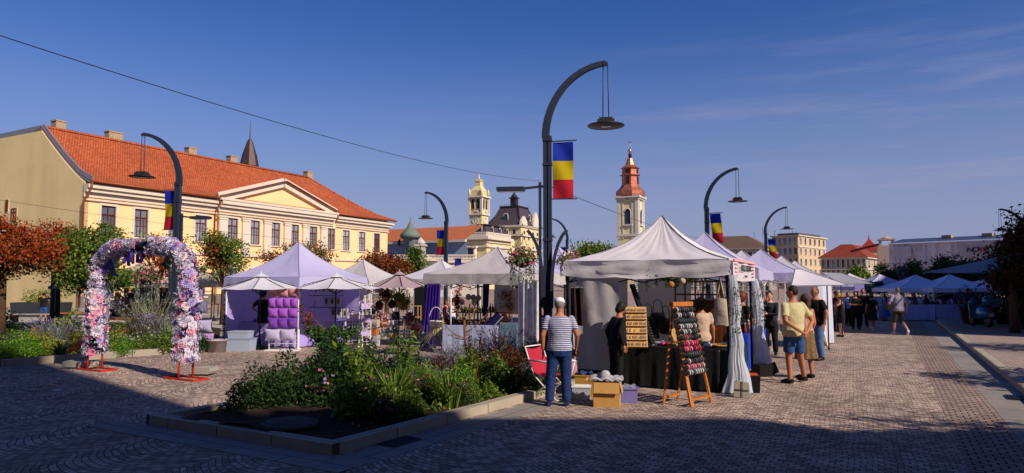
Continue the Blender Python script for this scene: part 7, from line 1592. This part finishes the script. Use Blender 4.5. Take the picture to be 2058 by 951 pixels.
q = gp(428, 709); wicker('round whitish wicker basket beside the plastic tubs', (q.x, q.y + .25, 0), .27, .33, mat=M('wicker_white', 'b0a4a8', rough=.9, bump=(50, .8), var=(20, .15)))
tub('large clear plastic tub in front of the gift stall', 478, 707, .72, .45, .36, M('frost_plastic', 'b8c4dc', rough=.35, transl=.35), rz=-4); q = gp(476, 707); t = bx('plastic_tub', 'lidded clear plastic tub stacked on the larger tub', 'plastic box', (q.x, q.y + .25, .365), (.6, .4, .17), M('frost_plastic'), R(-4), lid=M('frost_plastic'))
# frames and shelf on the purple wall
for i, (x, z, l) in enumerate(((-.15, 1.72, 'white framed picture upper left on the purple wall'), (.12, 1.72, 'white framed picture upper right on the purple wall'), (-.02, 1.3, 'white framed picture at the left of the middle row'), (.24, 1.3, 'white framed picture second in the middle row'), (.50, 1.3, 'white framed picture at the right of the middle row'), (.3, .92, 'white framed picture at the left of the lowest row'), (.56, .92, 'white framed picture in the middle of the lowest row'), (.82, .92, 'white framed picture at the right of the lowest row'))):
    t = thing('picture_frame', l, 'picture frame', tp_(x, 1.40, z), RZ); m = MB(); m.box((0, 0, 0), (.2, .03, .3)); m.build('frame', WHITEMETAL, t); m = MB(); m.box((0, -.018, 0), (.08, .01, .15)); m.ell((0, -.02, 0), (.05, .01, .08)); m.build('picture', M('dried_flower', '6a5430', rough=.8, var=(30, .6)), t)
for z in (1.5, 1.1): t = thing('wall_shelf', f'{"upper" if z > 1.3 else "lower"} thin dark shelf before the purple wall', 'shelf', tp_(.1, 1.25, z), RZ); m = MB(); m.box((0, 0, 0), (1.4, .2, .02)); m.build('board', BLACKMETAL, t); m = MB(); [m.bar((x, .08, 0), (x, .12, .25), .01) for x in (-.6, .6)]; m.build('bracket', BLACKMETAL, t)
for i in range(10):
    c = ['5a3c9c', 'b8a8dc', '2c6a6c', '8a5ac0'][i % 4]; jar('gift_jar', f'{["violet", "lilac", "teal", "purple"][i % 4]} scented gift jar on the lilac tables', 'jar', tp_(-.6 + i * .19, -1.2 + .1 * (i % 3), .705), .05, .12, M('gift_' + c, c, rough=.4), WHITEMETAL, group='gift jars on the lilac tables')
# feather garland below the valance
def fringe(label, f, n, size, mat, name='feather_garland', cat='garland', sg=(.02, .02, .035)):
    P = np.array([f(k) for k in rng.random(n)]) + rng.normal(size=(n, 3)) * sg; o = link(name, leafmesh(name, P, size, mat, aspect=.22, up=-.9)); tag(o, label, cat)
FEA = leafmat('feather_violet', ['3a3464', '5c5890', '8a88b8', '2a2448'])
fringe('violet feather garland under the left valance of the gift stall', lambda k: tp_(-1.57 + 3.14 * k, -1.56, 1.80 + .03 * math.sin(k * 20)), 900, .1, FEA); fringe('violet feather garland under the right valance of the gift stall', lambda k: tp_(1.56, -1.57 + 3.14 * k, 1.80 + .03 * math.sin(k * 20)), 900, .1, FEA); fringe('violet feather garland wound down the left tent leg', lambda k: tp_(-1.56, -1.56, 1.8 * k), 350, .1, FEA)
def gridrack(label, P, rz, w, h, mat=WHITEMETAL, items=0, cols=('c8b8d8',), st=.1):
    t = thing('wire_grid', label, 'display rack', P, rz); m = MB(); n = int(w / st); k = int(h / st)
    for i in range(n + 1): m.bar((-w / 2 + w * i / n, 0, .1), (-w / 2 + w * i / n, 0, h), .009)
    for j in range(k): m.bar((-w / 2, 0, .1 + (h - .1) * (j + 1) / k), (w / 2, 0, .1 + (h - .1) * (j + 1) / k), .009)
    m.build('wire_mesh', mat, t); m = MB(); [m.bar((s * w / 2, -.2, .02), (s * w / 2, .2, .02), .03) for s in (-1, 1)]; [m.bar((s * w / 2, 0, 0), (s * w / 2, 0, h), .022) for s in (-1, 1)]; m.build('stand', mat, t)
    for i in range(items):
        b_ = MB(); z = .45 + (h - .7) * i / max(1, items - 1); b_.box((0, -.07, z), (w * .8, .1, .16)); o = b_.build('tray', M('gift_tray', 'b4a4cc', rough=.7, var=(20, .25)), t); Q = rng.normal(size=(50, 3)) * [w * .28, .03, .05] + [0, -.08, z + .1]; link('small_goods', leafmesh('small_goods', Q, .07, leafmat('small_goods', ['c8b0c8', 'e0d8e8', 'a884a8', '8a6a50'])), o)
q = gp(733, 700); gridrack('white wire grid rack with bags at the right of the gift stall', (q.x, q.y, 0), R(20), .34, 1.9, items=4); q = gp(752, 694); gridrack('tall white wire grid standing edge on beside the gift stall', (q.x, q.y + .3, 0), R(75), .5, 1.95, items=3); q = gp(705, 700); gridrack('low white wire stand with lilac gift boxes behind the rose', (q.x, q.y + .4, 0), R(10), .5, 1.2, items=2)
# ------------------------------------------------ middle stall with heart wreaths
WD = M('lath_wood', 'b08458', rough=.7, var=(12, .2))
def shelfunit(label, P, rz, w, d, h, n, mat, name='shelf_unit'):
    t = thing(name, label, 'shelf', P, rz)
    for sx in (-1, 1):
        for sy in (-1, 1): m = MB(); m.bar((sx * w / 2, sy * d / 2, 0), (sx * w / 2, sy * d / 2, h), .03); m.build('post', mat, t)
    for i in range(n): m = MB(); m.box((0, 0, h * (i + 1) / n - .02), (w, d, .02)); m.build('shelf_board', mat, t)
    return t
q = gp(826, 682); shelfunit('pale wooden shelf unit right of the taupe parasol pole', (q.x, q.y + .3, 0), R(-10), .5, .35, 1.15, 3, WD)
q = gp(780, 692); shelfunit('white slatted shelf table under the red wreaths', (q.x, q.y + .3, 0), R(-5), 1.1, .5, .78, 2, WHITEMETAL)
q = gp(805, 690); shelfunit('narrow white shelf frame right behind the red wreaths', (q.x, q.y + .4, 0), R(-5), .35, .3, 1.6, 4, WHITEMETAL)
def ball(label, px, py, Y, r, mat, name='wreath', cat='wreath'):
    p = at(px, py, Y); t = thing(name, label, cat, p); P = rng.normal(size=(500, 3)); P /= np.linalg.norm(P, axis=1)[:, None]; P = P * r * (.8 + .25 * rng.random((500, 1))) * [1, .5, 1]; link('blooms', leafmesh('blooms', P, r * .35, mat, aspect=.8), t); m = MB(); m.ell((0, 0, 0), (r * .8, r * .35, r * .8)); m.tube([(0, 0, r * .8), (0, 0, r * 1.6)], .006, 5); m.build('core', SOIL, t)
DR = leafmat('deep_red', ['5a0c14', '8a1420', '3c0810']); BKG = leafmat('black_green', ['0c100c', '141c12', '0a0c10']); DBL = leafmat('deep_blue', ['122a48', '1c3c60', '0c1c34'])
for px, py, m_, l in ((762, 613, DR, 'dark red round wreath uppermost in the wreath stall'), (747, 623, BKG, 'nearly black round wreath at the left'), (763, 634, DR, 'dark red wreath at the left of the lower row'), (777, 636, DR, 'dark red wreath in the middle of the lower row'), (795, 635, DBL, 'dark blue wreath at the right of the lower row'), (788, 612, BKG, 'dark green wreath behind the parasol pole')):
    ball(l, px, py, 21.5, .13 if py > 620 else .12, m_)
for i, (px, py, w, h, c, l) in enumerate(((752, 650, .28, .22, 'b8a8a8', 'white cloth covered box on the orange carton'), (750, 667, .3, .2, 'b07038', 'orange brown carton under the white covered box'), (753, 688, .26, .42, 'a8a4b4', 'white draped stand below the orange carton'))):
    p = at(px, py, 21); h2 = h; bx('carton', l, 'box', (p.x, p.y, p.z - h / 2), (w, .28, h), M('carton_' + c, c, rough=.8, var=(5, .1)), R(-8))
q = gp(778, 690); cushion('crumpled red and white textile on the shelf table', (q.x, q.y + .2, .86), .6, .25, M('red_white', 'b0808c', var=(14, .9)), 0, 60)
for i, (px, py, r, m_, l) in enumerate(((770, 640, .3, leafmat('mix_pink', ['a84a60', 'd8b0b8', 'c8c8d0', '8a5040']), 'heap of red and white textile goods under the wreaths'), (788, 665, .25, leafmat('mix_blue', ['24304c', '4c5878', 'a8a8b8']), 'heap of dark blue goods on the lower shelf'), (835, 660, .22, leafmat('mix_orange', ['c87850', 'd8a0a8', 'b85a40', 'e0c8c0']), 'box of pink and orange flowers right of the shelf unit'), (800, 600, .3, LYG, 'hanging yellow green plants in the middle stall'), (775, 592, .25, LRD, 'dark dried wreath hanging under the white tent'), (812, 610, .22, LYG, 'bright green potted plant behind the parasol pole'), (822, 640, .2, leafmat('mix_rose', ['c890a0', 'e0b8c0', 'a87080']), 'pink goods standing on the pale wooden shelf'), (745, 640, .2, leafmat('mix_coral', ['b86050', 'd89080', '7a3a30']), 'coral dried flowers behind the white wire grid'), (862, 640, .15, LYW, 'dry brown flowers before the purple curtain'))):
    p = at(px, py, 21.3 + .15 * i); t = thing('goods_heap' if 'heap' in l or 'goods' in l else 'potted_plant', l, 'goods' if 'heap' in l or 'goods' in l else 'plant', p); P = rng.normal(size=(420, 3)) * r * .38; P[:, 1] *= .5; link('goods' if 'goods' in l else 'foliage', leafmesh('foliage', P, .09, m_, aspect=.7), t); m = MB(); m.lathe([(r * .35, -r * .9), (r * .5, -r * .4), (r * .5, -r * .35)], n=12); m.build('pot', WD, t)
p = at(858, 620, 25); t = thing('black_panel', 'black display panel left of the purple curtain', 'panel', (p.x, p.y, 0), R(-8)); m = MB(); m.box((0, 0, 1.2), (.95, .04, 1.5)); m.build('board', BLACKCLOTH, t); m = MB(); [m.bar((s * .47, 0, 0), (s * .47, 0, 1.98), .03) for s in (-1, 1)]; m.build('post', GREYMETAL, t)
# ------------------------------------------------ purple curtained stall
PURP = M('purple_sheer', '3a1690', rough=.7, var=(6, .25), transl=.3, alpha=.9); tw = TF(pW, RZ)
def drape(label, px, y0, y1, Y, w0, w1, mat, pl=7, name='purple_drape', dx=0):
    a = at(px, y0, Y); b = at(px + dx, y1, Y); t = thing(name, label, 'curtain', (a.x, a.y, b.z)); h = a.z - b.z; m = MB(); m.grid(lambda u, v: ((b.x - a.x) * (1 - v) + (u - .5) * (w1 + (w0 - w1) * v), .05 * math.sin(u * pl * 6.28 + v * 2), h * v), 60, 10); m.build('curtain_cloth', mat, t); m = MB(); m.bar((-w0 / 2, 0, h), (w0 / 2, 0, h), .02); m.build('rail', GREYMETAL, t)
drape('sheer purple curtain hanging to the ground at the left of the stall', 872, 570, 700, 20.3, .42, .5, PURP, 5, dx=-12); drape('narrow dark purple curtain tied in the middle of the stall', 977, 571, 636, 20.6, .2, .16, M('purple_dense', '2a1460', rough=.8, bump=(8, .5, .03)), 3, dx=-2)
q1 = gp(890, 712); q2 = gp(1000, 710); c_ = (q1 + q2) / 2; table('grey blue cloth on the long table behind the bare young tree', (c_.x, c_.y + .3), R(-3), (q2 - q1).length, .6, .74, GREYCLOTH); p = at(1030, 700, 20.5); table('turquoise grey cloth on the short table at the right', (p.x - .1, p.y), R(-3), .5, .6, .74, M('cloth_turquoise', '4c6070', rough=.8, bump=(6, .4, .03)))
wicker('white wicker basket with tall handle at the purple curtain', (at(876, 660, 19.6).x, 19.6, at(876, 657, 19.6).z), .2, .16, handle=.4, mat=M('wicker_bright', 'c8c0c4', rough=.8, bump=(50, .6)))
p = at(880, 700, 19.7); V_, _ = blades(160, .5, .7, .014, .9, 12, .4); t = thing('dried_flower_bunch', 'hanging bunch of yellowish dried flowers under the white basket', 'dried flowers', (p.x, p.y, .8)); o2 = link('stems', npmesh('stems', np.array(V_), quads(len(V_) // 4), leafmat('dry_yellow', ['a89c50', 'c0b470', '7a8040', 'd0c8b0'])), t); o2.rotation_euler = (math.pi, 0, 0); m = MB(); m.lathe([(.2, -.02), (.2, .02)], n=12); m.build('tray', WD, t)
p = at(919, 608, 24); t = thing('feather_boa', 'bright red fluffy garland hanging beside the white tank top woman', 'garland', p); P = rng.normal(size=(420, 3)) * [.05, .05, .22] + [0, 0, 0]; link('feathers', leafmesh('feathers', P, .09, leafmat('boa_red', ['a0141c', 'c82028', '7a0c14']), aspect=.5), t); m = MB(); m.tube([(0, 0, -.3), (0, 0, .4)], .012, 5); m.build('cord', BLACKMETAL, t)
for i, (px, py) in enumerate(((942, 597), (952, 598), (962, 599), (954, 608), (929, 607))):
    p = at(px, py, 22.6); t = thing('wall_plate', ['round decorated plate at the left of the upper wall row', 'round decorated plate in the middle of the wall row', 'round decorated plate at the right of the wall row', 'round decorated plate below the wall row', 'round decorated plate beside the red garland'][i], 'plate', p, RZ); m = MB(); m.lathe([(.02, 0), (.09, .01), (.1, .02)], n=18); me = m.mesh('dish', [M('plate_glaze', '9a9a98', rough=.3, var=(12, .4))]); me.transform(Matrix.Rotation(R(90), 4, 'X')); link('dish', me, t); m = MB(); m.tube([(math.cos(a) * .1, -.02, math.sin(a) * .1) for a in [i * .5236 for i in range(13)]], .006, 5); m.build('rim', BLACKMETAL, t)
for i, (px, w, c, h) in enumerate(((935, .9, '7a5230', .5), (958, .8, '6a4426', .5), (1000, .7, '8a4c20', .55))):
    p = at(px, 650, 22.2 + i * .1); shelfunit(['wooden crate shelf behind the left half of the grey table', 'wooden crate shelf behind the bare young tree', 'orange brown wooden counter beneath the purple drape'][i], (p.x, p.y, 0), RZ, w, .4, 1.0, 4, M('crate_' + c, c, rough=.7, var=(8, .3)))
rg = random.Random(8)
for i in range(14):
    px = 928 + i * 5.2; p = at(px, 640, 22.1 + .1 * (i % 3)); cn, c = rg.choice([('brown', '4a2c14'), ('dark green', '1c3020'), ('amber', '8a5420'), ('black', '14100c'), ('cream', 'a89878')])
    jar('bottle', f'{cn} bottle on the crate shelf behind the grey table', 'bottle', (p.x, p.y, 1.0), .04, rg.uniform(.14, .26), M('bottle_' + c, c, rough=.3), BLACKMETAL, group=f'{cn} bottles on the crate shelves')
for i, (px, py, r, m_, l) in enumerate(((900, 650, .3, leafmat('dry_rust', ['6a3a1c', '8a5428', '4a2c18']), 'row of rusty dried flowers on the grey table'), (925, 652, .25, leafmat('dry_olive', ['5a4c20', '7a6428', '4a3c1c']), 'olive dried bouquets in the middle of the grey table'), (972, 655, .2, leafmat('goods_violet', ['3a3460', '5a5484', 'a8a4c0']), 'violet textile goods at the right of the grey table'), (1030, 615, .3, leafmat('goods_autumn', ['a8541c', '6a5a28', 'b88a30', '3a3c20']), 'autumn coloured bouquets behind the floral blouse woman'), (1042, 600, .22, LG, 'green bouquet hanging right behind the basket trailers'), (1020, 592, .25, leafmat('goods_rose', ['8a5060', 'c8a8b0', '5a3440']), 'rosy bouquets under the far edge of the tent'))):
    p = at(px, py, 21 + (i > 2) * 2); t = thing('bouquet', l, 'bouquet', p); P = rng.normal(size=(500, 3)) * [r * .5, r * .3, r * .3]; link('blooms', leafmesh('blooms', P, .075, m_, aspect=.5), t); m = MB(); m.lathe([(r * .3, -r * .8), (r * .4, -r * .3)], n=10); m.build('vase', WD, t)
p = at(990, 655, 20.2); t = thing('deck_chair', 'dark violet folded deck cloth leaning on the grey table', 'chair', p, RZ); m = MB(); m.bar((-.2, 0, -.12), (.25, 0, .32), .28, .03, up=(0, 1, 0)); m.build('seat', M('violet_print', '241c54', rough=.8, var=(20, .4)), t); m = MB(); m.bar((.0, -.16, -.12), (.42, -.16, .28), .02); m.build('frame', WHITEMETAL, t)
wcurtain('white side curtain of the purple curtained stall beside the tall lamp', at(1040, 560, 18.8), at(1086, 560, 18.3), 2.0, M('curtain_mottled', 'dcd8dc', rough=.85, var=(5, .25), bump=(7, .5, .04), transl=.2), 2)
p = at(906, 640, 20.2); t = thing('white_pole', 'thin white pole standing before the white tank top woman', 'pole', (p.x, p.y, 0)); m = MB(); m.tube([(0, 0, 0), (0, 0, 2.1)], .02, 6); m.build('tube', WHITEMETAL, t); m = MB(); m.lathe([(.12, 0), (.12, .02), (.03, .03)], n=12); m.build('foot', WHITEMETAL, t)
q = at(1170, 640, 14.6); drape('dark brown carved tree of life hanging left of the white side wall', 1160, 578, 655, 13.3, .24, .24, M('cloth_treeoflife', '2a1410', rough=.8, var=(7, .8)), 2, name='hanging_textile')
# shaded blue tables across
for px, w, l, c in ((1794, 2.0, 'pale blue cloth on the table beneath the first blue tent', 'a4b4dc'), (1862, 3.2, 'pale blue cloth on the long table between the blue tents', 'aebce4'), (1892, 1.2, 'lilac cloth on the table by the tent leg', 'b0b0dc'), (1924, 2.6, 'pale blue cloth on the table under the right blue tent', 'aebce4')):
    p = at(px, 560, 35.6 if px != 1892 else 35.2); table(l, p, R(2), w, .7, .82, M('cloth_table_' + c, c, rough=.85, bump=(5, .4, .03)))
rg = random.Random(21); names = {'1c1c24': 'black', '8a8c9c': 'grey', '5a3c28': 'brown', 'c8c8d8': 'white', '3c5a9c': 'blue', '7a2c3c': 'red'}
for i in range(34):
    px = 1785 + i * 4.7; c = rg.choice(list(names)); p = at(px, 600, 35.4 + rg.uniform(-.2, .3)); jar('vase', f'small {names[c]} vessel on the tables under the blue tents', 'vessel', (p.x, p.y, .83), rg.uniform(.05, .09), rg.uniform(.12, .34), M('vessel_' + c, c, rough=.4), BLACKMETAL, group=f'small {names[c]} vessels under the blue tents')
drape('dark violet curtain hanging in the right blue tent', 1901, 585, 632, 36.0, .9, .5, M('violet_shade', '2c2058', rough=.8, bump=(6, .5, .04)), 4); 
for px, py, l, c in ((1928, 590, 'pale blue shirt hanging in the right blue tent', '5878c8'), (1952, 592, 'light blue shirt hanging near the terrace plants', '5878c8')):
    p = at(px, py, 35.8); t = thing('hanging_shirt', l, 'clothing', (p.x, p.y, p.z + .3)); m = MB(); m.loft([((0, 0, -.75), .3, .06), ((0, 0, -.1), .24, .05), ((0, 0, 0), .1, .03)], 12); m.build('cloth', cloth('hang_' + c, c), t); m = MB(); m.tube([(-.2, 0, -.06), (0, 0, .02), (.2, 0, -.06)], .01, 5); m.build('hanger', BLACKMETAL, t)
for px, l in ((1750, 'left wire flower lantern under the pale tent'), (1766, 'right wire flower lantern under the pale tent')):
    p = at(px, 574, 39); ball(l, px, 578, 39, .35, leafmat('teal_foliage', ['143040', '1c4458', '2c5a70']), 'hanging_plant', 'hanging plant')
# hanging sign between tents
p = at(1727, 577, 30); t = thing('hanging_sign', 'small lilac board hanging under the grey awning', 'sign', p); m = MB(); m.box((0, 0, 0), (.42, .03, .36)); m.build('board', M('lilac_board', '7a74b0', rough=.8), t); m = MB(); [m.tube([(s * .15, 0, .18), (s * .15, 0, .45)], .006, 5) for s in (-1, 1)]; m.build('cord', BLACKMETAL, t)
# ------------------------------------------------ terrace at the right: planters, scooter
BAR = M('planter_wood', '4a2c1c', rough=.8, var=(8, .3))
def planter(label, px, Y, w, h, fol, n=600, fh=.9, z=H2, name='wooden_planter'):
    p = at(px, 560, Y); t = thing(name, label, 'planter', (p.x, p.y, z), R(10)); m = MB(); m.lathe([(w * .42, 0), (w * .5, h), (w * .53, h), (w * .46, h - .03), (0, h - .05)], n=18); m.build('tub', BAR, t); m = MB(); m.lathe([(w * .46, h * .3), (w * .485, h * .36)], n=18); m.lathe([(w * .49, h * .8), (w * .512, h * .86)], n=18); m.build('hoop', BLACKMETAL, t)
    P = dome(n, w * .75, fh, 4) + [0, 0, h - .05]; link('foliage', leafmesh('foliage', P, .12, fol, aspect=.35, up=.6), t)
DRY = leafmat('dry_purple', ['3a2834', '5a3c48', '4a3c28', '2a2c20'])
planter('wooden tub planter with purplish dry plants left of the blue scooter', 1954, 30.5, 1.0, .6, DRY); planter('tall purplish plant in a tub behind the wooden planter', 1946, 32.5, .7, .6, DRY, fh=1.2); planter('tub of yellow green plants right of the blue scooter', 2020, 30.5, .9, .5, leafmat('shade_olive', ['5a5a20', '3a4a1c', '7a6a30']), fh=.7); planter('dark planter at the right edge of the terrace', 2052, 29.5, 1.2, .6, LDG, fh=1.0); planter('tub with pale blooms beneath the grey parasol', 1985, 34, .8, .6, LGY, fh=.8); planter('tub with red blooms by the terrace edge', 2034, 33, .7, .7, LRD, fh=.8)
def scooter():
    q = gp(1996, 658, H2); t = thing('motor_scooter', 'turquoise motor scooter with top case parked among the planters', 'scooter', (q.x, q.y + .4, H2), R(-8)); TQ = M('scooter_turquoise', '0e6a9c', rough=.2, spec=.7); s = 1.15
    m = MB(); m.loft([((0, .1, .35), .2, .38), ((0, .1, .55), .26, .45), ((0, .15, .75), .2, .4), ((0, .2, .82), .13, .32)], 18); m.build('body', TQ, t)
    m = MB(); m.ell((0, .15, .86), (.16, .36, .06), 14, 8); m.build('seat', SHOEB, t)
    m = MB(); m.loft([((0, -.32, .92), .2, .14), ((0, -.33, 1.0), .27, .19), ((0, -.33, 1.18), .26, .18), ((0, -.32, 1.26), .17, .11)], 16); c = m.build('top_case', TQ, t); m = MB(); m.box((0, -.53, 1.08), (.3, .02, .03)); m.build('reflector', M('reflector', 'a02018', rough=.3), c)
    for y, r in ((-.2, .24), (1.05, .24)):
        m = MB(); m.lathe([(r * .55, -.05), (r, -.06), (r * 1.02, 0), (r, .06), (r * .55, .05)], n=22); me = m.mesh('wheel', [SHOEB]); me.transform(Matrix.Rotation(R(90), 4, 'Y')); w = link('wheel', me, t, (0, y, r)); m = MB(); m.lathe([(.02, -.05), (r * .5, -.04), (r * .5, .04), (.02, .05)], n=16); me = m.mesh('rim', [SIL]); me.transform(Matrix.Rotation(R(90), 4, 'Y')); link('rim', me, w)
    m = MB(); m.prism([(-.22, .8, .3), (.22, .8, .3), (.2, .95, .95), (-.2, .95, .95)], (0, .04, .02)); m.ell((0, .95, 1.0), (.18, .12, .14)); m.build('leg_shield', TQ, t)
    m = MB(); m.tube([(-.36, .85, 1.08), (-.15, .95, 1.1), (.15, .95, 1.1), (.36, .85, 1.08)], .018, 8); m.build('handlebar', BLACKMETAL, t)
    for sx in (-1, 1): m = MB(); m.tube([(sx * .28, .9, 1.1), (sx * .34, .88, 1.28)], .008, 5); m.ell((sx * .36, .87, 1.33), (.07, .02, .05)); m.build('mirror', SHOEB, t)
    m = MB(); m.box((0, -.42, .5), (.2, .015, .16)); m.build('number_plate', M('plate_white', 'b8bcc8', rough=.5), t); m = MB(); m.ell((0, -.36, .72), (.12, .04, .05)); m.build('tail_light', M('reflector'), t)
scooter()
# ------------------------------------------------ terrace at the left: benches, planters, posts
def bench(label, px, py, w, rz=0):
    q = gp(px, py); t = thing('park_bench', label, 'bench', (q.x, q.y, 0), R(rz)); m = MB(); [m.box((0, y, .45), (w, .1, .04)) for y in (-.18, -.06, .06, .18)]; m.build('seat', WOOD if 'timber' in label else CONCRETE, t)
    for s in (-1, 1): m = MB(); m.box((s * (w / 2 - .15), 0, .215), (.12, .4, .43)); m.build('leg', DARKMETAL, t)
bench('grey stone bench beside the planter box', 65, 651, 1.9, 5); bench('timber bench top behind the left arch leg', 165, 648, 2.6, 0); bench('dark timber bench seen in the arch opening', 235, 662, 1.8, 0)
p = gp(62, 640); t = bx('planter_box', 'long dark planter box with a small conifer before the olive wall', 'planter', (p.x, p.y + .8, 0), (2.9, .8, .85), M('planter_dark', '2c3038', rough=.7), R(4)); P = dome(700, 1.1, .75, 5) * [1, .35, 1] + [0, 0, .85]; link('foliage', leafmesh('foliage', P, .14, leafmat('planter_leaf', ['4a6a1c', '8a9a30', '3a5018', 'a8a850'])), t); P = dome(600, .28, 1.5, 6) + [.55, 0, .85]; P = P[(np.hypot(P[:, 0] - .55, P[:, 1]) < .3 * (1 - (P[:, 2] - .85) / 1.6))]; link('conifer', leafmesh('conifer', P, .1, LDG, aspect=.3, up=1), t)
p = at(108, 560, 27.5); t = thing('lamp_post', 'dark iron post between the person in shorts and the green tree', 'post', (p.x, p.y, 0)); m = MB(); m.tube([(0, 0, 0), (0, 0, 2.4)], .09, 8); m.box((0, 0, 1.75), (.26, .26, .12)); m.build('pole', DARKMETAL, t); m = MB(); [m.tube([(0, 0, 2.3), (s * .2, 0, 2.5), (s * .35, 0, 2.9)], .035, 6) for s in (-1, 1)]; m.build('arm', DARKMETAL, t)
q = gp(160, 560 + 100); 
for i, (px, Y, h, l) in enumerate(((232, 39, 1.5, 'left'), (345, 39, 1.6, 'right'), (268, 41, 1.5, 'middle'))):
    p = at(px, 560, Y); t = thing('potted_cypress', f'small dark cypress, {l} of the cafe parasol pole' if l != 'middle' else 'small dark cypress behind the cafe guests', 'tree', (p.x, p.y, 0)); m = MB(); m.lathe([(.2, 0), (.28, .45), (.3, .45)], n=12); m.build('pot', SHOEB, t); P = dome(500, .3, h, i) + [0, 0, .45]; P = P[np.hypot(P[:, 0], P[:, 1]) < .34 * (1 - (P[:, 2] - .45) / (h * 1.1))]; link('foliage', leafmesh('foliage', P, .1, LDG, aspect=.3, up=1), t)
# cafe canopy frontage against the yellow house
p = at(300, 560, 43); t = thing('cafe_bar', 'dark cafe counter and screens under the beige parasols', 'counter', (p.x, p.y, 0), RZ); m = MB(); m.box((0, 0, .55), (4.5, .6, 1.1)); m.build('counter', BLACKCLOTH, t); m = MB(); m.box((0, .9, 1.1), (7.5, .06, 2.2)); m.build('screen', BLACKCLOTH, t)
for i, px in enumerate((245, 280, 335, 440)):
    p = at(px, 560, 37.5 + i % 2); t = thing('cafe_table', ['cafe table at the left of the arch opening', 'cafe table in the middle of the arch opening', 'cafe table behind the arched lamp', 'cafe table behind the right arch leg'][i], 'table', (p.x, p.y, 0)); m = MB(); m.lathe([(.4, .72), (.4, .75)], n=20); m.build('table_top', DARKWOOD, t); m = MB(); m.lathe([(.22, 0), (.22, .03), (.03, .05), (.03, .72)], n=10); m.build('leg', BLACKMETAL, t)
